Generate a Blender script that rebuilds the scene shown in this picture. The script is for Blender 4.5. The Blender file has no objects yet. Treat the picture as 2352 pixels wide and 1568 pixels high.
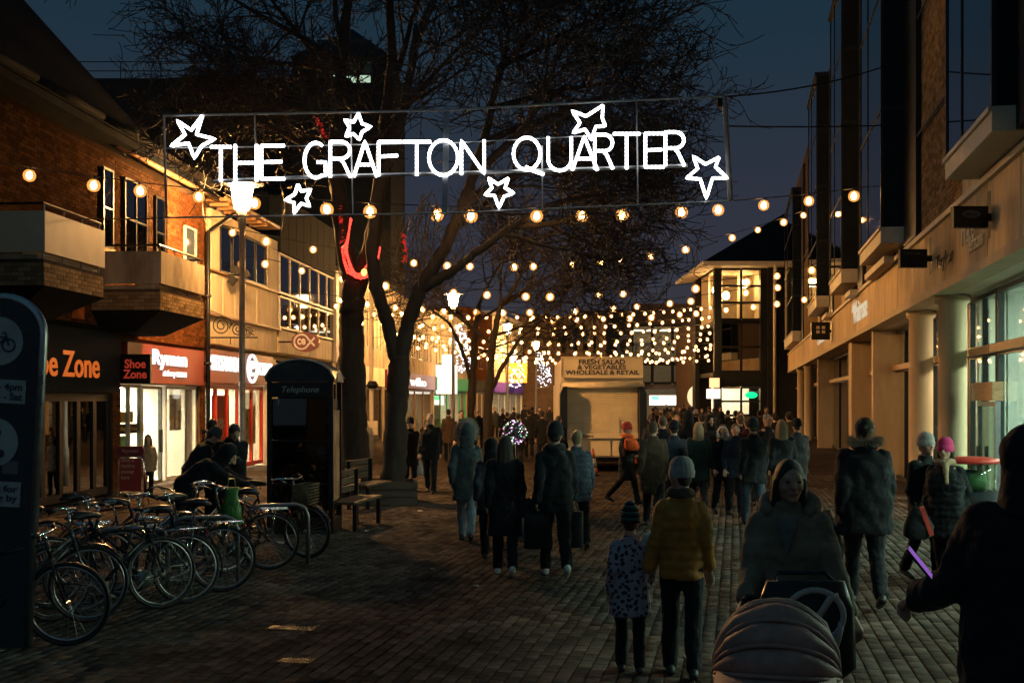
import bpy, bmesh, math, random
import numpy as np
from mathutils import Vector, Matrix
random.seed(7)
rnd = random.Random(11)
scene = bpy.context.scene
COL = scene.collection
# ---------------------------------------------------------------- camera
# The street was measured on a grid 2352 units wide: F is the focal length in those units,
# (CX, CY) the principal column and the horizon row, H the height of the lens over the paving.
F, H, CX, CY = 2613.0, 2.05, 1176.0, 920.0
cam_d = bpy.data.cameras.new('camera'); cam = bpy.data.objects.new('camera', cam_d); COL.objects.link(cam)
cam.location = (0, 0, H); cam.rotation_euler = (math.pi / 2, 0, 0)
cam_d.sensor_width = 36.0; cam_d.lens = F / 2352 * 36.0
cam_d.shift_y = (CY - 784) / 2352
cam_d.clip_start = 0.1; cam_d.clip_end = 1500
scene.camera = cam
# ---------------------------------------------------------------- dusk sky (sun is below the roofs and the horizon)
SUN_EL, SUN_ROT = math.radians(-3.5), math.radians(168)
world = bpy.data.worlds.new('World'); scene.world = world; world.use_nodes = True
wn = world.node_tree.nodes; wl = world.node_tree.links
sky = wn.new('ShaderNodeTexSky'); sky.sky_type = 'NISHITA'; sky.sun_disc = False
sky.sun_elevation = SUN_EL; sky.sun_rotation = SUN_ROT; sky.air_density = 1.0; sky.dust_density = 0.6; sky.ozone_density = 2.5
# dusk gradient: mauve above the roofs, teal navy overhead, the same all the way round
wtc = wn.new('ShaderNodeTexCoord'); wsep = wn.new('ShaderNodeSeparateXYZ'); wl.new(wtc.outputs['Generated'], wsep.inputs[0])
wrp = wn.new('ShaderNodeValToRGB'); wl.new(wsep.outputs['Z'], wrp.inputs[0])
el_ = wrp.color_ramp.elements
el_[0].position = 0.0; el_[0].color = (0.50, 0.47, 0.56, 1)
el_[1].position = 0.55; el_[1].color = (0.05, 0.36, 0.60, 1)
e3 = el_.new(0.15); e3.color = (0.33, 0.37, 0.56, 1)
e4 = el_.new(0.30); e4.color = (0.14, 0.32, 0.52, 1)
wmix = wn.new('ShaderNodeMixRGB'); wmix.blend_type = 'MIX'; wmix.inputs[0].default_value = 0.92
wl.new(sky.outputs[0], wmix.inputs[1]); wl.new(wrp.outputs[0], wmix.inputs[2])
wl.new(wmix.outputs[0], wn['Background'].inputs[0])
wn['Background'].inputs[1].default_value = 0.1
# very soft teal fill added from behind the photographer to cool the shadows
sun_d = bpy.data.lights.new('sun', 'SUN'); sun = bpy.data.objects.new('sun', sun_d); COL.objects.link(sun)
sun_d.energy = 0.16; sun_d.angle = math.radians(120); sun_d.color = (0.42, 0.80, 1.0)
sun.rotation_euler = (math.radians(50), 0, math.radians(-12))
vs = scene.view_settings
vs.view_transform = 'Standard'; vs.look = 'None'; vs.gamma = 1.0; vs.exposure = 0.0; vs.use_curve_mapping = False
cy = scene.cycles
cy.use_denoising = True
try: cy.denoiser = 'OPENIMAGEDENOISE'
except Exception: pass
cy.use_adaptive_sampling = False
cy.max_bounces = 4; cy.diffuse_bounces = 2; cy.glossy_bounces = 3; cy.transmission_bounces = 3; cy.transparent_max_bounces = 10
cy.sample_clamp_indirect = 3.0; cy.caustics_reflective = False; cy.caustics_refractive = False
try: cy.use_light_tree = True
except Exception: pass

# ---------------------------------------------------------------- helpers
def P(x, y, Y): return Vector(((x - CX) * Y / F, Y, H - (y - CY) * Y / F))
def link(o, parent=None):
    COL.objects.link(o)
    if parent is not None: o.parent = parent
    return o
def tag(o, label=None, cat=None, group=None, kind=None):
    if label: o['label'] = label
    if cat: o['category'] = cat
    if group: o['group'] = group
    if kind: o['kind'] = kind
    return o
def empty(name, loc=(0, 0, 0), rz=0.0, label=None, cat=None, group=None, kind=None):
    o = bpy.data.objects.new(name, None); o.location = loc; o.rotation_euler = (0, 0, rz); o.empty_display_size = 0.1
    link(o); return tag(o, label, cat, group, kind)
class MB:
    def __init__(s): s.v = []; s.f = []
    def add(s, vs, fs):
        n = len(s.v); s.v += [tuple(p) for p in vs]; s.f += [tuple(i + n for i in f) for f in fs]; return s
    def box(s, x0, x1, y0, y1, z0, z1):
        x0, x1 = min(x0, x1), max(x0, x1); y0, y1 = min(y0, y1), max(y0, y1); z0, z1 = min(z0, z1), max(z0, z1)
        return s.add([(x0,y0,z0),(x1,y0,z0),(x1,y1,z0),(x0,y1,z0),(x0,y0,z1),(x1,y0,z1),(x1,y1,z1),(x0,y1,z1)],
                     [(0,3,2,1),(4,5,6,7),(0,1,5,4),(1,2,6,5),(2,3,7,6),(3,0,4,7)])
    def obox(s, c, sz, rot):
        a = MB().box(-sz[0]/2, sz[0]/2, -sz[1]/2, sz[1]/2, -sz[2]/2, sz[2]/2)
        M = Matrix.Translation(c) @ rot.to_matrix().to_4x4() if hasattr(rot, 'to_matrix') else Matrix.Translation(c) @ rot
        return s.add([M @ Vector(p) for p in a.v], a.f)
    def tube(s, pts, r, n=6, closed=False, caps=True):
        pts = [Vector(p) for p in pts]; m = len(pts)
        if not hasattr(r, '__len__'): r = [r] * m
        d0 = (pts[1] - pts[0]).normalized()
        up = Vector((0, 0, 1)) if abs(d0.z) < 0.9 else Vector((1, 0, 0))
        nx = d0.cross(up).normalized(); vs = []
        for i in range(m):
            if closed: d = (pts[(i + 1) % m] - pts[i - 1])
            else: d = (pts[min(i + 1, m - 1)] - pts[max(i - 1, 0)])
            if d.length < 1e-9: d = d0
            d.normalize()
            nx = (nx - d * nx.dot(d))
            if nx.length < 1e-6: nx = d.orthogonal()
            nx.normalize(); ny = d.cross(nx)
            for k in range(n):
                a = 2 * math.pi * k / n
                vs.append(pts[i] + (nx * math.cos(a) + ny * math.sin(a)) * r[i])
        fs = []
        for i in range(m if closed else m - 1):
            j = (i + 1) % m
            for k in range(n):
                l = (k + 1) % n
                fs.append((i * n + k, i * n + l, j * n + l, j * n + k))
        if caps and not closed:
            fs.append(tuple(range(n - 1, -1, -1))); fs.append(tuple((m - 1) * n + k for k in range(n)))
        return s.add(vs, fs)
    def cyl(s, p0, p1, r0, r1=None, n=10): return s.tube([p0, p1], [r0, r0 if r1 is None else r1], n)
    def lathe(s, prof, c=(0, 0, 0), n=16, axis='z'):
        c = Vector(c); vs = []; fs = []
        for (r, z) in prof:
            for k in range(n):
                a = 2 * math.pi * k / n
                p = (r * math.cos(a), r * math.sin(a), z) if axis == 'z' else ((r * math.cos(a), z, r * math.sin(a)) if axis == 'y' else (z, r * math.cos(a), r * math.sin(a)))
                vs.append(c + Vector(p))
        for i in range(len(prof) - 1):
            for k in range(n):
                l = (k + 1) % n; fs.append((i * n + k, i * n + l, (i + 1) * n + l, (i + 1) * n + k))
        fs.append(tuple(range(n - 1, -1, -1))); fs.append(tuple((len(prof) - 1) * n + k for k in range(n)))
        return s.add(vs, fs)
    def ell(s, c, rad, n=10, m=7, M=None):
        c = Vector(c); vs = []; fs = []
        for i in range(1, m):
            t = math.pi * i / m
            for k in range(n):
                a = 2 * math.pi * k / n
                q = Vector((rad[0] * math.sin(t) * math.cos(a), rad[1] * math.sin(t) * math.sin(a), rad[2] * math.cos(t)))
                vs.append(c + (M @ q if M else q))
        q = Vector((0, 0, rad[2])); top = len(vs); vs.append(c + (M @ q if M else q)); vs.append(c - (M @ q if M else q))
        for i in range(m - 2):
            for k in range(n):
                l = (k + 1) % n; fs.append((i * n + k, (i + 1) * n + k, (i + 1) * n + l, i * n + l))
        for k in range(n):
            l = (k + 1) % n; fs.append((top, k, l)); fs.append((top + 1, (m - 2) * n + l, (m - 2) * n + k))
        return s.add(vs, fs)
    def cap(s, p0, p1, r0, r1, n=8):      # tapered capsule
        p0 = Vector(p0); p1 = Vector(p1); d = p1 - p0
        if d.length < 1e-6: return s.ell(p0, (r0, r0, r0))
        d.normalize()
        pts = []; rr = []
        for t in (-0.98, -0.7, -0.35, 0.0): pts.append(p0 + d * r0 * t); rr.append(r0 * math.sqrt(max(0, 1 - t * t)))
        for t in (0.0, 0.35, 0.7, 0.98): pts.append(p1 + d * r1 * t); rr.append(r1 * math.sqrt(max(0, 1 - t * t)))
        return s.tube(pts, rr, n)
    def loft(s, rings, n=16):            # rings: (cx, cy, z, rx, ry)
        vs = []; fs = []
        for (cx, cy_, z, rx, ry) in rings:
            for k in range(n):
                a = 2 * math.pi * k / n; ca, sa = math.cos(a), math.sin(a)
                e = 0.8
                vs.append((cx + rx * math.copysign(abs(ca) ** e, ca), cy_ + ry * math.copysign(abs(sa) ** e, sa), z))
        for i in range(len(rings) - 1):
            for k in range(n):
                l = (k + 1) % n; fs.append((i * n + k, i * n + l, (i + 1) * n + l, (i + 1) * n + k))
        fs.append(tuple(range(n - 1, -1, -1))); fs.append(tuple((len(rings) - 1) * n + k for k in range(n)))
        return s.add(vs, fs)
    def prism(s, poly, a0, a1, axis='y'):  # poly in the other two axes
        n = len(poly); vs = []
        for a in (a0, a1):
            for (p, q) in poly: vs.append((p, a, q) if axis == 'y' else ((p, q, a) if axis == 'z' else (a, p, q)))
        fs = [tuple(range(n)), tuple(range(2 * n - 1, n - 1, -1))] + [(i, i + n, (i + 1) % n + n, (i + 1) % n) for i in range(n)]
        return s.add(vs, fs)
    def mesh(s, name, mat=None, smooth=False):
        me = bpy.data.meshes.new(name); me.from_pydata(s.v, [], s.f)
        if mat is not None: me.materials.append(mat)
        me.validate(clean_customdata=False)
        bm = bmesh.new(); bm.from_mesh(me); bmesh.ops.recalc_face_normals(bm, faces=bm.faces); bm.to_mesh(me); bm.free()
        if smooth: me.polygons.foreach_set('use_smooth', [True] * len(me.polygons))
        return me
    def build(s, name, mat, parent=None, smooth=False, loc=None, rz=0.0):
        o = bpy.data.objects.new(name, s.mesh(name, mat, smooth))
        if loc is not None: o.location = loc
        o.rotation_euler = (0, 0, rz)
        return link(o, parent)
def inst(src, name=None, parent=None, loc=None, rot=None, scale=None):
    o = src.copy()
    if name: o.name = name
    if loc is not None: o.location = loc
    if rot is not None: o.rotation_euler = rot
    if scale is not None: o.scale = scale
    o.parent = parent; COL.objects.link(o); return o
def copy_tree(o, parent=None):
    c = o.copy(); COL.objects.link(c); c.parent = parent
    for ch in KIDS.get(o.name, list(o.children)): copy_tree(ch, c)
    return c
KIDS = {}
def raw(name, mesh, parent=None, loc=(0, 0, 0), rot=(0, 0, 0)):
    o = bpy.data.objects.new(name, mesh); o.location = loc; o.rotation_euler = rot; return link(o, parent)

# ---------------------------------------------------------------- materials
MATS = {}
def mat(name, base=(0.5, 0.5, 0.5), rough=0.6, var=0.18, scale=6.0, bump=0.0, bscale=40.0, metal=0.0, emit=None, estr=0.0, spec=0.4, island=0.0, tint2=None, coat=0.0, sheen=0.0, coords='Object', stretch=None):
    if name in MATS: return MATS[name]
    m = bpy.data.materials.new(name); m.use_nodes = True; MATS[name] = m
    nt = m.node_tree; N = nt.nodes; L = nt.links; b = N['Principled BSDF']
    b.inputs['Roughness'].default_value = rough; b.inputs['Metallic'].default_value = metal
    b.inputs['Specular IOR Level'].default_value = spec
    if coat: b.inputs['Coat Weight'].default_value = coat
    if sheen: b.inputs['Sheen Weight'].default_value = sheen
    tc = N.new('ShaderNodeTexCoord'); src = tc.outputs[coords]
    if stretch:
        mp = N.new('ShaderNodeMapping'); mp.inputs['Scale'].default_value = stretch; L.new(src, mp.inputs[0]); src = mp.outputs[0]
    if var > 0:
        nz = N.new('ShaderNodeTexNoise'); nz.inputs['Scale'].default_value = scale; nz.inputs['Detail'].default_value = 5; nz.inputs['Roughness'].default_value = 0.65
        L.new(src, nz.inputs['Vector'])
        rp = N.new('ShaderNodeValToRGB'); rp.color_ramp.elements[0].position = 0.32; rp.color_ramp.elements[1].position = 0.68
        lo = tuple(max(0, c * (1 - var)) for c in base); hi = tuple(min(1, c * (1 + var)) for c in (tint2 or base))
        rp.color_ramp.elements[0].color = lo + (1,); rp.color_ramp.elements[1].color = hi + (1,)
        L.new(nz.outputs['Fac'], rp.inputs[0]); col = rp.outputs[0]
        if island:
            g = N.new('ShaderNodeNewGeometry'); oi = N.new('ShaderNodeObjectInfo')
            ad = N.new('ShaderNodeMath'); ad.operation = 'ADD'; L.new(g.outputs['Random Per Island'], ad.inputs[0]); L.new(oi.outputs['Random'], ad.inputs[1])
            fr = N.new('ShaderNodeMath'); fr.operation = 'FRACT'; L.new(ad.outputs[0], fr.inputs[0])
            mr = N.new('ShaderNodeMapRange'); mr.inputs['To Min'].default_value = 1 - island; mr.inputs['To Max'].default_value = 1 + island; L.new(fr.outputs[0], mr.inputs[0])
            mu = N.new('ShaderNodeVectorMath'); mu.operation = 'SCALE'; L.new(col, mu.inputs[0]); L.new(mr.outputs[0], mu.inputs['Scale']); col = mu.outputs[0]
        L.new(col, b.inputs['Base Color'])
        r2 = N.new('ShaderNodeMapRange'); r2.inputs['To Min'].default_value = max(0.02, rough - 0.12); r2.inputs['To Max'].default_value = min(1, rough + 0.12)
        L.new(nz.outputs['Fac'], r2.inputs[0]); L.new(r2.outputs[0], b.inputs['Roughness'])
    else: b.inputs['Base Color'].default_value = tuple(base) + (1,)
    if bump:
        n2 = N.new('ShaderNodeTexNoise'); n2.inputs['Scale'].default_value = bscale; n2.inputs['Detail'].default_value = 4; L.new(src, n2.inputs['Vector'])
        bp = N.new('ShaderNodeBump'); bp.inputs['Strength'].default_value = bump; bp.inputs['Distance'].default_value = 0.02
        L.new(n2.outputs['Fac'], bp.inputs['Height']); L.new(bp.outputs[0], b.inputs['Normal'])
    if emit is not None:
        b.inputs['Emission Color'].default_value = tuple(emit) + (1,); b.inputs['Emission Strength'].default_value = estr
    return m
def glassmat(name, tint=(0.75, 0.8, 0.8), clear=0.8, rough=0.03):
    if name in MATS: return MATS[name]
    m = bpy.data.materials.new(name); m.use_nodes = True; MATS[name] = m
    nt = m.node_tree; N = nt.nodes; L = nt.links
    for n in list(N):
        if n.type == 'BSDF_PRINCIPLED': N.remove(n)
    tr = N.new('ShaderNodeBsdfTransparent'); tr.inputs[0].default_value = tint + (1,)
    gl = N.new('ShaderNodeBsdfGlossy'); gl.inputs['Roughness'].default_value = rough; gl.inputs[0].default_value = (0.9, 0.9, 0.9, 1)
    fr = N.new('ShaderNodeLayerWeight'); fr.inputs[0].default_value = 0.5; pw = N.new('ShaderNodeMath'); pw.operation = 'POWER'; pw.inputs[1].default_value = 4.0; L.new(fr.outputs['Facing'], pw.inputs[0])
    mr = N.new('ShaderNodeMapRange'); mr.inputs['To Min'].default_value = 1 - clear; mr.inputs['To Max'].default_value = 0.9
    L.new(pw.outputs[0], mr.inputs[0])
    mx = N.new('ShaderNodeMixShader'); L.new(mr.outputs[0], mx.inputs[0]); L.new(tr.outputs[0], mx.inputs[1]); L.new(gl.outputs[0], mx.inputs[2])
    L.new(mx.outputs[0], N['Material Output'].inputs['Surface'])
    return m
def envmat(name, col, strength, clear):
    m = bpy.data.materials.new(name); m.use_nodes = True; MATS[name] = m; N = m.node_tree.nodes; L = m.node_tree.links; N.remove(N['Principled BSDF'])
    e = N.new('ShaderNodeEmission'); e.inputs[0].default_value = tuple(col) + (1,); e.inputs[1].default_value = strength
    t = N.new('ShaderNodeBsdfTransparent'); x = N.new('ShaderNodeMixShader'); x.inputs[0].default_value = 1 - clear
    L.new(t.outputs[0], x.inputs[1]); L.new(e.outputs[0], x.inputs[2]); L.new(x.outputs[0], N['Material Output'].inputs['Surface'])
    try: m.cycles.emission_sampling = 'NONE'
    except Exception: pass
    return m
def emat(name, col, strength):
    if name in MATS: return MATS[name]
    m = bpy.data.materials.new(name); m.use_nodes = True; MATS[name] = m
    N = m.node_tree.nodes; N.remove(N['Principled BSDF'])
    e = N.new('ShaderNodeEmission'); e.inputs[0].default_value = tuple(col) + (1,); e.inputs[1].default_value = strength
    m.node_tree.links.new(e.outputs[0], N['Material Output'].inputs['Surface']); return m

envmat('bulb_halo', (1.0, 0.38, 0.08), 2.4, 0.70)  # amber glow shell added round each bulb to stand for its halo
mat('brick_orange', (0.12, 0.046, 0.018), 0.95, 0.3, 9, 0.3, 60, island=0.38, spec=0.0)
mat('brick_shaded', (0.026, 0.014, 0.008), 0.95, 0.3, 9, 0.3, 60, island=0.4, spec=0.0); mat('mortar_shaded', (0.014, 0.009, 0.006), 0.95, 0.2, 12, spec=0.0)
mat('brick_buff', (0.28, 0.19, 0.10), 0.95, 0.3, 9, 0.3, 60, island=0.32, spec=0.0)
mat('mortar', (0.09, 0.065, 0.048), 0.95, 0.2, 12, 0.2, 80, spec=0.0)
mat('stone_panel', (0.60, 0.42, 0.22), 0.75, 0.30, 2.4, 0.2, 30, island=0.16, stretch=(1, 1, 0.22))
mat('stone_column', (0.52, 0.39, 0.24), 0.7, 0.14, 2.2, 0.12, 30, stretch=(1, 1, 0.25))
mat('cream_panel', (0.62, 0.53, 0.38), 0.6, 0.12, 2.0, 0.05, 30)
mat('concrete', (0.34, 0.28, 0.20), 0.95, 0.4, 1.7, 0.2, 35, stretch=(1, 1, 0.4), spec=0.05)
mat('concrete_panel', (0.74, 0.62, 0.44), 0.75, 0.22, 1.2, 0.12, 30, island=0.08, stretch=(1, 1, 0.4))
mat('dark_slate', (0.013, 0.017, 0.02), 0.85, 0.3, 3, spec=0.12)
mat('roof_dark', (0.008, 0.010, 0.013), 0.95, 0.35, 5, 0.3, 30, spec=0.03)
mat('black_metal', (0.012, 0.013, 0.015), 0.38, 0.3, 8, metal=0.2)
mat('dark_frame', (0.016, 0.02, 0.022), 0.4, 0.3, 5, metal=0.3)
mat('grey_metal', (0.22, 0.23, 0.24), 0.35, 0.2, 8, metal=0.8)
mat('bike_chrome', (0.35, 0.35, 0.36), 0.3, 0.1, 8, metal=1.0)
mat('chrome', (0.75, 0.75, 0.75), 0.15, 0.1, 8, metal=1.0)
mat('pole_grey', (0.26, 0.26, 0.25), 0.4, 0.2, 6, metal=0.5)
mat('timber_rail', (0.34, 0.19, 0.09), 0.5, 0.3, 6, 0.1, 40, stretch=(0.2, 1, 4))
mat('white_frame', (0.66, 0.62, 0.55), 0.5, 0.12, 5)
mat('bark', (0.03, 0.023, 0.017), 0.9, 0.45, 7, 0.8, 24, stretch=(1, 1, 0.3))
mat('twig', (0.018, 0.014, 0.011), 0.8, 0.3, 6)
mat('rubber', (0.010, 0.010, 0.011), 0.55, 0.3, 20)
glassmat('glass_dark', (0.10, 0.12, 0.13), 0.62, 0.02)
glassmat('glass_kiosk', (0.10, 0.12, 0.13), 0.93, 0.02)
glassmat('glass_shop', (0.86, 0.88, 0.86), 0.93, 0.02)
glassmat('glass_green', (0.86, 0.97, 0.92), 0.95, 0.02)
glassmat('glass_blue', (0.06, 0.10, 0.15), 0.5, 0.04)
emat('bulb_glow', (1.0, 0.50, 0.15), 60.0)
emat('lantern_glow', (1.0, 0.50, 0.155), 1500.0); emat('lantern_glow_far', (1.0, 0.50, 0.155), 1500.0)
emat('rope_light', (0.93, 0.95, 1.0), 6.0)
emat('led_white', (0.86, 0.88, 1.0), 6.0)
emat('ceiling_warm', (1.0, 0.62, 0.28), 34.0)
emat('ceiling_white', (1.0, 0.85, 0.58), 170.0)
emat('ceiling_green', (0.88, 1.0, 0.86), 150.0)
emat('letter_white', (1.0, 0.95, 0.88), 1.5)

# ---------------------------------------------------------------- writing
def txt(name, s, w, h, m, parent, loc, rot, ext=0.01, bold=0.0, align='LEFT', shear=0.0, space=1.0, line=1.0):
    cu = bpy.data.curves.new(name, 'FONT'); cu.body = s; cu.size = 1.0; cu.extrude = 0.02; cu.offset = bold; cu.align_x = align; cu.resolution_u = 3; cu.shear = shear; cu.space_character = space; cu.space_line = line
    t = bpy.data.objects.new(name + '_tmp', cu); me = bpy.data.meshes.new_from_object(t)
    bpy.data.objects.remove(t); bpy.data.curves.remove(cu)
    n = len(me.vertices); a = np.empty(n * 3); me.vertices.foreach_get('co', a); a = a.reshape(-1, 3)
    lo = a.min(0); hi = a.max(0)
    a[:, 0] = (a[:, 0] - lo[0]) / (hi[0] - lo[0]) * w; a[:, 1] = (a[:, 1] - lo[1]) / (hi[1] - lo[1]) * h; a[:, 2] = a[:, 2] / 0.02 * ext
    me.vertices.foreach_set('co', a.ravel()); me.materials.clear(); me.materials.append(m); me.update()
    o = bpy.data.objects.new(name, me); o.location = loc; o.rotation_euler = rot; return link(o, parent)
# ================================================================ ground
class Fac:
    """A street front: the line X = X0 + k*Y; u runs away from the camera, o out of the wall into the street."""
    def __init__(s, X0, k, Y0, side): s.X0, s.k, s.Y0, s.side, s.n = X0, k, Y0, side, math.sqrt(1 + k * k)
    def Y(s, x, off=0.0): return (s.X0 - s.side * off * s.n) / ((x - CX) / F - s.k)
    def u(s, x, off=0.0):
        Y = s.Y(x, off); X = (x - CX) / F * Y
        return ((X - s.X0 - s.k * s.Y0) * s.k + (Y - s.Y0)) / s.n
    def z(s, x, y, off=0.0): return H - (y - CY) * s.Y(x, off) / F
    def uY(s, Y): return (Y - s.Y0) * s.n
    def empty(s, name, label=None, cat=None, group=None): return empty(name, (s.X0 + s.k * s.Y0, s.Y0, 0), math.atan2(1, s.k), label, cat, group)
    def box(s, mb, u0, u1, o0, o1, z0, z1): return mb.box(u0, u1, s.side * o0, s.side * o1, z0, z1)
    def pt(s, u, o, z): return (u, s.side * o, z)
    def world(s, u, o, z):
        d = Vector((s.k, 1, 0)) / s.n; w = Vector((-1, s.k, 0)) / s.n
        return Vector((s.X0 + s.k * s.Y0, s.Y0, 0)) + d * u + w * (s.side * o) + Vector((0, 0, z))
    def part(s, name, m, parent, *boxes):
        mb = MB()
        for b in boxes: s.box(mb, *b)
        return mb.build(name, m, parent)
    def text(s, name, t, u0, w, z0, h, o, m, parent, **kw):
        if s.side < 0: return txt(name, t, w, h, m, parent, s.pt(u0, o, z0), (math.pi / 2, 0, 0), **kw)
        return txt(name, t, w, h, m, parent, s.pt(u0 + w, o, z0), (math.pi / 2, 0, math.pi), **kw)
    def window(s, parent, u0, u1, z0, z1, o=0.0, nx=2, nz=1, fm='dark_frame', gm='glass_dark', bar=0.05, dep=0.09, name='window'):
        mb = MB(); b = bar
        s.box(mb, u0, u1, o - dep, o, z0, z0 + b); s.box(mb, u0, u1, o - dep, o, z1 - b, z1)
        us = [u0 + (u1 - u0) * i / nx for i in range(nx + 1)]; zs = [z0 + (z1 - z0) * i / nz for i in range(nz + 1)]
        for i, u in enumerate(us):
            a = u if i == 0 else (u - b if i == nx else u - b / 2)
            s.box(mb, a, a + b, o - dep + 0.002, o - 0.002, z0 + b, z1 - b)
        for z in zs[1:-1]:
            for i in range(nx): s.box(mb, us[i] + b * 0.9, us[i + 1] - b * 0.9, o - dep + 0.006, o - 0.006, z - b * 0.4, z + b * 0.4)
        w = mb.build(name, MATS[fm], parent)
        for i in range(nx):
            for j in range(nz):
                s.part('pane', MATS[gm], w, (us[i] + b * 0.5, us[i + 1] - b * 0.5, o - dep * 0.6, o - dep * 0.45, zs[j] + b * 0.5, zs[j + 1] - b * 0.5))
        return w
    def room(s, parent, u0, u1, z0, z1, dep, wm, lm, nl=2, o=-0.4, seed=1, stock=True, cols=None, lampw=0.25):
        mb = MB(); t = 0.05
        s.box(mb, u0, u1, o - dep - t, o - dep, z0, z1); s.box(mb, u0 - t, u0, o - dep, o, z0, z1); s.box(mb, u1, u1 + t, o - dep, o, z0, z1)
        s.box(mb, u0 - t, u1 + t, o - dep, o, z0 - t, z0); s.box(mb, u0 - t, u1 + t, o - dep, o, z1, z1 + t)
        r = mb.build('interior', MATS[wm], parent)
        for i in range(nl):
            uc = u0 + (u1 - u0) * (i + 0.5) / nl
            s.part('ceiling_light', MATS[lm], r, (uc - lampw * 2, uc + lampw * 2, o - dep * 0.62, o - dep * 0.62 + lampw * 2, z1 - 0.06, z1 - 0.012))
        if stock:
            q = random.Random(seed); cols = cols or ['goods_red', 'goods_yellow', 'goods_white', 'goods_blue', 'goods_green', 'goods_tan']
            n = max(1, int((u1 - u0) / 1.1))
            for i in range(n):
                a = u0 + (u1 - u0) * i / n + 0.08; b = u0 + (u1 - u0) * (i + 1) / n - 0.08
                for j in range(4):
                    zz = z0 + 0.25 + j * 0.42
                    if zz > z1 - 0.6: break
                    sh = s.part('shelf', MATS['white_frame'], r, (a, b, o - dep + 0.01, o - dep + 0.45, zz - 0.03, zz))
                    uu = a + 0.04
                    while uu < b - 0.25:
                        ww = q.uniform(0.10, 0.3)
                        s.part('goods', MATS[q.choice(cols)], sh, (uu, uu + ww, o - dep + 0.12, o - dep + 0.4, zz + 0.002, zz + q.uniform(0.15, 0.33)))
                        uu += ww + 0.03
        return r
for nme, c in (('red', (0.5, 0.05, 0.03)), ('yellow', (0.6, 0.38, 0.05)), ('white', (0.7, 0.68, 0.62)), ('blue', (0.06, 0.14, 0.4)), ('green', (0.08, 0.35, 0.08)), ('tan', (0.42, 0.27, 0.14)), ('black', (0.02, 0.02, 0.022)), ('orange', (0.65, 0.18, 0.03))):
    mat('goods_' + nme, c, 0.55, 0.25, 9)
mat('room_white', (0.75, 0.71, 0.62), 0.7, 0.08, 3); mat('room_warm', (0.55, 0.42, 0.27), 0.7, 0.15, 3); mat('room_dark', (0.10, 0.09, 0.08), 0.8, 0.2, 3); mat('room_green', (0.72, 0.76, 0.68), 0.7, 0.1, 3)

LF = Fac(-10.4, 0.0704, 10.0, -1)      # left-hand shop row
RF = Fac(3.45, 0.1967, 8.0, +1)        # right-hand building
ang_r = math.atan(RF.k)

def ground_mat():
    m = bpy.data.materials.new('paving_base'); m.use_nodes = True; nt = m.node_tree; N = nt.nodes; L = nt.links; b = N['Principled BSDF']
    tc = N.new('ShaderNodeTexCoord'); mp = N.new('ShaderNodeMapping'); mp.inputs['Rotation'].default_value = (0, 0, -(math.pi / 2 - ang_r)); L.new(tc.outputs['Object'], mp.inputs[0])
    br = N.new('ShaderNodeTexBrick'); br.inputs['Scale'].default_value = 1.0; br.inputs['Brick Width'].default_value = 0.216; br.inputs['Row Height'].default_value = 0.111; br.inputs['Mortar Size'].default_value = 0.006
    br.inputs['Color1'].default_value = (0.10, 0.078, 0.06, 1); br.inputs['Color2'].default_value = (0.068, 0.054, 0.045, 1); br.inputs['Mortar'].default_value = (0.02, 0.018, 0.016, 1)
    L.new(mp.outputs[0], br.inputs['Vector'])
    nz = N.new('ShaderNodeTexNoise'); nz.inputs['Scale'].default_value = 0.7; nz.inputs['Detail'].default_value = 6; L.new(tc.outputs['Object'], nz.inputs['Vector'])
    mr = N.new('ShaderNodeMapRange'); mr.inputs['To Min'].default_value = 0.6; mr.inputs['To Max'].default_value = 1.4; L.new(nz.outputs['Fac'], mr.inputs[0])
    mu = N.new('ShaderNodeVectorMath'); mu.operation = 'SCALE'; L.new(br.outputs['Color'], mu.inputs[0]); L.new(mr.outputs[0], mu.inputs['Scale'])
    L.new(mu.outputs[0], b.inputs['Base Color']); b.inputs['Roughness'].default_value = 0.95; b.inputs['Specular IOR Level'].default_value = 0.0
    bp = N.new('ShaderNodeBump'); bp.inputs['Distance'].default_value = 0.01; bp.invert = True; L.new(br.outputs['Fac'], bp.inputs['Height']); L.new(bp.outputs[0], b.inputs['Normal'])
    return m
pavement = MB().add([(-300, -60, 0), (300, -60, 0), (300, 600, 0), (-300, 600, 0)], [(0, 1, 2, 3)]).build('pavement', ground_mat())
tag(pavement, 'dark block-paved pedestrian street between the shops', None, None, 'structure')
mat('paver', (0.092, 0.075, 0.062), 0.95, 0.3, 5.0, 0.35, 70, island=0.34, spec=0.0)
def stain(m):
    N = m.node_tree.nodes; L = m.node_tree.links; b = N['Principled BSDF']; g = N.new('ShaderNodeNewGeometry'); src = b.inputs['Base Color'].links[0].from_socket
    nz = N.new('ShaderNodeTexNoise'); nz.inputs['Scale'].default_value = 0.9; nz.inputs['Detail'].default_value = 7; nz.inputs['Roughness'].default_value = 0.7; L.new(g.outputs['Position'], nz.inputs['Vector'])
    mr = N.new('ShaderNodeMapRange'); mr.inputs['From Min'].default_value = 0.3; mr.inputs['From Max'].default_value = 0.7; mr.inputs['To Min'].default_value = 0.45; mr.inputs['To Max'].default_value = 1.35; L.new(nz.outputs['Fac'], mr.inputs[0])
    mu = N.new('ShaderNodeVectorMath'); mu.operation = 'SCALE'; L.new(src, mu.inputs[0]); L.new(mr.outputs[0], mu.inputs['Scale']); L.new(mu.outputs[0], b.inputs['Base Color'])
stain(MATS['paver'])
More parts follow.
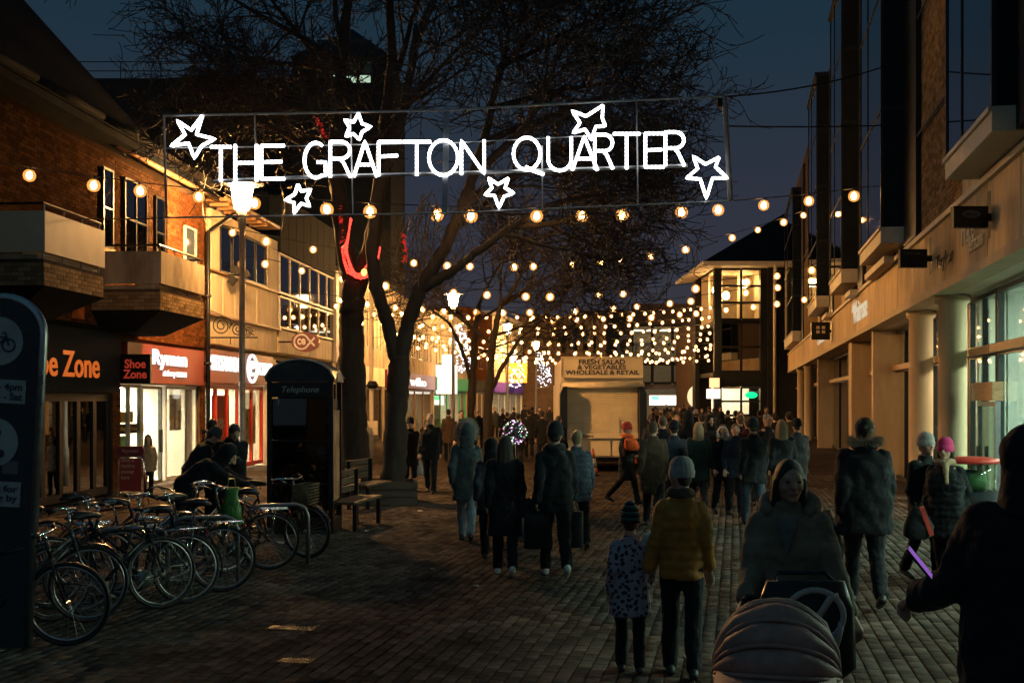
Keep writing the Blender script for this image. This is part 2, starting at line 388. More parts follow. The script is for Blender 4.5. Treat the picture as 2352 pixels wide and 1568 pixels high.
def build_pavers():
    L_, W_, J, JW = 0.21, 0.104, 0.004, 0.010
    d = Vector((math.sin(ang_r), math.cos(ang_r), 0)); s_ = Vector((math.cos(ang_r), -math.sin(ang_r), 0))
    c, t, h = 0.006, 0.016, 0.006
    def ring(l, w, z): return [(-w / 2, -l / 2, z), (w / 2, -l / 2, z), (w / 2, l / 2, z), (-w / 2, l / 2, z)]
    base = ring(L_, W_, 0.0) + ring(L_, W_, t - h) + ring(L_ - 2 * c, W_ - 2 * c, t)
    bf = [(0, 1, 5, 4), (1, 2, 6, 5), (2, 3, 7, 6), (3, 0, 4, 7), (4, 5, 9, 8), (5, 6, 10, 9), (6, 7, 11, 10), (7, 4, 8, 11), (8, 9, 10, 11)]
    base = np.array(base); R = np.array([[math.cos(-ang_r), -math.sin(-ang_r)], [math.sin(-ang_r), math.cos(-ang_r)]])
    base[:, :2] = base[:, :2] @ R.T
    q = random.Random(3); cells = []
    for i in range(-150, 130):
        for j in range(28, 150):
            a = (j + (0.5 if i % 2 else 0)) * (L_ + J); b = i * (W_ + JW)
            p = d * a + s_ * b
            if p.y < 7.0 or p.y > 31: continue
            x = p.x / p.y * F + CX
            if x < -80 or x > 2430: continue
            if p.x < LF.X0 + LF.k * p.y + 0.1 or p.x > RF.X0 + RF.k * p.y - 0.1: continue
            cells.append((p.x, p.y, q.uniform(-0.0045, 0.0025), p.y))
    def vis(c): x = c[0] / c[1] * F + CX; y = CY + H * F / c[1]; return 250 < x < 1400 and y < 1560
    near = sorted([c for c in cells if vis(c)], key=lambda c: c[3])[:300]; ns = set((c[0], c[1]) for c in near)
    me = bpy.data.meshes.new('paver'); me.from_pydata([tuple(v) for v in base], [], bf); me.materials.append(MATS['paver']); me.update()
    for c in near: raw('paver', me, pavement, (c[0], c[1], c[2]), (q.uniform(-0.012, 0.012), q.uniform(-0.012, 0.012), q.uniform(-0.01, 0.01)))
    rest = [c for c in cells if (c[0], c[1]) not in ns]; n = len(rest)
    off = np.array([(c[0], c[1], c[2]) for c in rest]); tilt = np.random.RandomState(2).uniform(-0.012, 0.012, (n, 2))
    V = base[None] + off[:, None]
    V[:, :, 2] += base[None, :, 0] * tilt[:, None, 0] + base[None, :, 1] * tilt[:, None, 1]
    Fq = (np.array(bf)[None] + (np.arange(n) * 12)[:, None, None]).reshape(-1, 4)
    me2 = bpy.data.meshes.new('paving_blocks'); V = V.reshape(-1, 3)
    me2.vertices.add(len(V)); me2.vertices.foreach_set('co', V.ravel()); me2.loops.add(Fq.size); me2.loops.foreach_set('vertex_index', Fq.ravel())
    me2.polygons.add(len(Fq)); me2.polygons.foreach_set('loop_start', np.arange(len(Fq)) * 4); me2.polygons.foreach_set('loop_total', np.full(len(Fq), 4))
    me2.materials.append(MATS['paver']); me2.update(calc_edges=True)
    tag(raw('paving_blocks', me2, pavement), kind='stuff')
build_pavers()

def brick_field(parent, fac, rects, m, n_ind=0, along='u', stuff_name='brickwork'):
    """Rows of separate bricks. rect = (a0, a1, z0, z1, fixed): a runs along u (fixed = o) or along o (fixed = u, near face)."""
    bl, bh, j = 0.215, 0.065, 0.010; q = random.Random(len(rects) * 7 + n_ind); mb = MB(); ind = []
    cache = {}
    for (a0, a1, z0, z1, fx, ax) in rects:
        row = 0; z = z0 + 0.004
        while z + bh <= z1 + 0.001:
            a = a0 - (bl / 2 if row % 2 else 0)
            while a < a1 - 0.02:
                b0 = max(a, a0); b1 = min(a + bl, a1)
                if b1 - b0 > 0.03:
                    pr = 0.010 + q.uniform(-0.003, 0.003)
                    if len(ind) < n_ind and abs(b1 - b0 - bl) < 1e-4: ind.append((b0, z, fx, ax, pr))
                    elif ax == 'u': fac.box(mb, b0, b1, fx, fx + pr, z, z + bh)
                    else: mb.box(fx - pr, fx, fac.side * b0, fac.side * b1, z, z + bh)
                a += bl + j
            z += bh + j; row += 1
    if mb.v: tag(mb.build(stuff_name, MATS[m], parent), kind='stuff')
    for (b0, z, fx, ax, pr) in ind:
        if ax not in cache:
            t = MB()
            if ax == 'u': fac.box(t, 0, bl, 0, 0.01, 0, bh)
            else: t.box(-0.01, 0, 0, fac.side * bl, 0, bh)
            cache[ax] = t.mesh('brick', MATS[m])
        if ax == 'u': raw('brick', cache[ax], parent, (b0, fac.side * (fx + pr - 0.01), z))
        else: raw('brick', cache[ax], parent, (fx - (pr - 0.01), fac.side * b0, z))
# ================================================================ left-hand row
U = LF.u
# ---- brick building with balconies -------------------------------------------------
bA = LF.empty('brick_shop_building', 'orange brick building with two angular balconies above a shoe shop and a stationer', 'building')
uA1 = U(472); uS0, uS1 = U(60), U(258); uR0, uR1 = U(276), U(458)
wallA = LF.part('wall', MATS['mortar'], bA, (-9, uS0, -0.35, 0, 0, 2.2), (uS1, uR0, -0.35, 0, 0, 2.45), (uR1, uA1, -0.35, 0, 0, 2.45),
        (-9, uA1, -0.35, 0, 3.45, 7.55), (-9, U(262), -0.35, -0.002, 2.2, 3.45), (U(262), uR0 + 0.1, -0.35, -0.002, 2.45, 3.45), (uR0 + 0.1, uA1, -0.35, -0.06, 2.45, 3.45),
        (-9, uA1, -7.3, -7.0, 0, 7.5), (-9, -8.7, -7, -0.35, 0, 7.5), (uA1 - 0.3, uA1, -7, -0.35, 0, 7.5), (-9, uA1, -7, -0.35, 3.5, 3.6))
brick_field(bA, LF, [(U(384), uA1, 5.25, 7.4, 0.0, 'u'), (U(150), uA1, 3.46, 5.25, 0.0, 'u'), (uS1, uR0, 0.1, 3.46, 0.0, 'u'), (uR1, uA1 , 0.1, 3.4, 0.0, 'u'), (2.0, U(150), 3.46, 5.25, 0.0, 'u')], 'brick_orange')
brick_field(bA, LF, [(2.0, U(384), 5.25, 7.4, 0.004, 'u')], 'brick_shaded', 0, 'u', 'shaded_brickwork')      # upper storey: shade put into the colour of brick and joints
LF.part('upper_bed_joints', MATS['mortar_shaded'], bA, (-9, U(384), 0.0, 0.004, 5.24, 7.5))
# roof with verge, gutter
oe = 0.6; ze = 7.62; uV = U(344, oe) + 0.2
roofA = MB()
roofA.add([LF.pt(-9, oe, ze), LF.pt(uV, oe, ze), LF.pt(uV, -3.4, ze + 4.4), LF.pt(-9, -3.4, ze + 4.4), LF.pt(-9, oe, ze + 0.16), LF.pt(uV, oe, ze + 0.16), LF.pt(uV, -3.4, ze + 4.56), LF.pt(-9, -3.4, ze + 4.56),
           LF.pt(-9, -7.4, ze), LF.pt(uV, -7.4, ze), LF.pt(-9, -7.4, ze + 0.16), LF.pt(uV, -7.4, ze + 0.16)],
          [(0,1,2,3), (4,5,6,7), (0,1,5,4), (1,2,6,5), (3,0,4,7), (3,2,9,8), (7,6,11,10), (8,9,11,10), (9,2,6,11), (1,9,2)])
LF.box(roofA, uV, uA1 + 0.1, -7.3, 0.25, 7.5, 7.75)
roofA = roofA.build('roof', MATS['roof_dark'], bA)
LF.part('chimney', MATS['dark_slate'], roofA, (U(20) - 1.2, U(20) + 0.2, -3.0, -1.9, ze + 2.2, ze + 5.2), (U(20) - 1.35, U(20) + 0.35, -3.1, -1.8, ze + 5.2, ze + 5.4))
g = MB()
for i in range(9):
    a = -9 + (uV + 9) * i / 9; b = -9 + (uV + 9) * (i + 1) / 9 - 0.05
    g.tube([LF.pt(a, oe + 0.07, ze + 0.08), LF.pt(b, oe + 0.07, ze + 0.08)], 0.07, 8)
g.build('gutter', MATS['roof_dark'], roofA, True)
LF.part('soffit', MATS['roof_dark'], bA, (-9, uV - 0.05, 0.0, oe - 0.02, ze - 0.16, ze - 0.01))
gA = MB(); gA.tube([LF.pt(U(238), 0.32, 7.46), LF.pt(uA1 + 0.1, 0.32, 7.46)], 0.065, 8); gA.build('lower_gutter', MATS['timber_rail'], bA, True)
# upper windows
for (xa, xb, za, zb) in ((228, 252, 5.3, 7.0), (418, 444, 5.05, 6.5), (278, 330, 5.2, 7.0), (350, 372, 5.2, 6.9)):
    lit = xa == 418
    if not lit: LF.part('shade_backing', MATS['black_metal'], bA, (U(xa), U(xb), 0.012, 0.03, za, zb))  # black sheet behind the glass stands for the shaded opening
    LF.window(bA, U(xa), U(xb), za, zb, 0.10, 1 if xb - xa < 40 else 2, 2, 'white_frame' if lit else 'black_metal', 'glass_shop' if lit else 'glass_dark', 0.05, 0.06)
    LF.part('sill', MATS['concrete'], bA, (U(xa) - 0.08, U(xb) + 0.08, 0, 0.09, za - 0.12, za - 0.003))
    if lit: LF.part('blind', emat('blind_lit', (1.0, 0.62, 0.26), 0.8), bA, (U(xa) + 0.03, U(xb) - 0.03, 0.015, 0.03, za + 0.03, zb - 0.03))
# balconies: concrete parapet, gap with posts, brick apron, sloping dark underside
def balcony(u0, u1, o, n_ind, panel):
    e = MB(); LF.box(e, u0, u1, 0.01, o - 0.14, 4.36, 4.44)
    b = e.build('balcony', MATS['concrete'], bA)
    pn = MB(); LF.box(pn, u0, u1, o - 0.12, o, 4.47, 5.14); LF.box(pn, u0, u0 + 0.12, 0.01, o - 0.12, 4.47, 5.14); LF.box(pn, u1 - 0.12, u1, 0.01, o - 0.12, 4.47, 5.14)
    pn.build('parapet', MATS[panel], b)
    ap = MB(); LF.box(ap, u0 + 0.02, u1 - 0.02, o - 0.2, o - 0.03, 3.92, 4.36); LF.box(ap, u0 + 0.02, u0 + 0.2, 0.01, o - 0.2, 3.92, 4.36)
    ap.build('apron', MATS['mortar'], b)
    brick_field(b, LF, [(u0 + 0.02, u1 - 0.02, 3.93, 4.36, o - 0.03, 'u'), (0.02, o - 0.03, 3.93, 4.36, u0 + 0.02, 'o')], 'brick_buff', n_ind)
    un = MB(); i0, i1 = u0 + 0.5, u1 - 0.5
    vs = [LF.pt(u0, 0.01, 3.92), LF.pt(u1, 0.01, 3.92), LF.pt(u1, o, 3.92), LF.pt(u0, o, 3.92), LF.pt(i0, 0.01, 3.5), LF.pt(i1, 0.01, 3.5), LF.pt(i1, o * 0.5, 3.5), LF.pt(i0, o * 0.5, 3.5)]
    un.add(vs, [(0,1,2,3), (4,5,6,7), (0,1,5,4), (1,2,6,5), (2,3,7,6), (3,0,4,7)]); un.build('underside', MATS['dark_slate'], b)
    for i in range(4):
        uu = u0 + 0.1 + (u1 - u0 - 0.2) * i / 3
        t = MB(); t.cyl(LF.pt(uu, o - 0.08, 4.36), LF.pt(uu, o - 0.08, 4.47), 0.02, n=6); t.cyl(LF.pt(uu, o - 0.06, 5.14), LF.pt(uu, o - 0.06, 5.27), 0.014, n=6); t.build('post', MATS['grey_metal'], b)
    t = MB(); t.tube([LF.pt(u0 + 0.05, 0.05, 5.27), LF.pt(u0 + 0.05, o - 0.06, 5.27), LF.pt(u1 - 0.05, o - 0.06, 5.27), LF.pt(u1 - 0.05, 0.05, 5.27)], 0.025, 6); t.build('handrail', MATS['dark_frame'], b)
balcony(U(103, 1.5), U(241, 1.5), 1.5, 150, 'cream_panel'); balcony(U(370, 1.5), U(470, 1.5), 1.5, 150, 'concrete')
LF.part('alarm_box', MATS['goods_orange'], bA, (U(165), U(165) + 0.3, 0.012, 0.12, 3.7, 4.15))
# shoe shop front
fz = LF.part('shop_fascia', MATS['dark_slate'], bA, (uS0 - 0.3, uS1, 0.0, 0.16, 2.22, 3.52))
LF.part('fascia_cap', MATS['roof_dark'], fz, (uS0 - 0.35, uS1 + 0.05, 0.0, 0.24, 3.52, 3.6))
mat('orange_letter', (0.75, 0.16, 0.02), 0.5, 0.1, emit=(1.0, 0.20, 0.03), estr=0.45)
mat('red_letter', (0.6, 0.05, 0.03), 0.5, 0.1, emit=(1.0, 0.10, 0.05), estr=0.22)
uz = U(210); LF.text('lettering', 'Shoe Zone', U(22), uz - U(22), LF.z(155, 866), 0.52, 0.165, MATS['orange_letter'], fz, bold=0.012, ext=0.015)
LF.room(bA, uS0, uS1, 0.06, 2.2, 2.5, 'room_dark', 'ceiling_warm', 0, seed=5)
sw = LF.window(bA, uS0, uS1, 0.05, 2.2, -0.05, 5, 1, 'black_metal', 'glass_dark', 0.16)
for a, b in ((138, 158), (163, 172), (190, 232)): LF.part('poster', mat('poster_dim', (0.26, 0.19, 0.13), 0.7, 0.5, 3), bA, (U(a), U(b), -0.30, -0.29, 0.25, 2.05))
# hanging shoe shop sign
hs = empty('hanging_shop_sign', tuple(LF.world(U(272), 0, 0)), 0, 'black hanging board with red shoe shop lettering beside the stationer', 'sign')
w0 = 0.66; hs_z0, hs_z1 = LF.z(300, 880, 0.4), LF.z(300, 812, 0.4)
MB().box(0.06, 0.06 + w0, -0.06, 0.06, hs_z0, hs_z1).build('board', MATS['black_metal'], hs)
txt('lettering', 'Shoe\nZone', w0 * 0.78, (hs_z1 - hs_z0) * 0.66, MATS['red_letter'], hs, (0.06 + w0 * 0.1, -0.063, hs_z0 + (hs_z1 - hs_z0) * 0.17), (math.pi / 2, 0, 0), ext=0.004, bold=0.025, align='CENTER', line=0.85)
MB().cyl((0, 0, hs_z1 - 0.1), (0.08, 0, hs_z1 - 0.1), 0.03, n=6).cyl((0, 0, hs_z0 + 0.1), (0.08, 0, hs_z0 + 0.1), 0.03, n=6).build('bracket', MATS['black_metal'], hs)
# stationer front
mat('maroon', (0.26, 0.035, 0.03), 0.35, 0.15, 3); mat('maroon_dark', (0.16, 0.03, 0.03), 0.35, 0.2, 3)
fr = LF.part('shop_fascia', MATS['maroon'], bA, (uR0 + 0.12, uR1, -0.04, 0.12, 2.46, 3.36))
LF.text('lettering', 'Ryman', U(338), U(417) - U(338), LF.z(370, 850), 0.48, 0.125, MATS['letter_white'], fr, bold=0.02, ext=0.03)
LF.text('script_lettering', 'stationery', U(362), U(392) - U(362), LF.z(385, 869), 0.2, 0.125, MATS['letter_white'], fr, bold=0.01, ext=0.02, shear=0.4)
LF.part('script_tail', MATS['letter_white'], fr, (U(394), U(416), 0.125, 0.15, LF.z(405, 866), LF.z(405, 860) + 0.06))
rmR = LF.room(bA, uR0, uR1, 0.06, 2.44, 3.5, 'room_white', 'ceiling_white', 4, seed=8, cols=['goods_white', 'goods_tan', 'goods_yellow', 'goods_white', 'goods_blue'])
LF.window(bA, uR0 + 0.02, U(333), 0.1, 2.42, -0.08, 2, 1, 'grey_metal', 'glass_shop', 0.07)
LF.window(bA, U(388), uR1, 0.1, 2.42, -0.08, 1, 1, 'white_frame', 'glass_shop', 0.08)
dr = LF.window(bA, U(338), U(384), 0.06, 2.4, -0.12, 1, 1, 'grey_metal', 'glass_shop', 0.07, name='door')
LF.part('handle', MATS['black_metal'], dr, (U(376), U(376) + 0.05, -0.12, -0.04, 0.8, 1.35))
LF.part('poster', mat('poster_yellow', (0.75, 0.45, 0.04), 0.6, 0.1), bA, (U(296), U(330), -0.26, -0.25, 1.55, 1.8))
wu = LF.part('poster', MATS['goods_black'], bA, (U(296), U(352), -0.24, -0.23, 1.30, 1.52))
LF.text('lettering', 'Western Union WU', U(298), U(350) - U(298), 1.36, 0.1, -0.228, mat('letter_yellow', (0.8, 0.55, 0.03), 0.5, 0), wu, ext=0.002, bold=0.01)
LF.part('poster', MATS['goods_green'], bA, (U(298), U(318), -0.26, -0.25, 0.98, 1.25)); LF.part('poster', MATS['goods_white'], bA, (U(297), U(318), -0.2, -0.19, 0.5, 0.92))
lp = LF.part('poster', MATS['goods_black'], bA, (U(292), U(320), -0.17, -0.16, 0.1, 0.42))
LF.text('lettering', 'DHL EXPRESS\nLAST POST\nDATES', U(293), U(318) - U(293), 0.13, 0.25, -0.157, MATS['goods_white'], lp, ext=0.002)
LF.part('poster', mat('poster_photo', (0.40, 0.30, 0.24), 0.6, 0.7, 6), bA, (U(410), U(436), -0.24, -0.23, 1.3, 2.2))

# ---- concrete panel building -----------------------------------------------------------
bB = LF.empty('concrete_panel_building', 'pale concrete panel building with big dark upstairs windows above a games shop', 'building')
uB0, uB1 = uA1 + 0.02, U(778)
LF.part('wall', MATS['concrete_panel'], bB, (uB0, U(640), -0.4, -0.1, 3.6, 7.3), (U(640), uB1, -0.4, -0.1, 3.6, 4.45), (U(640), uB1, -0.4, -0.1, 7.0, 7.3), (uB0, uB1, -8, -7.6, 0, 7.3), (uB0, uB1, -7.6, -0.4, 3.42, 3.58), (uB1 - 0.3, uB1, -7.6, -0.4, 0, 7.3), (uB0, uB0 + 0.3, -7.6, -0.4, 0, 7.3),
        (U(612), U(634), -0.4, 0, 0, 3.4), (U(770), uB1, -0.4, -0.1, 0, 7.3))
# facing panels one by one, between dark joints, in three rows
xs_p = [484, 512, 540, 563, 590, 615, 638]
for i in range(len(xs_p) - 1):
    for (za, zb) in ((3.62, 4.38), (4.44, 5.58), (7.02, 7.3)):
        LF.part('facing_panel', MATS['concrete_panel'], bB, (U(xs_p[i]) + 0.03, U(xs_p[i + 1]) - 0.03, -0.1, 0.0 if zb > 4.4 else -0.03, za, zb))
for (xa, xb) in ((484, 505), (615, 638)): LF.part('facing_panel', MATS['concrete_panel'], bB, (U(xa) + 0.03, U(xb) - 0.03, -0.1, 0, 5.64, 7.0))
LF.part('ledge', MATS['timber_rail'], bB, (uB0, U(640), -0.05, 0.10, 4.385, 4.435), (uB0, U(640), -0.05, 0.08, 5.585, 5.635))
LF.window(bB, U(505), U(612), 5.64, 7.0, 0.02, 4, 1, 'dark_frame', 'glass_dark', 0.07)
LF.room(bB, uB0 + 0.35, U(636), 4.6, 7.1, 3.0, 'room_dark', 'ceiling_warm', 2, seed=12, lampw=0.08, stock=False)
cl = [('goods_yellow', 512, 528), ('goods_yellow', 562, 590), ('goods_yellow', 594, 606), ('goods_white', 510, 528), ('goods_white', 560, 580), ('goods_white', 594, 606)]
for i, (c_, a, b) in enumerate(cl): LF.part('window_poster', MATS[c_], bB, (U(a), U(b), -0.30, -0.28, 5.95 - (i > 2) * 0.25, 6.2 - (i > 2) * 0.27))
# right-hand glazed half
LF.window(bB, U(641), U(768), 4.46, 5.55, 0.03, 6, 1, 'white_frame', 'glass_dark', 0.07); LF.window(bB, U(641), U(768), 5.62, 6.98, 0.03, 6, 1, 'white_frame', 'glass_dark', 0.07)
LF.room(bB, U(641), uB1 - 0.4, 4.45, 6.99, 3.5, 'room_dark', 'ceiling_warm', 0, seed=3, stock=False)
for i in range(8):
    a = U(641) + (U(768) - U(641)) * i / 8; b = U(641) + (U(768) - U(641)) * (i + 1) / 8
    LF.part('facing_panel', MATS['concrete_panel'], bB, (a + 0.02, b - 0.02, -0.1, 0, 3.65, 4.4))
    LF.part('cladding_panel', MATS['dark_slate'], bB, (a + 0.02, b - 0.02, -0.35, 0.05, 7.02, 8.9))
LF.part('upper_wall', MATS['concrete'], bB, (uB0, U(640), -3.4, -2.2, 7.3, 9.4)); LF.part('upper_block', MATS['roof_dark'], bB, (U(640), uB1, -6, -0.36, 7.3, 9.0))
LF.part('corner_post', MATS['white_frame'], bB, (U(766), U(772), -0.05, 0.12, 3.6, 7.3))
# canopy gutter with brackets
gb = MB(); gb.tube([LF.pt(uB0, 0.55, 7.48), LF.pt(U(600), 0.55, 7.48)], 0.07, 8); LF.box(gb, uB0, U(600), -0.1, 0.5, 7.42, 7.5)
for i in range(7): uu = uB0 + 0.3 + i * 0.6; LF.box(gb, uu, uu + 0.06, 0.0, 0.55, 7.33, 7.42)
gb.build('eaves', MATS['timber_rail'], bB)
# games shop front
fB = LF.part('shop_fascia', MATS['maroon'], bB, (uB0 + 0.02, U(620), -0.1, 0.1, 2.55, 3.45))
LF.text('lettering', 'ENTERTAINMENT', U(466), U(546) - U(466), 2.88, 0.42, 0.105, MATS['letter_white'], fB, bold=0.03, ext=0.02)
LF.text('lettering', 'EXCHANGE', U(582), U(617) - U(582), 2.84, 0.4, 0.105, MATS['letter_white'], fB, bold=0.03, ext=0.02)
t = MB(); uc = U(570); zc = 3.02; rr = 0.4
t.tube([LF.pt(uc + 0.46 * math.cos(a), 0.13, zc + rr * math.sin(a)) for a in [2 * math.pi * i / 20 for i in range(20)]], 0.05, 6, closed=True)
t.tube([LF.pt(uc + 0.2 * math.cos(a), 0.13, zc + 0.2 * math.sin(a)) for a in [0.3 + 5.2 * i / 12 for i in range(13)]], 0.045, 6); t.tube([LF.pt(uc - 0.2, 0.13, zc), LF.pt(uc + 0.2, 0.13, zc + 0.05)], 0.045, 6)
t.build('emblem', MATS['letter_white'], fB)
LF.room(bB, uB0 + 0.1, U(612), 0.06, 2.52, 3.0, 'room_white', 'ceiling_white', 3, seed=22, cols=['goods_red', 'goods_orange', 'goods_green', 'goods_white', 'goods_red'])
mat('red_frame', (0.55, 0.035, 0.015), 0.35, 0.1)
LF.window(bB, uB0 + 0.03, U(553), 0.08, 2.5, -0.05, 3, 1, 'red_frame', 'glass_shop', 0.12); LF.window(bB, U(558), U(608), 0.08, 2.5, -0.05, 2, 1, 'red_frame', 'glass_shop', 0.12)
LF.part('poster', mat('poster_red', (0.75, 0.07, 0.02), 0.5, 0.1), bB, (U(506), U(545), -0.25, -0.24, 0.3, 2.2))
pg = LF.part('poster', mat('poster_green', (0.10, 0.62, 0.06), 0.5, 0.5, 4, tint2=(0.6, 0.7, 0.3)), bB, (U(566), U(604), -0.25, -0.24, 0.7, 2.3))
LF.text('lettering', 'GAMES\nMOVIES\nDVDS', U(568), U(600) - U(568), 0.95, 0.8, -0.235, MATS['goods_white'], pg, ext=0.003, bold=0.03)
LF.text('lettering', 'cex', U(514), U(536) - U(514), 1.25, 0.3, -0.235, MATS['goods_white'], bB, ext=0.003, bold=0.02)
LF.part('shop_pier', MATS['cream_panel'], bB, (U(609), U(611.5), -0.1, 0.06, 0, 2.5))
LF.room(bB, U(636), uB1 - 0.4, 0.06, 3.3, 3.0, 'room_warm', 'ceiling_warm', 1, seed=31)
LF.window(bB, U(636), U(768), 0.08, 3.3, -0.02, 5, 1, 'white_frame', 'glass_shop', 0.14)
# downpipe with crook
dp = MB(); dp.tube([LF.pt(U(478, 0.15), 0.15, 0.0), LF.pt(U(478, 0.15), 0.15, 6.55), LF.pt(U(478, 0.15) + 0.2, 0.18, 6.65), LF.pt(U(540, 0.3), 0.3, 7.35)], 0.06, 8)
for z in (1.2, 3.0, 4.8): LF.box(dp, U(478, 0.15) - 0.09, U(478, 0.15) + 0.09, 0.0, 0.22, z, z + 0.08)
dp.build('downpipe', MATS['black_metal'], bB, True)
# projecting oval sign
po = LF.world(U(640), 0, 0)
ov = empty('projecting_oval_sign', (po.x, po.y, 0), 0, 'oval maroon sign with white fish-shaped lettering projecting above the phone box', 'sign')
oz = H + (CY - 785) * po.y / F; ax_, az_ = 32 * po.y / F, 23 * po.y / F; oc = 0.08 + ax_ + 0.35
t = MB(); t.lathe([(1.0, -0.06), (1.0, 0.06)], (0, 0, 0), 28, 'y'); t.v = [(p[0] * ax_ + oc, p[1], p[2] * az_ + oz) for p in t.v]; t.build('board', MATS['maroon_dark'], ov)
mat('sign_cream', (0.7, 0.62, 0.5), 0.5, 0.1, emit=(1, 0.8, 0.55), estr=0.12)
t = MB(); a1, a2 = ax_ * 0.52, az_ * 0.72
pts = [(oc - 0.12 + a1 * math.cos(q), -0.07, oz + a2 * math.sin(q)) for q in [0.45 + (2 * math.pi - 0.9) * i / 20 for i in range(21)]]
t.tube([(oc + ax_ * 0.68, -0.07, oz - az_ * 0.42)] + pts[:1] + pts + [(oc + ax_ * 0.68, -0.07, oz + az_ * 0.42)], 0.035, 6); t.build('emblem_ring', MATS['sign_cream'], ov)
txt('lettering', 'ce', a1 * 1.15, a2 * 0.9, MATS['sign_cream'], ov, (oc - 0.12 - a1 * 0.6, -0.065, oz - a2 * 0.42), (math.pi / 2, 0, 0), ext=0.01, bold=0.03)
MB().cyl((0, 0, oz), (oc - ax_ + 0.03, 0, oz), 0.03, n=6).build('bracket', MATS['black_metal'], ov)
# scroll bracket
sc = LF.world(U(484), 0, 0); sb = empty('scroll_sign_bracket', (sc.x, sc.y, 0), 0, 'black wrought iron scroll bracket on the pale panels above the games shop', 'bracket')
def spiral(cx_, cz_, r, turns=2.2, s=1, n=40): return [(cx_ + s * r * (1 - 0.85 * i / n) * math.cos(turns * 2 * math.pi * i / n), -0.02, cz_ + r * (1 - 0.85 * i / n) * math.sin(turns * 2 * math.pi * i / n)) for i in range(n + 1)]
sz = H + (CY - 775) * sc.y / F; s1 = sc.y / F
t = MB(); t.tube([(0, 0, sz), (108 * s1, 0, sz)], 0.022, 6)
for (cx_, cz_, r, sg) in ((25, 27, 24, 1), (62, 20, 19, -1), (86, 12, 11, 1)): t.tube([(p[0], 0, p[2]) for p in spiral(cx_ * s1, sz + cz_ * s1, r * s1, 2.2, sg)], 0.016, 5)
t.tube([(0, 0, sz + 62 * s1), (50 * s1, 0, sz + 40 * s1), (100 * s1, 0, sz + 5 * s1)], 0.014, 5)
for cx_ in (45, 70): t.tube([(cx_ * s1, 0, sz), (cx_ * s1, 0, sz - 16 * s1)], 0.012, 5)
t.build('scrollwork', MATS['black_metal'], sb)
# security floodlights
fl = LF.world(U(520), 0, 0); fo = empty('floodlight_cluster', (fl.x, fl.y, 0), 0, 'cluster of dark unlit floodlights on the pale panels beside the lamp post', 'floodlight')
fzz = H + (CY - 632) * fl.y / F
MB().cyl((0, 0, fzz), (0.5, -0.1, fzz), 0.03, n=6).build('arm', MATS['black_metal'], fo)
for (dx, dz, rx) in ((0.3, 0.12, 0.6), (0.55, 0.0, -0.5), (0.2, -0.16, -0.9)):
    MB().obox((dx, -0.12, fzz + dz), (0.26, 0.14, 0.2), Matrix.Rotation(rx, 4, 'Y')).build('lamp_head', MATS['black_metal'], fo)

# ---- shops further up the left side -------------------------------------------------------
def shop_row(name, label, x0, x1, top, facm, fac_mat, text, win_m, room_m, light_m, seed, frame='white_frame', nx=4, fac=LF, u0=None, u1=None, cols=None, tw=0.8, wallm='concrete'):
    a = fac.u(x0) if u0 is None else u0; b = fac.u(x1) if u1 is None else u1
    e = fac.empty(name, label, 'shop')
    fac.part('wall', MATS[wallm], e, (a, b, -0.4, 0, 3.55, top), (a, b, -7, -6.7, 0, top), (a, a + 0.25, -6.7, 0, 0, 3.55), (b - 0.25, b, -6.7, 0, 0, 3.55), (a, b, -6.7, -0.4, 3.5, 3.6), (a, b, -6.7, -0.4, top - 0.2, top))
    f = fac.part('shop_fascia', MATS[fac_mat], e, (a + 0.3, b - 0.3, 0.0, 0.14, 2.75, 3.62))
    if text: fac.text('lettering', text, a + (b - a) * (1 - tw) / 2, (b - a) * tw, 2.9, 0.5, 0.145, MATS['letter_white'], f, bold=0.03, ext=0.02)
    fac.room(e, a + 0.3, b - 0.3, 0.06, 2.7, 4, room_m, light_m, 2, seed=seed, cols=cols)
    fac.window(e, a + 0.28, b - 0.28, 0.08, 2.72, -0.05, nx, 1, frame, 'glass_shop', 0.12)
    n = max(2, int((b - a) / 2.6))
    for i in range(n):
        ua = a + (b - a) * (i + 0.22) / n; ub = a + (b - a) * (i + 0.78) / n
        for zz in ((4.5, 6.2), (7.2, 8.8)):
            if zz[1] < top - 0.3: fac.window(e, ua, ub, zz[0], zz[1], 0.03, 2, 1, 'dark_frame', 'glass_dark', 0.07)
    return e
shop_row('panel_front_shop', 'pale panel-fronted shop glimpsed between the tree trunks', 779, 880, 7.6, None, 'concrete_panel', '', None, 'room_warm', 'ceiling_warm', 41, 'dark_frame', 5)
shop_row('red_sign_shop', 'shop with dark red fascia and glowing white lettering behind the trees', 881, 1010, 7.8, None, 'maroon_dark', 'wilko', None, 'room_white', 'ceiling_white', 42, 'timber_rail', 6, tw=0.3)
LF2 = Fac(-5.17 - 0.19 * 74.3, 0.19, 74.3, -1)      # the row bends to the right here
p_ = LF2.world(0, 0, 0)
mat('green_fascia', (0.02, 0.30, 0.12), 0.4, 0.15, emit=(0.02, 0.5, 0.2), estr=0.05); mat('purple_front', (0.16, 0.08, 0.45), 0.4, 0.2, emit=(0.25, 0.12, 0.8), estr=0.06); mat('green_frame', (0.02, 0.32, 0.13), 0.4, 0.15)
shop_row('green_framed_shop', 'brightly lit shop with green window frames behind the slim trees', 0, 0, 8.0, None, 'green_fascia', '', None, 'room_white', 'ceiling_white', 43, 'green_frame', 5, LF2, 0.1, 10.0, ['goods_white', 'goods_green', 'goods_white'])
shop_row('brick_front_shop', 'plain brick-fronted shop far up the left row', 0, 0, 9.0, None, 'dark_slate', '', None, 'room_warm', 'ceiling_warm', 44, 'white_frame', 5, LF2, 10.1, 19.0, wallm='brick_orange')
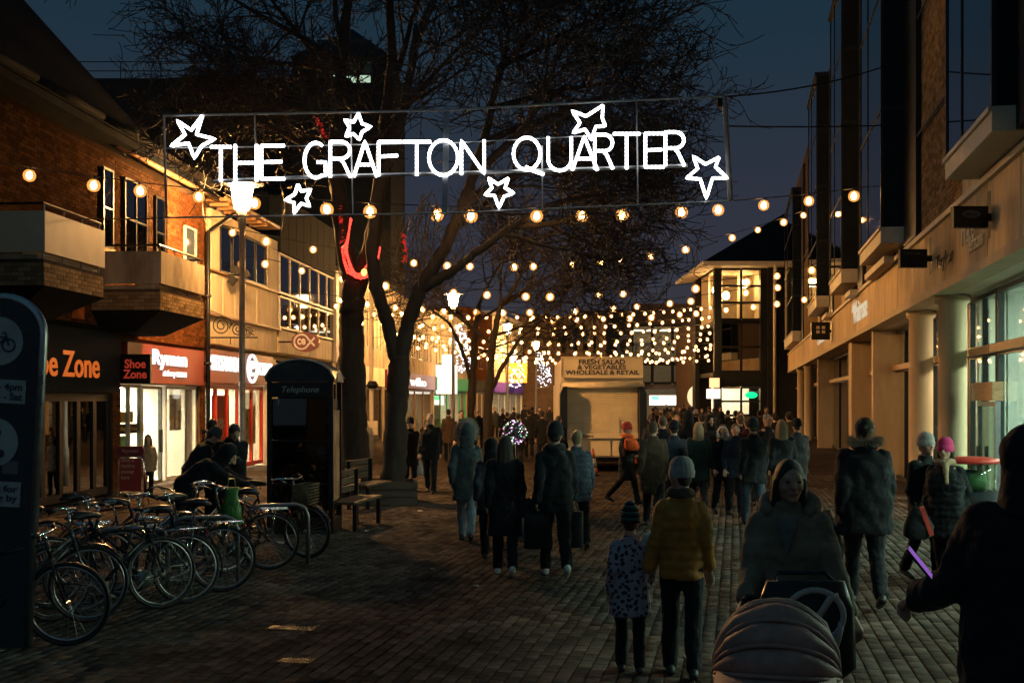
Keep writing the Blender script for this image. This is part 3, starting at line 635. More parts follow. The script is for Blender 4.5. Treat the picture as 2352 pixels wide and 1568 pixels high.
shop_row('purple_window_shop', 'shop with purple window display just before the vegetable van', 0, 0, 9.4, None, 'purple_front', '', None, 'room_white', 'ceiling_white', 45, 'white_frame', 5, LF2, 19.1, 33.0, ['goods_blue'], wallm='cream_panel')
ys = LF2.world(24.5, 0, 0); yb = empty('yellow_projecting_sign', (ys.x, ys.y, 0), 0, 'small yellow projecting bookshop sign above the purple window', 'sign')
MB().box(0.1, 1.9, -0.06, 0.06, 3.6, 5.3).build('board', mat('sign_yellow', (0.75, 0.42, 0.04), 0.5, 0.1, emit=(1, 0.55, 0.05), estr=0.05), yb)
txt('lettering', 'The\nWorks', 1.3, 1.0, MATS['goods_black'], yb, (0.35, -0.065, 3.95), (math.pi / 2, 0, 0), ext=0.004, bold=0.01, align='CENTER')
MB().cyl((0, 0, 4.9), (0.12, 0, 4.9), 0.04, n=6).build('bracket', MATS['black_metal'], yb)
# lit white box sign beside the red fascia
wb = LF.world(U(998), 0, 0); wv = empty('white_box_sign', (wb.x, wb.y, 0), 0, 'glowing white box sign projecting beside the dark red fascia', 'sign')
MB().box(0.1, 1.5, -0.1, 0.1, 2.5, 4.4).box(0.5, 1.2, -0.1, 0.1, 4.4, 5.1).build('light_box', emat('box_glow', (1.0, 0.90, 0.74), 1.6), wv)
MB().box(0.0, 0.1, -0.05, 0.05, 3.2, 3.4).build('bracket', MATS['black_metal'], wv)
# dark tower block and flat roof behind the row
tb = empty('dark_flat_roof_block', (-22, 62, 0), 0, 'dark flat-roofed block with roof railing behind the concrete panel building', 'building')
zt = H + (CY - 180) * 62 / F
MB().box(-4, 13.2, 0, 20, 0, zt).build('wall', MATS['dark_slate'], tb)
t = MB()
for i in range(8): t.cyl((-3.8 + i * 2.2, 0.2, zt), (-3.8 + i * 2.2, 0.2, zt + 0.95), 0.03, n=5)
for z in (0.45, 0.95): t.tube([(-4, 0.2, zt + z), (13, 0.2, zt + z)], 0.03, 5)
t.build('railing', MATS['black_metal'], tb)
MB().box(3.4, 5.4, 2, 5, zt, zt + 0.75).build('roof_plant', MATS['dark_slate'], tb)
tw_ = empty('stair_tower', (-10.4, 60, 0), 0, 'dark tower with a tall pale green lit window behind the big tree', 'tower')
zt2 = H + (CY - 62) * 60 / F
t = MB(); t.box(-1.2, 0.1, 0, 8, 0, zt2 - 1.6); t.box(3.0, 4.0, 0, 8, 0, zt2 - 1.6); t.box(0.1, 3.0, 0, 8, 0, H + (CY - 190) * 60 / F); t.box(0.1, 3.0, 3.2, 8, 0, zt2 - 1.6)
t.add([(-1.3, -0.1, zt2 - 1.6), (4.1, -0.1, zt2 - 1.6), (4.1, 8, zt2 - 1.6), (-1.3, 8, zt2 - 1.6), (1.4, 4, zt2 + 1.2)], [(0,1,2,3), (0,1,4), (1,2,4), (2,3,4), (3,0,4)])
t.build('wall', MATS['dark_slate'], tw_)
w_ = MB()
for i in range(5): a = 0.1 + 2.9 * i / 4; w_.box(a - 0.06, a + 0.06, -0.02, 0.08, H + (CY - 190) * 60 / F, zt2 - 1.6)
for i in range(1, 3): zz = H + (CY - 190) * 60 / F + i * 1.1; w_.box(0.1, 3.0, -0.015, 0.07, zz - 0.05, zz + 0.05)
w_ = w_.build('window', MATS['dark_frame'], tw_)
emat('green_room', (0.62, 0.85, 0.62), 0.75)
MB().box(0.1, 3.0, 3.0, 3.1, H + (CY - 190) * 60 / F, zt2 - 1.7).build('lit_room_wall', MATS['green_room'], tw_)
# ================================================================ right-hand building
bR = RF.empty('stone_shop_building', 'long stone-faced building with columns, shopfronts and tall glazed bays on the right', 'building')
V = RF.u
uN, uE = -6.0, V(1811)
zf0, zf1, zt_ = 3.87, 5.03, 14.2
RF.part('wall', MATS['mortar'], bR, (uN, uE, -0.6, -0.05, 5.03, zt_), (uN, uE, -9, -8.6, 0, zt_), (uE - 0.4, uE, -8.6, -0.6, 0, zt_), (uN, uN + 0.4, -8.6, -0.6, 0, zt_), (uN, uE, -8.6, -0.6, 5.0, 5.2), (uN, uE, -8.6, -0.05, zt_, zt_ + 0.3), (uN, uE, -0.7, -0.25, zf0 + 0.1, zf1))
# fascia of stone slabs
slabs = [2352 + 900, 2480, 2345, 2268, 2205, 2160, 2125, 2092, 2062, 2034, 2008, 1986, 1966, 1949, 1933, 1918, 1904, 1891, 1879, 1868, 1858, 1849, 1840, 1831, 1822]
uu = [V(x) for x in slabs[1:]] + [uE]; uu[0] = uN
for i in range(len(uu) - 1): RF.part('fascia_slab', MATS['stone_panel'], bR, (uu[i] + 0.014, uu[i + 1] - 0.014, -0.25, 0.0, zf0 + 0.14, zf1))
RF.part('fascia_moulding', MATS['stone_column'], bR, (uN, uE, -0.3, 0.05, zf0, zf0 + 0.13)); RF.part('end_return', MATS['stone_panel'], bR, (uE - 0.001, uE + 0.25, -0.9, 0.02, zf0, zf1 + 0.02))
RF.part('soffit', MATS['cream_panel'], bR, (uN, uE, -1.6, -0.3, zf0 + 0.02, zf0 + 0.1))
RF.part('sill_course', MATS['cream_panel'], bR, (uN, uE, -0.06, 0.07, zf1, zf1 + 0.09))
# upper wall: brick panels and stone strips between bays
def pier(x0, x1, m, off=0.0, u0=None, u1=None, z0=5.13, z1=14.15): RF.part('facing_panel', MATS[m], bR, ((V(x0) if u0 is None else u0), (V(x1) if u1 is None else u1), -0.05, 0.03 + off, z0, z1))
p_off = 0.5
bays = [  # far edge x, near edge x (front face), base y at far edge (bottom of the pale apron), apron px at far edge, top z
    (2171, 2278, 500, 42, 15.2), (1975, 2023, 610, 28, 15.2), (1906, 1932, 678, 26, 13.9), (1856, 1875, 727, 22, 13.9), (1801.5, 1820, 808, 20, 13.0)]
edges = []
for (xf, xn, yb, ap, top) in bays:
    a, b = V(xn, p_off), V(xf, p_off); zb = max(RF.z(xf, yb, p_off), 5.14); za = zb + ap * RF.Y(xf, p_off) / F * 0.9
    edges.append((a, b))
    t = MB(); RF.box(t, a, b, 0.0, p_off, zb, za); RF.box(t, a, b, 0.0, p_off + 0.04, za, za + 0.06)
    by = t.build('bay_window', MATS['cream_panel'], bR)
    fr_ = MB(); w = 0.06; zs = [za + 0.06 + (top - za - 0.06) * i / 4 for i in range(5)]
    for uu_ in (a, b - w): RF.box(fr_, uu_, uu_ + w, p_off - w, p_off, za + 0.06, top)
    RF.box(fr_, a + (b - a) * 0.62, a + (b - a) * 0.62 + 0.05, p_off - 0.05, p_off - 0.004, za + 0.06, top)
    for z in zs[1:]: RF.box(fr_, a + w, b - w, p_off - 0.05, p_off - 0.006, z - 0.04, z + 0.04); RF.box(fr_, a + 0.002, a + 0.05, 0.02, p_off - w, z - 0.04, z + 0.04)
    RF.box(fr_, a - 0.05, b + 0.05, -0.02, p_off + 0.05, top, top + 0.12)
    fr_.build('frame', MATS['dark_frame'], by)
    for i in range(4):
        RF.part('pane', MATS['glass_blue'], by, (a + w, a + (b - a) * 0.62, p_off - 0.035, p_off - 0.02, zs[i] + 0.05, zs[i + 1] - 0.05))
        RF.part('pane', MATS['glass_blue'], by, (a + (b - a) * 0.62 + 0.05, b - w, p_off - 0.035, p_off - 0.02, zs[i] + 0.05, zs[i + 1] - 0.05))
    RF.part('side_panel', MATS['dark_slate'], by, (a + 0.004, a + 0.03, 0.0, p_off - w, za + 0.06, top)); RF.part('side_panel', MATS['dark_slate'], by, (b - 0.03, b - 0.004, 0.0, p_off - w, za + 0.06, top))
    RF.part('blind', MATS['room_dark'], by, (a + w, b - w, -0.04, 0.02, za + 0.07, top))
# between the bays, sheets of thin horizontal brick and stone strips
gaps = [(edges[1][1], edges[0][0]) if False else (edges[0][1], edges[1][0]), (edges[1][1], edges[2][0]), (edges[2][1], edges[3][0]), (edges[3][1], edges[4][0])]
rects = []
for gi, (a, b) in enumerate(gaps):
    w = b - a
    RF.part('stone_strip', MATS['stone_panel'], bR, (a + 0.03, a + min(1.3, w * 0.3), -0.05, 0.03, 5.14, 14.1))
    for z in (7.0, 9.2, 11.4): RF.part('dark_joint_strip', MATS['black_metal'], bR, (a + 0.02, b - 0.02, 0.03, 0.045, z, z + 0.05))  # black strips across the panels at joint height
    s0 = a + min(1.3, w * 0.3) + 0.06
    rects.append((s0, b - 0.35, 5.15, 12.0 if gi < 2 else 9.0, -0.05, 'u'))
    if w > 3: RF.part('dark_window', MATS['dark_frame'], bR, (b - min(1.6, w * 0.25), b - 0.02, -0.04, 0.06, 5.15, 14.0))
brick_field(bR, RF, rects[:2], 'brick_buff')
for (a, b, z0, z1, o, q_) in rects[2:]: RF.part('facing_panel', MATS['brick_buff'], bR, (a, b, -0.05, 0.0, z0, z1))
RF.part('near_cladding', MATS['dark_slate'], bR, (uN, edges[0][0] - 0.05, -0.05, 0.25, 5.14, 14.1))
for xs_ in ((2013, 2062), (1964, 1976), (1905, 1916)): RF.part('ledge', MATS['cream_panel'], bR, (V(xs_[1]), V(xs_[0]), 0.07, 0.28, 5.0, 5.14))
# columns and piers
for (x, kind) in ((2185, 'c'), (2113, 'c'), (2020, 'p'), (1966, 'P'), (1888, 'p'), (1857, 'c'), (1840, 'c')):
    u_ = V(x, -0.3)
    if kind == 'c':
        t = MB(); t.lathe([(0.27, 0), (0.27, 0.12), (0.235, 0.16), (0.235, 3.72), (0.29, 3.76), (0.29, 3.87)], RF.pt(u_, -0.32, 0), 24); t.build('column', MATS['stone_column'], bR, True)
    else:
        w = 0.35 if kind == 'p' else 0.95
        RF.part('pier', MATS['stone_column'], bR, (u_ - w / 2, u_ + w / 2, -0.75, -0.12, 0, 3.86))
# shopfront glazing, one bay at a time, with a rail across
def front(x_near, x_far, gm, rm, lm, nl, seed, nx, cols=None, rail=True, u0=None):
    a = V(x_near, -0.7) if u0 is None else u0; b = V(x_far, -0.7)
    RF.window(bR, a, b, 0.06, 2.86, -0.7, nx, 1, 'dark_frame', gm, 0.08, 0.1, 'shop_window'); RF.window(bR, a, b, 2.9, 3.85, -0.7, nx, 1, 'dark_frame', gm, 0.08, 0.1, 'shop_window')
    if rail: RF.part('rail', MATS['timber_rail'], bR, (a, b, -0.69, -0.58, 2.82, 2.95))
    RF.room(bR, a, b - 0.06, 0.05, 3.84, 4.0, rm, lm, nl, -0.85, seed, True, cols)
front(0, 2290, 'glass_green', 'room_green', 'ceiling_green', 5, 61, 3, ['goods_white', 'goods_green', 'goods_white', 'goods_tan'], True, u0=-1.2)
front(2288, 2226, 'glass_green', 'room_green', 'ceiling_green', 2, 62, 2, ['goods_white', 'goods_green'])
front(2224, 2140, 'glass_shop', 'room_white', 'ceiling_white', 2, 63, 2, ['goods_tan', 'goods_yellow', 'goods_green', 'goods_white'])
front(2138, 2030, 'glass_shop', 'room_warm', 'ceiling_warm', 2, 64, 4)
front(2028, 1972, 'glass_shop', 'room_warm', 'ceiling_warm', 1, 65, 3)
front(1970, 1895, 'glass_shop', 'room_dark', 'ceiling_warm', 1, 66, 4)
front(1893, 1815, 'glass_dark', 'room_dark', 'ceiling_warm', 1, 67, 5)
# door under timber lintel in the near bay
RF.part('door_lintel', MATS['timber_rail'], bR, (V(2288, -0.62) - 0.02, V(2240, -0.62), -0.72, -0.56, 2.05, 2.35))
dd = RF.window(bR, V(2286, -0.6), V(2244, -0.6), 0.06, 2.04, -0.6, 1, 1, 'grey_metal', 'glass_green', 0.08, 0.08, 'door')
RF.part('handle', MATS['chrome'], dd, (V(2250, -0.6) - 0.04, V(2250, -0.6), -0.6, -0.54, 0.9, 1.3))
# pendant lamps in the near shop
for i, (xx, oo) in enumerate(((2215, -2.0), (2262, -2.2), (2305, -1.9), (2335, -2.6))):
    u_ = V(xx, oo); t = MB(); t.lathe([(0.03, 0.42), (0.12, 0.3), (0.13, 0.12), (0.07, 0.0)], RF.pt(u_, oo, 2.55), 12); t.cyl(RF.pt(u_, oo, 2.97), RF.pt(u_, oo, 3.82), 0.012, n=5)
    t.build('pendant_lamp', emat('pendant_glow', (1.0, 0.86, 0.62), 9.0), bR, True)
# wall lettering
mat('pale_letter', (0.72, 0.6, 0.42), 0.4, 0.1); emat('letter_cream', (1.0, 0.82, 0.55), 0.7); mat('dark_letter', (0.03, 0.03, 0.03), 0.4, 0.1)
RF.text('lettering', 'Mace', V(2243), V(2214) - V(2243), RF.z(2228, 558), 0.42, 0.03, MATS['pale_letter'], bR, bold=0.0, ext=0.008)
RF.text('lettering', 'Senators', V(2262) , V(2246) - V(2262) + 0.5, RF.z(2255, 566), 0.24, 0.03, MATS['pale_letter'], bR, bold=0.0, ext=0.008)
RF.text('lettering', 'Taylor', V(2192), V(2154) - V(2192), RF.z(2172, 620), 0.30, 0.03, MATS['dark_letter'], bR, bold=0.0, ext=0.008)
RF.text('lettering', 'Waitrose', V(1994), V(1962) - V(1994), RF.z(1978, 735), 0.62, 0.03, MATS['letter_cream'], bR, bold=0.0, ext=0.008)
RF.text('lettering', 'little', V(1968), V(1960) - V(1968), RF.z(1964, 716), 0.22, 0.03, MATS['letter_cream'], bR, bold=0.0, ext=0.008)
RF.text('lettering', 'Hotter', V(1902), V(1880) - V(1902), RF.z(1890, 786), 0.5, 0.03, MATS['letter_cream'], bR, bold=0.0, ext=0.008)
# projecting signs
def proj_sign(name, label, x_wall, x0, x1, y0, y1, textf):
    Yw = RF.Y(x_wall); w = RF.world(RF.uY(Yw), 0, 0); s1 = Yw / F
    e = empty(name, (w.x, w.y, 0), 0, label, 'sign')
    a, b = (x0 - x_wall) * s1, (x1 - x_wall) * s1; z0, z1 = H + (CY - y1) * s1, H + (CY - y0) * s1
    MB().box(a, b, -0.06, 0.06, z0, z1).build('board', MATS['black_metal'], e)
    MB().box(b, 0.04, -0.03, 0.03, (z0 + z1) / 2 - 0.05, (z0 + z1) / 2 + 0.05).box(0.0, 0.08, -0.12, 0.12, z0 - 0.12, z1 + 0.22).build('bracket', MATS['black_metal'], e)
    textf(e, a, b, z0, z1); return e
mat('sign_ghost', (0.12, 0.13, 0.13), 0.5, 0.1); mat('sign_ghost2', (0.05, 0.055, 0.06), 0.5, 0.1)
def t1(e, a, b, z0, z1):
    w, h = b - a, z1 - z0; t = MB(); t.lathe([(1.0, -0.07), (1.0, -0.062)], (0, 0, 0), 26, 'y'); t.v = [(p[0] * w * 0.27 + a + w / 2, p[1], p[2] * h * 0.18 + z0 + h * 0.62) for p in t.v]; t.build('oval_badge', MATS['sign_ghost'], e)
    txt('lettering', 'Mace', w * 0.34, h * 0.17, MATS['sign_ghost2'], e, (a + w * 0.33, -0.075, z0 + h * 0.54), (math.pi / 2, 0, 0), ext=0.004, bold=0.02)
def t2(e, a, b, z0, z1): txt('lettering', 'Waitrose', (b - a) * 0.66, (z1 - z0) * 0.16, MATS['sign_ghost2'], e, (a + (b - a) * 0.1, -0.065, z0 + (z1 - z0) * 0.7), (math.pi / 2, 0, 0), ext=0.004, bold=0.02)
def t3(e, a, b, z0, z1):
    w, h = b - a, z1 - z0
    for i in range(2):
        for j in range(2): MB().box(a + w * (0.26 + i * 0.3), a + w * (0.44 + i * 0.3), -0.066, -0.06, z0 + h * (0.36 + j * 0.25), z0 + h * (0.53 + j * 0.25)).build('square', MATS['pale_letter'], e)
proj_sign('oval_badge_sign', 'dark projecting board with a faint oval badge above the near doorway', 2276, 2187, 2266, 475, 524, t1)
proj_sign('grocer_projecting_sign', 'dark blank-looking projecting board between the two glazed bays', 2140, 2065, 2127, 573, 615, t2)
proj_sign('four_square_sign', 'black projecting sign with four pale squares on the stone fascia', 1910, 1863, 1905, 740, 780, t3)

# ================================================================ corner pavilion at the far right
def boxes(mb, *bs):
    for b in bs: mb.box(*b)
    return mb
Yp = 77.0; sP = Yp / F
def X_(x): return (x - CX) * sP
def Z_(y): return H + (CY - y) * sP
pv = empty('corner_pavilion', (0, Yp, 0), 0, 'glazed corner pavilion with overhanging hipped roof and lit upper room', 'building')
xa, xb, xc = X_(1641), X_(1762), X_(1800); zg, ztop = Z_(853), Z_(612)
t = MB(); boxes(t, (xa, xa + 0.5, 0, 0.5, 0, ztop), (xb - 0.45, xb, 0, 0.5, 0, ztop), (xa, xb, 0.02, 0.5, zg - 1.0, zg), (xb, xc + 6, -0.3, 0.3, 0, ztop), (xa, xc + 6, 9, 9.4, 0, ztop), (xa, xa + 0.3, 8, 9, 0, ztop), (xa + 0.3, xc, 0.5, 9, Z_(733) - 0.3, Z_(733)), (xa + 0.3, xc, 0.5, 9, zg - 0.3, zg))
t.build('wall', MATS['dark_frame'], pv)
def flat_win(parent, x0, x1, z0, z1, y, nx, nz, fm, gm, bar=0.12, name='window', mullx=None):
    mb = MB(); us = mullx or [x0 + (x1 - x0) * i / nx for i in range(nx + 1)]; zs = [z0 + (z1 - z0) * i / nz for i in range(nz + 1)]; nx = len(us) - 1
    for i, u in enumerate(us): mb.box(u - bar / 2, u + bar / 2, y - 0.1, y, z0, z1)
    for z in zs:
        for i in range(nx): mb.box(us[i] + bar / 2, us[i + 1] - bar / 2, y - 0.09, y - 0.005, z - bar / 2, z + bar / 2)
    w = mb.build(name, MATS[fm], parent)
    for i in range(nx):
        for j in range(nz): MB().box(us[i] + bar * 0.4, us[i + 1] - bar * 0.4, y - 0.06, y - 0.045, zs[j] + bar * 0.4, zs[j + 1] - bar * 0.4).build('pane', MATS[gm], w)
    return w
mx_ = [X_(x) for x in (1653, 1704, 1752)]
flat_win(pv, 0, 0, Z_(733), ztop - 0.15, 0.3, 2, 3, 'black_metal', 'glass_shop', 0.16, mullx=mx_)
flat_win(pv, 0, 0, zg, Z_(740), 0.3, 2, 2, 'black_metal', 'glass_dark', 0.16, mullx=mx_)
MB().box(xa + 0.3, xc, 7, 7.1, Z_(733), ztop).box(xa + 0.3, xa + 0.4, 4, 7, Z_(733), ztop).box(xa + 0.3, xc, 0.6, 7, ztop - 0.12, ztop - 0.02).box(xb + 0.05, xb + 0.15, 0.6, 7, Z_(733), ztop).build('interior', MATS['room_warm'], pv)
for (x, y) in ((1665, 655), (1690, 668), (1735, 640)): MB().ell((X_(x), 3.5, Z_(y)), (0.24, 0.24, 0.3)).build('pendant_lamp', emat('pav_lamp', (1.0, 0.58, 0.22), 90), pv)
for x in (1672, 1722): MB().box(X_(x), X_(x) + 0.35, 4.0, 4.35, Z_(733), ztop).build('inner_pillar', MATS['cream_panel'], pv)
flat_win(pv, 0, 0, 0.1, zg - 1.05, 0.3, 2, 3, 'black_metal', 'glass_shop', 0.14, mullx=mx_)
MB().box(xa + 0.5, xb - 0.4, 4, 4.1, 0, zg - 0.4).box(xa + 0.5, xb - 0.4, 0.7, 4, zg - 0.5, zg - 0.4).build('interior', MATS['room_white'], pv)
MB().box(xa + 1.0, xb - 1.0, 1.8, 2.2, zg - 0.6, zg - 0.52).build('ceiling_light', MATS['ceiling_white'], pv)
sgp = MB().box(X_(1660), X_(1702), 0.1, 0.18, Z_(892), Z_(858)).build('shop_sign', MATS['goods_white'], pv)
t = MB(); t.lathe([(0.42, 0.07), (0.42, 0.1)], (X_(1684), 0, Z_(874)), 22, 'y'); t.build('round_emblem', MATS['dark_slate'], sgp)
MB().box(X_(1708), X_(1750), 0.1, 0.18, Z_(892), Z_(858)).build('shop_sign', mat('sign_blue', (0.05, 0.08, 0.12), 0.5, 0.1), pv)
t = MB(); t.lathe([(1, -0.02), (1, 0.05)], (0, 0, 0), 18, 'y'); t.v = [(p[0] * 0.42 + X_(1726), p[1] + 0.05, p[2] * 0.22 + Z_(907)) for p in t.v]; t.build('green_neon_sign', emat('green_neon', (0.01, 0.9, 0.28), 1.4), pv)
# hipped roof with deep eaves
ex0, ex1 = X_(1606), xc + 8; ey0, ey1 = -1.8, 11; zr = Z_(607)
t = MB(); t.add([(ex0, ey0, zr), (ex1, ey0, zr), (ex1, ey1, zr), (ex0, ey1, zr), (ex0 + 7.2, (ey0 + ey1) / 2, zr + 4.4), (ex1, (ey0 + ey1) / 2, zr + 4.4)], [(0,1,5,4), (1,2,5), (2,3,4,5), (3,0,4), (0,1,2,3)])
rf = t.build('roof', MATS['roof_dark'], pv)
MB().box(ex0, ex1, ey0 - 0.03, ey0 + 0.1, zr - 0.28, zr - 0.01).box(ex0 - 0.03, ex0 + 0.1, ey0 + 0.1, ey1, zr - 0.28, zr - 0.01).build('eaves_board', MATS['cream_panel'], rf)
MB().add([(ex0 + 0.1, ey0 + 0.1, zr - 0.24), (ex1, ey0 + 0.1, zr - 0.24), (ex1, 0.05, ztop - 0.1), (xa, 0.05, ztop - 0.1), (xa, 9, ztop - 0.1), (ex0 + 0.1, ey1, zr - 0.24)], [(0,1,2,3), (0,3,4,5)]).build('soffit', MATS['cream_panel'], rf)
MB().tube([(X_(1768), -1.75, zr - 0.2), (X_(1776), -0.5, Z_(650)), (X_(1776), -0.45, 0)], 0.12, 8).build('downpipe', MATS['cream_panel'], pv, True)
# lamp bracket sign on pavilion
sg2 = empty('white_lightbox_sign', (X_(1622), Yp - 0.2, 0), 0, 'small glowing white and orange box signs left of the pavilion', 'sign')
MB().box(0, 0.9, -0.1, 0.1, Z_(915), Z_(893)).build('white_box', MATS['box_glow'], sg2); MB().box(0.2, 0.85, -0.1, 0.1, Z_(890), Z_(868)).build('orange_box', emat('orange_box', (1.0, 0.45, 0.2), 2.2), sg2)
MB().box(0.8, 1.0, -0.05, 0.05, Z_(912), Z_(866)).build('bracket', MATS['black_metal'], sg2)

# ================================================================ far end of the street
Yf = 118.0; sF = Yf / F
def XF(x): return (x - CX) * sF
def ZF(y): return H + (CY - y) * sF
fe = empty('glazed_shopping_centre', (0, Yf, 0), 0, 'tall shopping centre entrance with glazed front closing the end of the street', 'building')
t = MB(); x0, x1 = XF(1330), XF(1600)
boxes(t, (x0, XF(1452), 0, 1, 0, ZF(712)), (XF(1592), x1 + 1, 0, 1, 0, ZF(694)), (XF(1452), XF(1592), 0, 1, ZF(745), ZF(697)), (x0, x1, 12, 12.5, 0, ZF(700)), (XF(1452), XF(1592), 0, 0.6, ZF(894), ZF(882)), (x0, x1 + 1, 1, 12, ZF(712) - 0.3, ZF(712)))
mat('far_brown', (0.12, 0.075, 0.045), 0.8, 0.3, 1.5)
t.build('wall', MATS['far_brown'], fe)
flat_win(fe, XF(1452), XF(1592), ZF(880), ZF(746), 0.3, 3, 3, 'dark_frame', 'glass_shop', 0.3)
MB().box(XF(1452), XF(1592), 6, 6.2, 0, ZF(740)).build('interior', MATS['room_warm'], fe)
for i in range(4): MB().box(XF(1465 + 32 * i), XF(1485 + 32 * i), 3, 5, ZF(752) - 0.1, ZF(752)).build('ceiling_light', emat('far_ceiling', (1.0, 0.85, 0.6), 3.0), fe)
txt('lettering', 'Grafton', XF(1575) - XF(1400), 2.4, mat('ghost_letter', (0.4, 0.36, 0.28), 0.5, 0.1), fe, (XF(1415), -0.15, ZF(822)), (math.pi / 2, 0, 0), ext=0.05, bold=0.02)
MB().box(XF(1492), XF(1560), -0.5, 0.2, ZF(930), ZF(908)).build('entrance_light_box', emat('entr', (1.0, 0.93, 0.8), 3.0), fe)
MB().box(XF(1495), XF(1512), -0.6, -0.51, ZF(918), ZF(909)).build('green_logo', emat('green_logo', (0.15, 0.9, 0.35), 2.5), fe)
fb = empty('brick_gable_block', (0, 96, 0), 0, 'dim brown brick block between the shopping centre and the pavilion', 'building')
def X9(x): return (x - CX) * 96 / F
def Z9(y): return H + (CY - y) * 96 / F
MB().box(X9(1592), X9(1660), 0, 10, 0, Z9(745)).prism([(X9(1592), Z9(745)), (X9(1660), Z9(745)), (X9(1660), Z9(700)), (X9(1640), Z9(700))], 0, 10).build('wall', MATS['far_brown'], fb)
for (x, y0, y1) in ((1602, 880, 848), (1627, 800, 770)): 
    w = MB().box(X9(x) - 0.35, X9(x) + 0.4, -0.06, 0, Z9(y0), Z9(y1)).build('window', MATS['white_frame'], fb); MB().box(X9(x) - 0.27, X9(x) + 0.32, -0.08, -0.062, Z9(y0) + 0.1, Z9(y1) - 0.1).build('pane', MATS['glass_dark'], w)
MB().lathe([(1.1, -0.1), (1.1, 0.0)], (X9(1608), -0.05, 2.4), 20, 'y').build('arched_sign', emat('arch_glow', (1.0, 0.75, 0.4), 1.2), fb)
# side wall closing the left behind the van
lb = empty('tall_brown_block', (0, 108, 0), 0, 'tall dim block behind the strings of bulbs above the van', 'building')
def X10(x): return (x - CX) * 108 / F
MB().box(X10(1180), X10(1392), 0, 10, 0, H + (CY - 725) * 108 / F).build('wall', MATS['far_brown'], lb)
for i in range(4): 
    w = MB().box(X10(1290 + i * 24), X10(1302 + i * 24), -0.06, 0, 6.5, 9).build('window', MATS['dark_frame'], lb); MB().box(X10(1291 + i * 24), X10(1301 + i * 24), -0.09, -0.062, 6.6, 8.9).build('pane', MATS['glass_dark'], w)

# ================================================================ vegetable van
Yv = 32.6; sV = Yv / F
vx = (1383 - CX) * sV
van = empty('vegetable_van', (vx, Yv, 0), 0, 'cream vegetable trader van seen from behind with painted sign and closed shutter', 'van')
def vz(y): return H + (CY - y) * sV
def vX(x): return (x - 1383) * sV
mat('van_cream', (0.82, 0.66, 0.42), 0.45, 0.14, 2.2, 0.06, 25); mat('van_shutter', (0.86, 0.70, 0.44), 0.5, 0.14, 1.4, 0.05, 18); mat('van_sign', (0.84, 0.68, 0.44), 0.45, 0.1, 2); mat('van_letter', (0.045, 0.04, 0.05), 0.5, 0.1)
wv = vX(1480)
MB().box(-wv, wv, 0.02, 5.2, vz(1050), vz(880)).box(-wv + 0.04, wv - 0.04, 0.0, 5.2, vz(880), vz(826)).build('body', MATS['van_cream'], van)
sgn = MB().box(vX(1290), vX(1474), -0.1, 0.02, vz(866), vz(822)).build('sign_board', MATS['van_sign'], van)
t = MB()
for (a, b, c, d) in ((1288, 1476, 822, 819), (1288, 1476, 868, 866)): t.box(vX(a), vX(b), -0.13, -0.05, vz(d) if d < c else vz(c), vz(c) if d < c else vz(d))
t.box(vX(1288), vX(1290), -0.13, -0.05, vz(866), vz(822)); t.box(vX(1474), vX(1476), -0.13, -0.05, vz(866), vz(822)); t.build('trim', MATS['van_cream'], sgn)
for (s_, xx0, xx1, y0, y1) in (('FRESH SALAD', 1329, 1435, 837, 825.5), ('& VEGETABLES', 1326, 1437, 848.5, 838), ('WHOLESALE & RETAIL', 1298, 1468, 860.5, 850)):
    txt('lettering', s_, vX(xx1) - vX(xx0), vz(y1) - vz(y0), MATS['van_letter'], sgn, (vX(xx0), -0.105, vz(y0)), (math.pi / 2, 0, 0), ext=0.003, bold=0.03)
MB().tube([(vX(1290), -0.16, vz(886)), (vX(1478), -0.16, vz(886))], 0.085, 10).build('shutter_roller', MATS['van_cream'], van, True)
t = MB(); n = 22
for i in range(n):
    z0 = vz(1003) + (vz(890) - vz(1003)) * i / n; z1 = vz(1003) + (vz(890) - vz(1003)) * (i + 1) / n - 0.006
    t.add([(vX(1303), -0.045, z0), (vX(1463), -0.045, z0), (vX(1463), -0.052, (z0 + z1) / 2), (vX(1303), -0.052, (z0 + z1) / 2), (vX(1463), -0.045, z1), (vX(1303), -0.045, z1)], [(0,1,2,3), (3,2,4,5)])
t.build('shutter', MATS['van_shutter'], van)
for s_ in (-1, 1):
    MB().prism([(s_ * vX(1465), vz(1010)), (s_ * vX(1465), vz(888)), (s_ * vX(1474), vz(888)), (s_ * vX(1481), vz(905)), (s_ * vX(1481), vz(1010))], -0.5, 0.0).build('folded_flap', MATS['black_metal'], van)
MB().box(-wv, wv, -0.12, 0.02, vz(1006), vz(995)).build('rail', MATS['van_cream'], van)
txt('lettering', 'Welkom', vX(1362) - vX(1312), vz(996.5) - vz(1003.5), MATS['van_letter'], van, (vX(1312), -0.125, vz(1003.5)), (math.pi / 2, 0, 0), ext=0.003, bold=0.03)
for x0, x1 in ((1300, 1352), (1356, 1402), (1406, 1462)):
    MB().box(vX(x0), vX(x1), -0.05, 0.02, vz(1046), vz(1010)).build('lower_panel', MATS['van_shutter'], van)
for x in (1340, 1420): MB().box(vX(x) - 0.02, vX(x) + 0.02, -0.09, -0.05, vz(1000), vz(958)).build('lock_bar', MATS['van_cream'], van)
MB().box(-wv + 0.1, wv - 0.1, 0.1, 5.0, 0.3, vz(1050)).build('chassis', MATS['black_metal'], van)
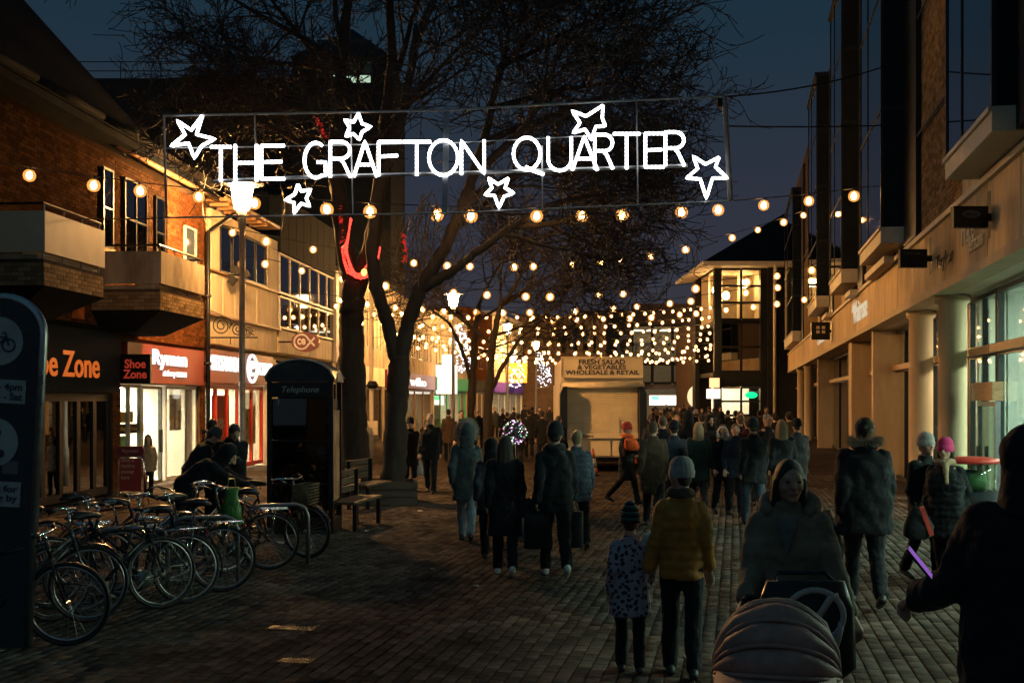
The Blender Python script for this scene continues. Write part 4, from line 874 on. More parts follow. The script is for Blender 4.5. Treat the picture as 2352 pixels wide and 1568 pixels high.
for sx in (-1, 1):
    for yy in (1.0, 4.0):
        w = MB().lathe([(0.28, -0.11), (0.34, -0.09), (0.34, 0.09), (0.28, 0.11)], (sx * (wv - 0.2), yy, 0.34), 20, 'x').build('wheel', MATS['rubber'], van, True); MB().lathe([(0.2, -0.12), (0.2, 0.12)], (sx * (wv - 0.2), yy, 0.34), 16, 'x').build('rim', MATS['grey_metal'], w)
    MB().box(sx * (wv - 0.3) - 0.08, sx * (wv - 0.3) + 0.08, -0.06, 0.0, vz(1063), vz(1053)).build('tail_lamp', MATS['goods_red'], van)
# ================================================================ light-rope street sign
YS = 18.0; sS = YS / F
def SX(x): return (x - CX) * sS
def SZ(y): return H + (CY - y) * sS
ls = empty('light_rope_sign', (0, YS, 0), 0, 'wide illuminated rope-light street banner with white capitals and stars hung across the street', 'sign')
def spt(x, y, d=0.0): return (SX(x), d, SZ(y))
fm = MB()
fm.tube([spt(376, 266), spt(585, 262), spt(1020, 254), spt(1340, 236), spt(1670, 222)], 0.018, 6)
fm.tube([spt(383, 500), spt(1010, 490), spt(1677, 462)], 0.015, 6)
fm.tube([spt(376, 266), spt(383, 500)], 0.02, 6); fm.tube([spt(1664, 222), spt(1678, 462)], 0.045, 6)
fm.tube([spt(585, 262), spt(590, 410)], 0.014, 5); fm.tube([spt(1245, 335), spt(1246, 480)], 0.012, 5); fm.tube([spt(1462, 232), spt(1465, 470)], 0.012, 5); fm.tube([spt(805, 258), spt(811, 494)], 0.012, 5)
fm.tube([spt(490, 416, 0.03), spt(720, 405, 0.03), spt(1020, 398, 0.03), spt(1580, 380, 0.03)], 0.03, 6); fm.tube([spt(378, 340, 0.03), spt(1020, 328, 0.03), spt(1580, 300, 0.03)], 0.010, 5)
fm.build('frame', MATS['pole_grey'], ls)
MB().obox(((SX(1020) + SX(1026)) / 2, 0.06, (SZ(252) + SZ(490)) / 2), (0.09, 0.05, SZ(252) - SZ(490)), Matrix.Rotation(0.02, 4, 'Y')).build('centre_post', MATS['grey_metal'], ls)
MB().box(SX(1648), SX(1663), -0.02, 0.1, SZ(246), SZ(226)).build('junction_box', MATS['black_metal'], ls)
def resample(pts, step):
    out = [Vector(pts[0])]
    for a, b in zip(pts[:-1], pts[1:]):
        a = Vector(a); b = Vector(b); n = max(1, int((b - a).length / step))
        for i in range(1, n + 1): out.append(a.lerp(b, i / n))
    return out
def rope(mb, pts2, closed=False, r=0.027):
    pts = [Vector(spt(x, y, -0.02)) for x, y in pts2]
    if closed: pts.append(pts[0])
    p = resample(pts, 0.03)
    rr = [r * (1.0 + (0.1 if i % 2 else -0.08)) for i in range(len(p))]
    mb.tube(p, rr, 6)
def arc(cx_, cy_, rx, ry, a0, a1, n=14): return [(cx_ + rx * math.cos(math.radians(a0 + (a1 - a0) * i / n)), cy_ - ry * math.sin(math.radians(a0 + (a1 - a0) * i / n))) for i in range(n + 1)]
# glyph strokes on a unit box (x 0..1, y 0 top .. 1 bottom)
GL = {
 'T': [[(0, .03), (1, .03)], [(.5, .03), (.5, 1)]], 'H': [[(0, 0), (0, 1)], [(1, 0), (1, 1)], [(0, .5), (1, .5)]], 'E': [[(.95, .03), (0, .03), (0, .97), (.95, .97)], [(0, .5), (.85, .48)]],
 'G': [arc(.5, .5, .5, .48, 55, 300) + [(.93, .9), (.93, .55), (.55, .55)]], 'R': [[(0, 1), (0, .03), (.5, .03)] + arc(.5, .26, .42, .23, 90, -90) + [(0, .49)], [(.45, .49), (.62, .6), (.95, 1)]],
 'A': [[(0, 1), (.48, .02), (1, 1)], [(.2, .66), (.8, .66)]], 'F': [[(0, 1), (0, .03), (1, .03)], [(0, .45), (.85, .42)]], 'O': [arc(.5, .5, .48, .49, 90, 450, 24)], 'N': [[(0, 1), (0, .03), (1, .97), (1, .0)]],
 'Q': [arc(.5, .48, .48, .48, 90, 450, 24), [(.45, .86), (.7, .98), (1.12, 1.1)]], 'U': [[(0, 0), (0, .65)] + arc(.5, .65, .5, .33, 180, 360) + [(1, 0)]]}
letters = [  # char, x0, x1, top y at centre, bottom y
 ('T', 484, 532, 336, 418), ('H', 541, 590, 333, 417), ('E', 601, 657, 333, 414), ('G', 700, 752, 327, 411), ('R', 759, 808, 324, 408), ('A', 813, 866, 324, 407), ('F', 870, 922, 324, 405), ('T', 925, 990, 324, 404),
 ('O', 984, 1053, 322, 404), ('N', 1060, 1112, 322, 402), ('Q', 1178, 1242, 317, 394), ('U', 1259, 1312, 315, 394), ('A', 1314, 1372, 313, 392), ('R', 1366, 1410, 308, 389), ('T', 1408, 1470, 306, 389), ('E', 1482, 1527, 305, 387), ('R', 1528, 1574, 302, 382)]
for ch, x0, x1, y0, y1 in letters:
    mb = MB()
    for st in GL[ch]: rope(mb, [(x0 + (x1 - x0) * px, y0 + (y1 - y0) * py) for px, py in st])
    mb.build('letter', MATS['rope_light'], ls, True)
stars = [
 [(466, 266), (452, 310), (494, 320), (464, 336), (447, 364), (434, 330), (394, 336), (426, 310), (408, 278), (440, 300)],
 [(824, 262), (832, 285), (852, 292), (832, 304), (826, 322), (812, 308), (795, 314), (803, 294), (792, 276), (812, 282)],
 [(1385, 243), (1383, 272), (1390, 290), (1368, 292), (1358, 322), (1344, 298), (1316, 306), (1332, 283), (1314, 256), (1346, 268)],
 [(1651, 362), (1643, 384), (1670, 410), (1636, 410), (1622, 456), (1608, 412), (1576, 410), (1602, 388), (1592, 360), (1620, 378)],
 [(685, 424), (692, 440), (714, 436), (704, 456), (712, 474), (692, 468), (676, 490), (676, 466), (656, 460), (678, 446)],
 [(1168, 410), (1160, 432), (1180, 444), (1158, 452), (1146, 478), (1136, 450), (1114, 448), (1130, 432), (1122, 410), (1144, 424)]]
for sp in stars:
    mb = MB(); rope(mb, sp, True, 0.025); mb.build('star', MATS['rope_light'], ls, True)
# tie cables to both sides
def wire(name, label, pts, r=0.012, sag=0.0, m='black_metal'):
    p0, p1 = Vector(pts[0]), Vector(pts[1]); n = 16
    t = MB(); t.tube([p0.lerp(p1, i / n) - Vector((0, 0, sag * 4 * (i / n) * (1 - i / n))) for i in range(n + 1)], r, 5)
    o = t.build(name, MATS[m]); return tag(o, label, 'cable')
rw = lambda x, y: RF.world(RF.u(x, 0.5), 0.5, RF.z(x, y, 0.5))
wire('tie_cable', 'upper dark cable from the sign frame to the right-hand building', (spt_ := Vector(spt(1668, 222)) + Vector((0, YS, 0)), rw(2040, 150)), 0.014, 0.1)
wire('tie_cable', 'middle dark cable from the sign frame to the right-hand building', (Vector(spt(1672, 290)) + Vector((0, YS, 0)), rw(2040, 288)), 0.014, 0.02)
wl_ = lambda x, y: LF.world(LF.u(x, 0.62), 0.62, LF.z(x, y, 0.62))
wire('tie_cable', 'thin cable hanging from the left eaves to the sign frame', (wl_(290, 262), Vector(spt(378, 268)) + Vector((0, YS, 0))), 0.010, 0.25)
wire('tie_cable', 'thin cable from the sign frame bottom corner to the left wall', (LF.world(LF.u(60), 0.02, LF.z(60, 492)), Vector(spt(383, 500)) + Vector((0, YS, 0))), 0.010, 0.05)

# ================================================================ festoon strings
core_me = MB(); core_me.lathe([(0.012, 0.05), (0.036, 0.028), (0.046, -0.015), (0.036, -0.05), (0.012, -0.066)], (0, 0, -0.115), 7); core_me = core_me.mesh('filament', MATS['bulb_glow'], True)
bulb_me = MB(); bulb_me.lathe([(0.02, 0.075), (0.06, 0.06), (0.088, 0.02), (0.092, -0.025), (0.072, -0.072), (0.03, -0.096)], (0, 0, -0.115), 12); bulb_me = bulb_me.mesh('bulb', MATS['bulb_halo'], True)
sock_me = MB(); sock_me.lathe([(0.016, 0.0), (0.022, -0.005), (0.022, -0.055), (0.014, -0.062)], (0, 0, 0.008), 8); sock_me = sock_me.mesh('socket', MATS['black_metal'])
def string(label, A, B, sag, n, skip=()):
    A = Vector(A); B = Vector(B); c = A.lerp(B, 0.5)
    e = empty('festoon_string', tuple(A), 0, label, 'string lights', 'festoon strings across the street')
    f = lambda t: A.lerp(B, t) - Vector((0, 0, sag * 4 * t * (1 - t))) - A
    t = MB(); t.tube([f(i / 40) for i in range(41)], 0.011, 5); t.build('cable', MATS['black_metal'], e)
    q = random.Random(int(A.y * 100))
    for i in range(n):
        if i in skip: continue
        tt = (i + 0.5 + q.uniform(-0.22, 0.22)) / n; p = f(tt)
        if A.y > 30 and q.random() < 0.04: continue
        b = raw('bulb', bulb_me, e, tuple(p), (q.uniform(-0.22, 0.22), q.uniform(-0.22, 0.22), 0)); k_ = q.uniform(1.15, 1.5); b.scale = (k_, k_, k_); raw('filament', core_me, b)
        raw('socket', sock_me, e, tuple(p + Vector((0, 0, 0.0))))
    return e
def left_pt(Y, z): 
    return (LF.world(LF.uY(Y), 0.02, z) if Y < 74 else LF2.world((Y - LF2.Y0) * LF2.n, 0.02, z))
def right_pt(Y, z): return RF.world(RF.uY(Y), 0.02 + (0.5 if z > 5.2 else 0), z)
S1A = LF.world(LF.u(-20), 0.05, LF.z(-20, 372)); S1B = rw(2000, 428)
string('nearest string of bulbs hanging just below the illuminated banner', S1A, S1B, 0.62, 17)
string('second string of bulbs rising from the games shop to the right-hand bays', left_pt(31.5, 6.95), rw(1882, 470), 1.5, 20)
string('third string of bulbs sagging between the big tree and the right-hand building', left_pt(35, 6.5), right_pt(33.5, 6.2), 1.0, 16)
string('fourth string of bulbs sagging below the third across the street', left_pt(41, 6.0), right_pt(38, 6.3), 0.85, 19)
string('fifth string of bulbs level with the street lamp lantern', left_pt(44, 5.9), right_pt(42, 6.0), 0.7, 20)
pav = lambda y: (X_(1641) - 0.02, Yp, Z_(y))
for i, (Y, z, sg, yr, n) in enumerate(((46, 5.75, 0.4, 700, 27), (52, 5.8, 0.55, 742, 24), (58, 5.6, 0.5, 772, 23), (64, 5.75, 0.6, 796, 21), (69, 5.5, 0.5, 822, 20))):
    lab = ['sixth string of bulbs, just above the far trees and lamp', 'seventh string of bulbs counted from the banner', 'eighth string of bulbs, just over the van roof', 'ninth string of bulbs, behind the van roof edge', 'tenth string of bulbs, lowest of those tied to the pavilion'][i]
    string(lab, left_pt(Y, z), pav(yr), sg, n)
for i, (Y, z, sg, yr, n) in enumerate(((49, 5.6, 0.5, 722, 26), (55, 5.5, 0.6, 758, 24), (61, 5.4, 0.6, 786, 23), (66, 5.3, 0.5, 812, 22))):
    string(['extra string of bulbs between the sixth and seventh rows', 'extra string of bulbs between the seventh and eighth rows', 'extra string of bulbs between the eighth and ninth rows', 'extra string of bulbs between the ninth and tenth rows'][i], left_pt(Y, z), pav(yr), sg, n)
for i, (Y, z) in enumerate(((79, 5.7), (86, 5.5), (93, 5.7))):
    xr = (1640 - CX) / F * Y
    string(['eleventh string of bulbs, ending at the pavilion', 'twelfth string of bulbs, beyond the pavilion front', 'farthest string of bulbs before the shopping centre'][i], left_pt(Y, z), (xr, Y, z + 0.2), 0.6, 22)
# ================================================================ trees
def tube_fast(mb, pts, rr, n): mb.tube(pts, rr, n, caps=False)
def grow(q, T, C, p, d, r, L, lev, maxlev, nch, up, spread):
    n = 6 if lev < 3 else 5; pts = [p.copy()]; rr = [r]; cur = p.copy(); dd = d.copy()
    bend = Vector((q.uniform(-1, 1), q.uniform(-1, 1), q.uniform(-0.5, 0.5))) * (0.10 if lev < 2 else 0.19)
    for i in range(n):
        dd = dd + bend + Vector((q.gauss(0, 1), q.gauss(0, 1), q.gauss(0, 1))) * 0.09 + Vector((0, 0, up * (1.0 if i > n / 2 else 0.3)))
        dd.normalize(); cur = cur + dd * (L / n); pts.append(cur.copy()); rr.append(max(0.0085, r * (1 - 0.75 * (i + 1) / n)))
    (tube_fast(T, pts, rr, 6) if lev < 2 else tube_fast(C, pts, rr, 4 if lev == 2 else 3))
    if lev >= maxlev: return
    k = nch[lev]
    for j in range(k):
        t = 0.25 + 0.75 * (j + q.random() * 0.8) / k; f = t * n; i = min(int(f), n - 1); b = pts[i].lerp(pts[i + 1], f - i)
        ax = (pts[i + 1] - pts[i]).normalized(); o = ax.orthogonal().normalized(); o.rotate(Matrix.Rotation(q.uniform(0, 6.283), 3, ax))
        an = q.uniform(0.45, 1.05) * spread; nd = (ax * math.cos(an) + o * math.sin(an)).normalized()
        rc = max(0.0115, (rr[i] * (0.62 - 0.1 * lev * 0.5)) * q.uniform(0.7, 1.0)); grow(q, T, C, b, nd, rc, L * q.uniform(0.5, 0.72), lev + 1, maxlev, nch, up, spread)
def tree(name, label, base, trunk, stems, seed, maxlev, nch, up=0.05, spread=1.0, extra=None):
    e = empty(name, base, 0, label, 'tree'); B = Vector(base); q = random.Random(seed); T = MB(); C = MB()
    for pts, rr in trunk:
        p = [Vector(a) - B for a in pts]; res = []; r2 = []
        for i in range(len(p) - 1):
            for s_ in range(10): res.append(p[i].lerp(p[i + 1], s_ / 10) + Vector((q.gauss(0, 1), q.gauss(0, 1), 0)) * rr[i] * 0.05); r2.append((rr[i] + (rr[i + 1] - rr[i]) * s_ / 10) * q.uniform(0.96, 1.04))
        res.append(p[-1]); r2.append(rr[-1]); T.tube(res, r2, 20)
    L_ = MB()
    for (p, d, r, L) in stems: grow(q, L_, C, Vector(p) - B, Vector(d).normalized(), r, L, 0, maxlev, nch, up, spread)
    if extra: D_ = MB(); extra(q, D_, B); D_.build('hanging_shoots', mat('lit_shoot', (0.16, 0.10, 0.055), 0.8, 0.3, 6), e)
    from mathutils import noise as mn
    T.v = [tuple(Vector(v) + mn.noise_vector(Vector((v[0] * 9, v[1] * 9, v[2] * 2.2))) * 0.028 + mn.noise_vector(Vector(v) * 2.0) * 0.03) for v in T.v]
    T.build('trunk', MATS['bark'], e, True); L_.build('limbs', MATS['bark'], e, True); C.build('crown', MATS['twig'], e)
    return e
Yt = 24.0
a = lambda x, y, Y=Yt: P(x, y, Y)
def droop(q, C, B):       # dry drooping shoots, light of the nearest string put into their paler colour
    for (x, y, n, w) in ((985, 505, 15, 34), (1050, 520, 8, 26), (960, 560, 7, 26), (1100, 470, 4, 30)):
        for i in range(n):
            p0 = P(x + q.uniform(-w, w) * 0.6, y - q.uniform(20, 70), 20.9 + q.uniform(-0.3, 0.3)); ln = q.uniform(0.5, 1.6); sw = q.uniform(-0.6, 0.6); sy = q.uniform(-0.3, 0.3); hk = q.uniform(0.1, 0.4)
            pts = [p0 - B + Vector((sw * t * (1 - 0.6 * t) * 1.3, sy * t, -ln * (t - hk * t ** 4))) for t in [k / 9 for k in range(10)]]
            C.tube(pts, [0.014 - 0.0009 * k for k in range(10)], 4)
tree('big_forked_tree', 'big bare tree with a red-lit fork, in front of the concrete panel building', a(812, 1143), [
    ([a(812, 1150), a(812, 1050), a(808, 900), a(806, 760), a(812, 650)], [0.36, 0.31, 0.28, 0.26, 0.25]),
    ([a(812, 680), a(790, 560), a(775, 430), a(770, 280), a(790, 120), a(800, -60)], [0.2, 0.18, 0.17, 0.15, 0.12, 0.08]),
    ([a(812, 680), a(850, 580), a(868, 470), a(880, 330), a(900, 150), a(890, -80)], [0.2, 0.17, 0.16, 0.14, 0.11, 0.07])],
    [(a(772, 400), (-0.8, 0.2, 0.7), 0.10, 3.0), (a(770, 280), (-0.9, -0.2, 0.5), 0.09, 3.0), (a(775, 200), (-0.7, 0.4, 0.9), 0.08, 3.0), (a(786, 140), (-0.9, -0.3, 0.35), 0.08, 3.0), (a(880, 330), (0.5, -0.3, 0.9), 0.08, 3.5), (a(895, 200), (0.4, 0.3, 1), 0.08, 3.5), (a(800, 0), (-0.5, 0, 0.9), 0.07, 3.2), (a(890, 20), (0.3, 0.2, 1), 0.07, 3.2), (a(868, 470), (0.2, -0.7, 0.4), 0.06, 2.4), (a(783, 90), (-0.3, 0.2, 1), 0.07, 3.0), (a(778, 160), (-1, 0.1, 0.15), 0.07, 2.8)],
    5, 4, (7, 6, 5, 3), 0.06, 1.0)
a2 = lambda x, y: P(x, y, 22.8)
tree('wide_crowned_tree', 'wide bare tree with two rising limbs whose crown spreads behind the banner', a2(905, 1150), [
    ([a2(903, 1165), a2(906, 1050), a2(912, 940), a2(918, 820)], [0.27, 0.23, 0.21, 0.2]),
    ([a2(916, 850), a2(890, 740), a2(862, 660), a2(852, 560), a2(870, 420), a2(930, 240), a2(960, 60)], [0.15, 0.14, 0.13, 0.12, 0.11, 0.10, 0.07]),
    ([a2(916, 850), a2(938, 740), a2(968, 660), a2(1010, 590), a2(1060, 480), a2(1110, 330), a2(1150, 150)], [0.17, 0.15, 0.14, 0.12, 0.11, 0.09, 0.06]),
    ([a2(968, 665), a2(1040, 620), a2(1100, 575), a2(1180, 520)], [0.11, 0.10, 0.08, 0.07])],
    [(a2(1060, 480), (0.9, 0.1, 0.75), 0.10, 3.0), (a2(1090, 400), (0.9, -0.2, 0.7), 0.09, 3.6), (a2(1110, 330), (1, 0.1, 0.55), 0.09, 3.2), (a2(1150, 160), (0.8, -0.1, 0.8), 0.07, 2.6), (a2(1180, 520), (1, 0.2, 0.25), 0.08, 2.5), (a2(1180, 520), (0.9, -0.4, 0.5), 0.07, 2.6), (a2(1130, 250), (1, 0.3, 0.35), 0.08, 3.2), (a2(960, 80), (0.3, 0, 1), 0.07, 3.2), (a2(930, 240), (0.2, -0.5, 0.9), 0.07, 3.2), (a2(1145, 180), (0.2, 0.3, 1), 0.07, 3.2), (a2(1150, 540), (1, -0.2, 0.05), 0.06, 2.0), (a2(1040, 530), (0.5, 0.5, 0.6), 0.07, 3.2), (a2(1150, 150), (1, 0.2, 0.3), 0.07, 2.6)],
    9, 4, (7, 6, 5, 3), 0.055, 1.0, droop)
a3 = lambda x, y: P(x, y, 40)
tree('slim_street_tree', 'slim bare street tree left of the glowing balloon', a3(1080, 1048), [([a3(1080, 1054), a3(1084, 900), a3(1090, 780), a3(1100, 700)], [0.15, 0.13, 0.11, 0.08]), ([a3(1083, 880), a3(1060, 800), a3(1030, 740)], [0.08, 0.07, 0.05])],
    [(a3(1100, 700), (0.4, 0, 1), 0.07, 2.8), (a3(1092, 760), (-0.8, 0.1, 0.6), 0.06, 2.8), (a3(1095, 740), (0.9, 0, 0.6), 0.06, 3.0), (a3(1030, 740), (-0.8, 0.2, 0.7), 0.05, 2.4), (a3(1086, 820), (0.9, 0.2, 0.5), 0.05, 2.6)], 12, 3, (7, 6, 5), 0.05)
a4 = lambda x, y: P(x, y, 36.5)
tree('second_slim_tree', 'slim bare street tree whose twigs spread right, over the van roof', a4(1122, 1058), [([a4(1120, 1066), a4(1122, 920), a4(1130, 800), a4(1150, 700)], [0.16, 0.14, 0.11, 0.08]), ([a4(1124, 900), a4(1150, 850), a4(1190, 780)], [0.09, 0.07, 0.05])],
    [(a4(1150, 700), (0.7, 0, 0.8), 0.07, 3.4), (a4(1150, 700), (0.9, 0.2, 0.6), 0.07, 3.0), (a4(1136, 770), (1, 0, 0.5), 0.06, 2.6), (a4(1190, 780), (1, 0.1, 0.45), 0.05, 2.0), (a4(1130, 790), (-0.8, 0, 0.8), 0.06, 3.0), (a4(1145, 720), (0.1, 0.2, 1), 0.06, 2.8)], 15, 3, (7, 7, 6), 0.03)
# red rope lights bound round the fork
emat('red_glow', (1.0, 0.06, 0.035), 2.6); mat('red_tinsel', (0.55, 0.02, 0.015), 0.4, 0.2, emit=(1.0, 0.05, 0.03), estr=0.35)
rl = empty('red_light_garland', tuple(P(818, 640, 23.6)), 0, 'glowing red light garland hooked round the tree fork', 'light garland')
def rp(x, y): return P(x, y, 23.6) - P(818, 640, 23.6)
gp = [(806, 500), (800, 545), (792, 575), (797, 605), (806, 628), (820, 634), (838, 628), (850, 612), (858, 590), (862, 560)]
q = random.Random(14)
for k in range(7):       # several strands of small red lamps bundled round the fork
    off = Vector((q.uniform(-0.09, 0.09), q.uniform(-0.06, 0.06), q.uniform(-0.07, 0.05))); pts = [rp(x, y) * 1.0 + off * min(1.0, 0.25 + i * 0.2) + Vector((q.gauss(0, 0.02), q.gauss(0, 0.02), q.gauss(0, 0.02))) for i, (x, y) in enumerate(gp[k % 3:10 - k % 2])]
    pr = resample(pts, 0.035); t = MB(); t.tube(pr, [0.022 if i % 2 else 0.012 for i in range(len(pr))], 5); t.build('strand', MATS['red_glow'], rl, True)
MB().ell(tuple(rp(838, 627) + Vector((0, -0.13, 0))), (0.06, 0.04, 0.07)).build('yellow_lamp', emat('yellow_lamp', (0.85, 0.9, 0.1), 4), rl)
t = MB(); q = random.Random(4)
for path in ([(780, 470), (784, 520), (788, 565), (794, 600)], [(868, 430), (862, 480), (856, 530), (862, 570), (858, 600)], [(925, 540), (932, 570), (928, 600)], [(725, 268), (736, 290), (748, 318)]):
    for i in range(40):
        s_ = q.random() * (len(path) - 1); k = int(s_); f = s_ - k; x = path[k][0] + (path[k + 1][0] - path[k][0]) * f; y = path[k][1] + (path[k + 1][1] - path[k][1]) * f
        c = rp(x + q.gauss(0, 2.4), y + q.gauss(0, 2)); dv = Vector((q.gauss(0, 1), q.gauss(0, 1), q.gauss(0, 1))).normalized() * q.uniform(0.03, 0.08); o = dv.orthogonal().normalized() * 0.014
        t.add([c - dv, c + o, c + dv, c - o], [(0, 1, 2, 3)])
t.build('tinsel', MATS['red_tinsel'], rl)

# ================================================================ lamp posts
def lamp_post(name, label, x, Y, zl, motif=None, disc=True):
    X = (x - CX) * Y / F; e = empty(name, (X, Y, 0), 0, label, 'street lamp', 'lamp posts along the left of the street')
    t = MB(); t.lathe([(0.11, 0), (0.11, 0.9), (0.085, 1.0), (0.075, 3.2), (0.06, zl - 0.5), (0.09, zl - 0.42), (0.1, zl - 0.08), (0.13, zl)], (0, 0, 0), 14); t.build('pole', MATS['pole_grey'], e, True)
    t = MB(); t.lathe([(0.17, zl + 0.01), (0.27, zl + 0.56)], (0, 0, 0), 12); t.build('lantern', MATS['lantern_glow' if Y < 30 else 'lantern_glow_far'], e)
    t = MB(); t.lathe([(0.30, zl + 0.575), (0.52, zl + 0.60), (0.52, zl + 0.63), (0.2, zl + 0.72), (0.05, zl + 0.9)], (0, 0, 0), 20); t.build('cap', MATS['grey_metal'], e, True)
    t = MB()
    for k in range(6): an = k * math.pi / 3; t.cyl((0.18 * math.cos(an), 0.18 * math.sin(an), zl), (0.285 * math.cos(an), 0.285 * math.sin(an), zl + 0.58), 0.012, n=5)
    t.build('lantern_bars', MATS['black_metal'], e)
    if motif:
        zc, hh, ww = motif; m = MB(); q = random.Random(int(Y)); m2 = MB()
        cen = Vector((0.55, -0.05, zc))
        for k in range(110):
            v = q.random(); wd = ww * (0.35 + 0.65 * math.sin(math.pi * min(1, 0.25 + v * 0.8))); px = 0.12 + q.random() * wd; pz = zc - hh / 2 + v * hh
            m.ell((px, -0.05 + q.uniform(-0.06, 0.06), pz), (0.028, 0.028, 0.034), 6, 4)
        for k in range(7): m2.tube([(0.06, -0.05, zc - hh / 2 + k * hh / 6), (0.12 + ww * 0.8, -0.05, zc - hh / 2 + k * hh / 6 + 0.15)], 0.012, 4)
        tag(m.build('light_motif', MATS['led_white'], e), kind='stuff'); m2.build('motif_frame', MATS['white_frame'], e)
    return e
lamp_post('street_lamp', 'tall lantern street lamp in front of the games shop', 556, 27.0, 6.58)
lamp_post('street_lamp', 'lantern street lamp beyond the wide tree with a tall white light motif', 1041, 55.0, 6.6, (4.55, 2.3, 0.85))
lamp_post('street_lamp', 'far lantern street lamp with a white light motif beside the van', 1166, 75.0, 6.5, (4.15, 2.5, 1.0))
lamp_post('street_lamp', 'farthest lantern street lamp with white light motif before the purple shop', 1231, 96.0, 6.4, (4.6, 3.0, 1.2))
# plain pole with notice and camera
pp = empty('notice_pole', tuple(P(853, 1065, 37.0) * 1.0), 0, 'pale pole with a small notice and a black camera between the tree trunks', 'pole'); pp.location.z = 0
z_ = lambda y: H + (CY - y) * 37 / F
MB().lathe([(0.09, 0), (0.09, 1.0), (0.075, 1.1), (0.065, 5.6), (0.05, 5.65)], (0, 0, 0), 12).build('pole', MATS['cream_panel'], pp, True)
MB().box(-0.14, 0.22, -0.13, -0.1, z_(998), z_(966)).build('notice', MATS['cream_panel'], pp)
MB().lathe([(0.12, 0), (0.2, 0.1), (0.12, 0.24)], (0.05, -0.12, z_(892)), 12).box(-0.5, 0.02, -0.16, -0.1, z_(886), z_(884)).build('camera_housing', MATS['black_metal'], pp)

# ================================================================ phone box
Yk = 17.4; sK = Yk / F
kx = (689 - CX) * sK
pb = empty('phone_box', (kx, Yk, 0), 0, 'black telephone kiosk with an arched roof beside the parked bicycles', 'phone box')
wk = 76 * sK; dk = 0.92; zk = lambda y: H + (CY - y) * sK
t = MB()
for sx in (-1, 1):
    for sy in (0, 1): t.box(sx * wk - (0.07 if sx > 0 else 0), sx * wk + (0.07 if sx < 0 else 0), sy * (dk - 0.07), sy * (dk - 0.07) + 0.07, 0, zk(868))
t.box(-wk + 0.07, wk - 0.07, 0.004, 0.066, 0, 0.25); t.box(-wk + 0.07, wk - 0.07, dk - 0.066, dk - 0.004, 0, 0.25)
for sx in (-1, 1): t.box(sx * (wk - 0.035) - 0.031, sx * (wk - 0.035) + 0.031, 0.07, dk - 0.07, 0, 0.22)
t.build('frame', MATS['black_metal'], pb)
t = MB(); n = 14
arcp = [(-wk - 0.02 + (2 * wk + 0.04) * i / n, zk(868) + (zk(826) - zk(868)) * math.sin(math.pi * i / n) ** 0.55) for i in range(n + 1)]
t.prism(arcp + [(wk + 0.02, zk(876)), (-wk - 0.02, zk(876))], -0.03, dk + 0.03); rk = t.build('roof', mat('kiosk_roof', (0.03, 0.032, 0.035), 0.3, 0.25, 6, metal=0.4), pb)
t = MB(); t.tube([(x, -0.035, z) for x, z in arcp], 0.022, 6); t.tube([(x, dk + 0.035, z) for x, z in arcp], 0.022, 6); t.build('roof_rim', MATS['grey_metal'], rk, True)
hd = MB().box(-wk + 0.005, wk - 0.005, -0.012, 0.06, zk(912), zk(878)).build('header', MATS['black_metal'], pb)
txt('lettering', 'Telephone', (733 - 648) * sK, 18 * sK, mat('ghost_white', (0.3, 0.31, 0.3), 0.5, 0.1), hd, (-(689 - 648) * sK, -0.016, zk(905)), (math.pi / 2, 0, 0), ext=0.003, shear=0.25)
for (y0, y1) in ((915, 1010), (1014, 1110), (1114, 1190)):
    MB().box(-wk + 0.09, wk - 0.09, 0.03, 0.045, zk(y1), zk(y0)).build('pane', MATS['glass_kiosk'], pb)
    MB().box(wk - 0.04, wk - 0.03, 0.09, dk - 0.09, zk(y1), zk(y0)).build('pane', MATS['glass_shop'], pb); MB().box(-wk + 0.03, -wk + 0.04, 0.09, dk - 0.09, zk(y1), zk(y0)).build('pane', MATS['glass_kiosk'], pb)
    MB().box(-wk + 0.07, wk - 0.07, 0.01, 0.06, zk(y1) - 0.025, zk(y1) - 0.002).build('glazing_bar', MATS['black_metal'], pb)
bp_ = MB().box(-wk + 0.09, wk - 0.09, dk - 0.16, dk - 0.06, 0.3, zk(880)).build('back_panel', MATS['dark_slate'], pb)
ph = MB().box(-0.2, 0.12, dk - 0.34, dk - 0.16, 1.05, 1.6).build('telephone', MATS['grey_metal'], pb); MB().tube([(-0.26, dk - 0.36, 1.15), (-0.29, dk - 0.4, 1.3), (-0.26, dk - 0.36, 1.5)], 0.03, 6).build('handset', MATS['rubber'], ph)
for (x, y, c) in ((745, 1010, 'sign_ghost'), (718, 955, 'sign_ghost')): MB().box((x - 689) * sK - 0.1, (x - 689) * sK + 0.12, dk - 0.17, dk - 0.163, zk(y + 22), zk(y)).build('notice', MATS[c], pb)
MB().prism([(0.2, zk(874)), (dk - 0.2, zk(874)), (dk - 0.24, zk(856)), (dk / 2, zk(847)), (0.24, zk(856))], wk + 0.02, wk + 0.035, 'x').build('side_vent', mat('kiosk_vent', (0.3, 0.26, 0.2), 0.5, 0.2), rk)
pst = MB().box(wk - 0.028, wk - 0.022, 0.12, dk - 0.12, 0.5, 1.9).build('advert', mat('advert', (0.40, 0.22, 0.12), 0.5, 0.6, 4), pb)

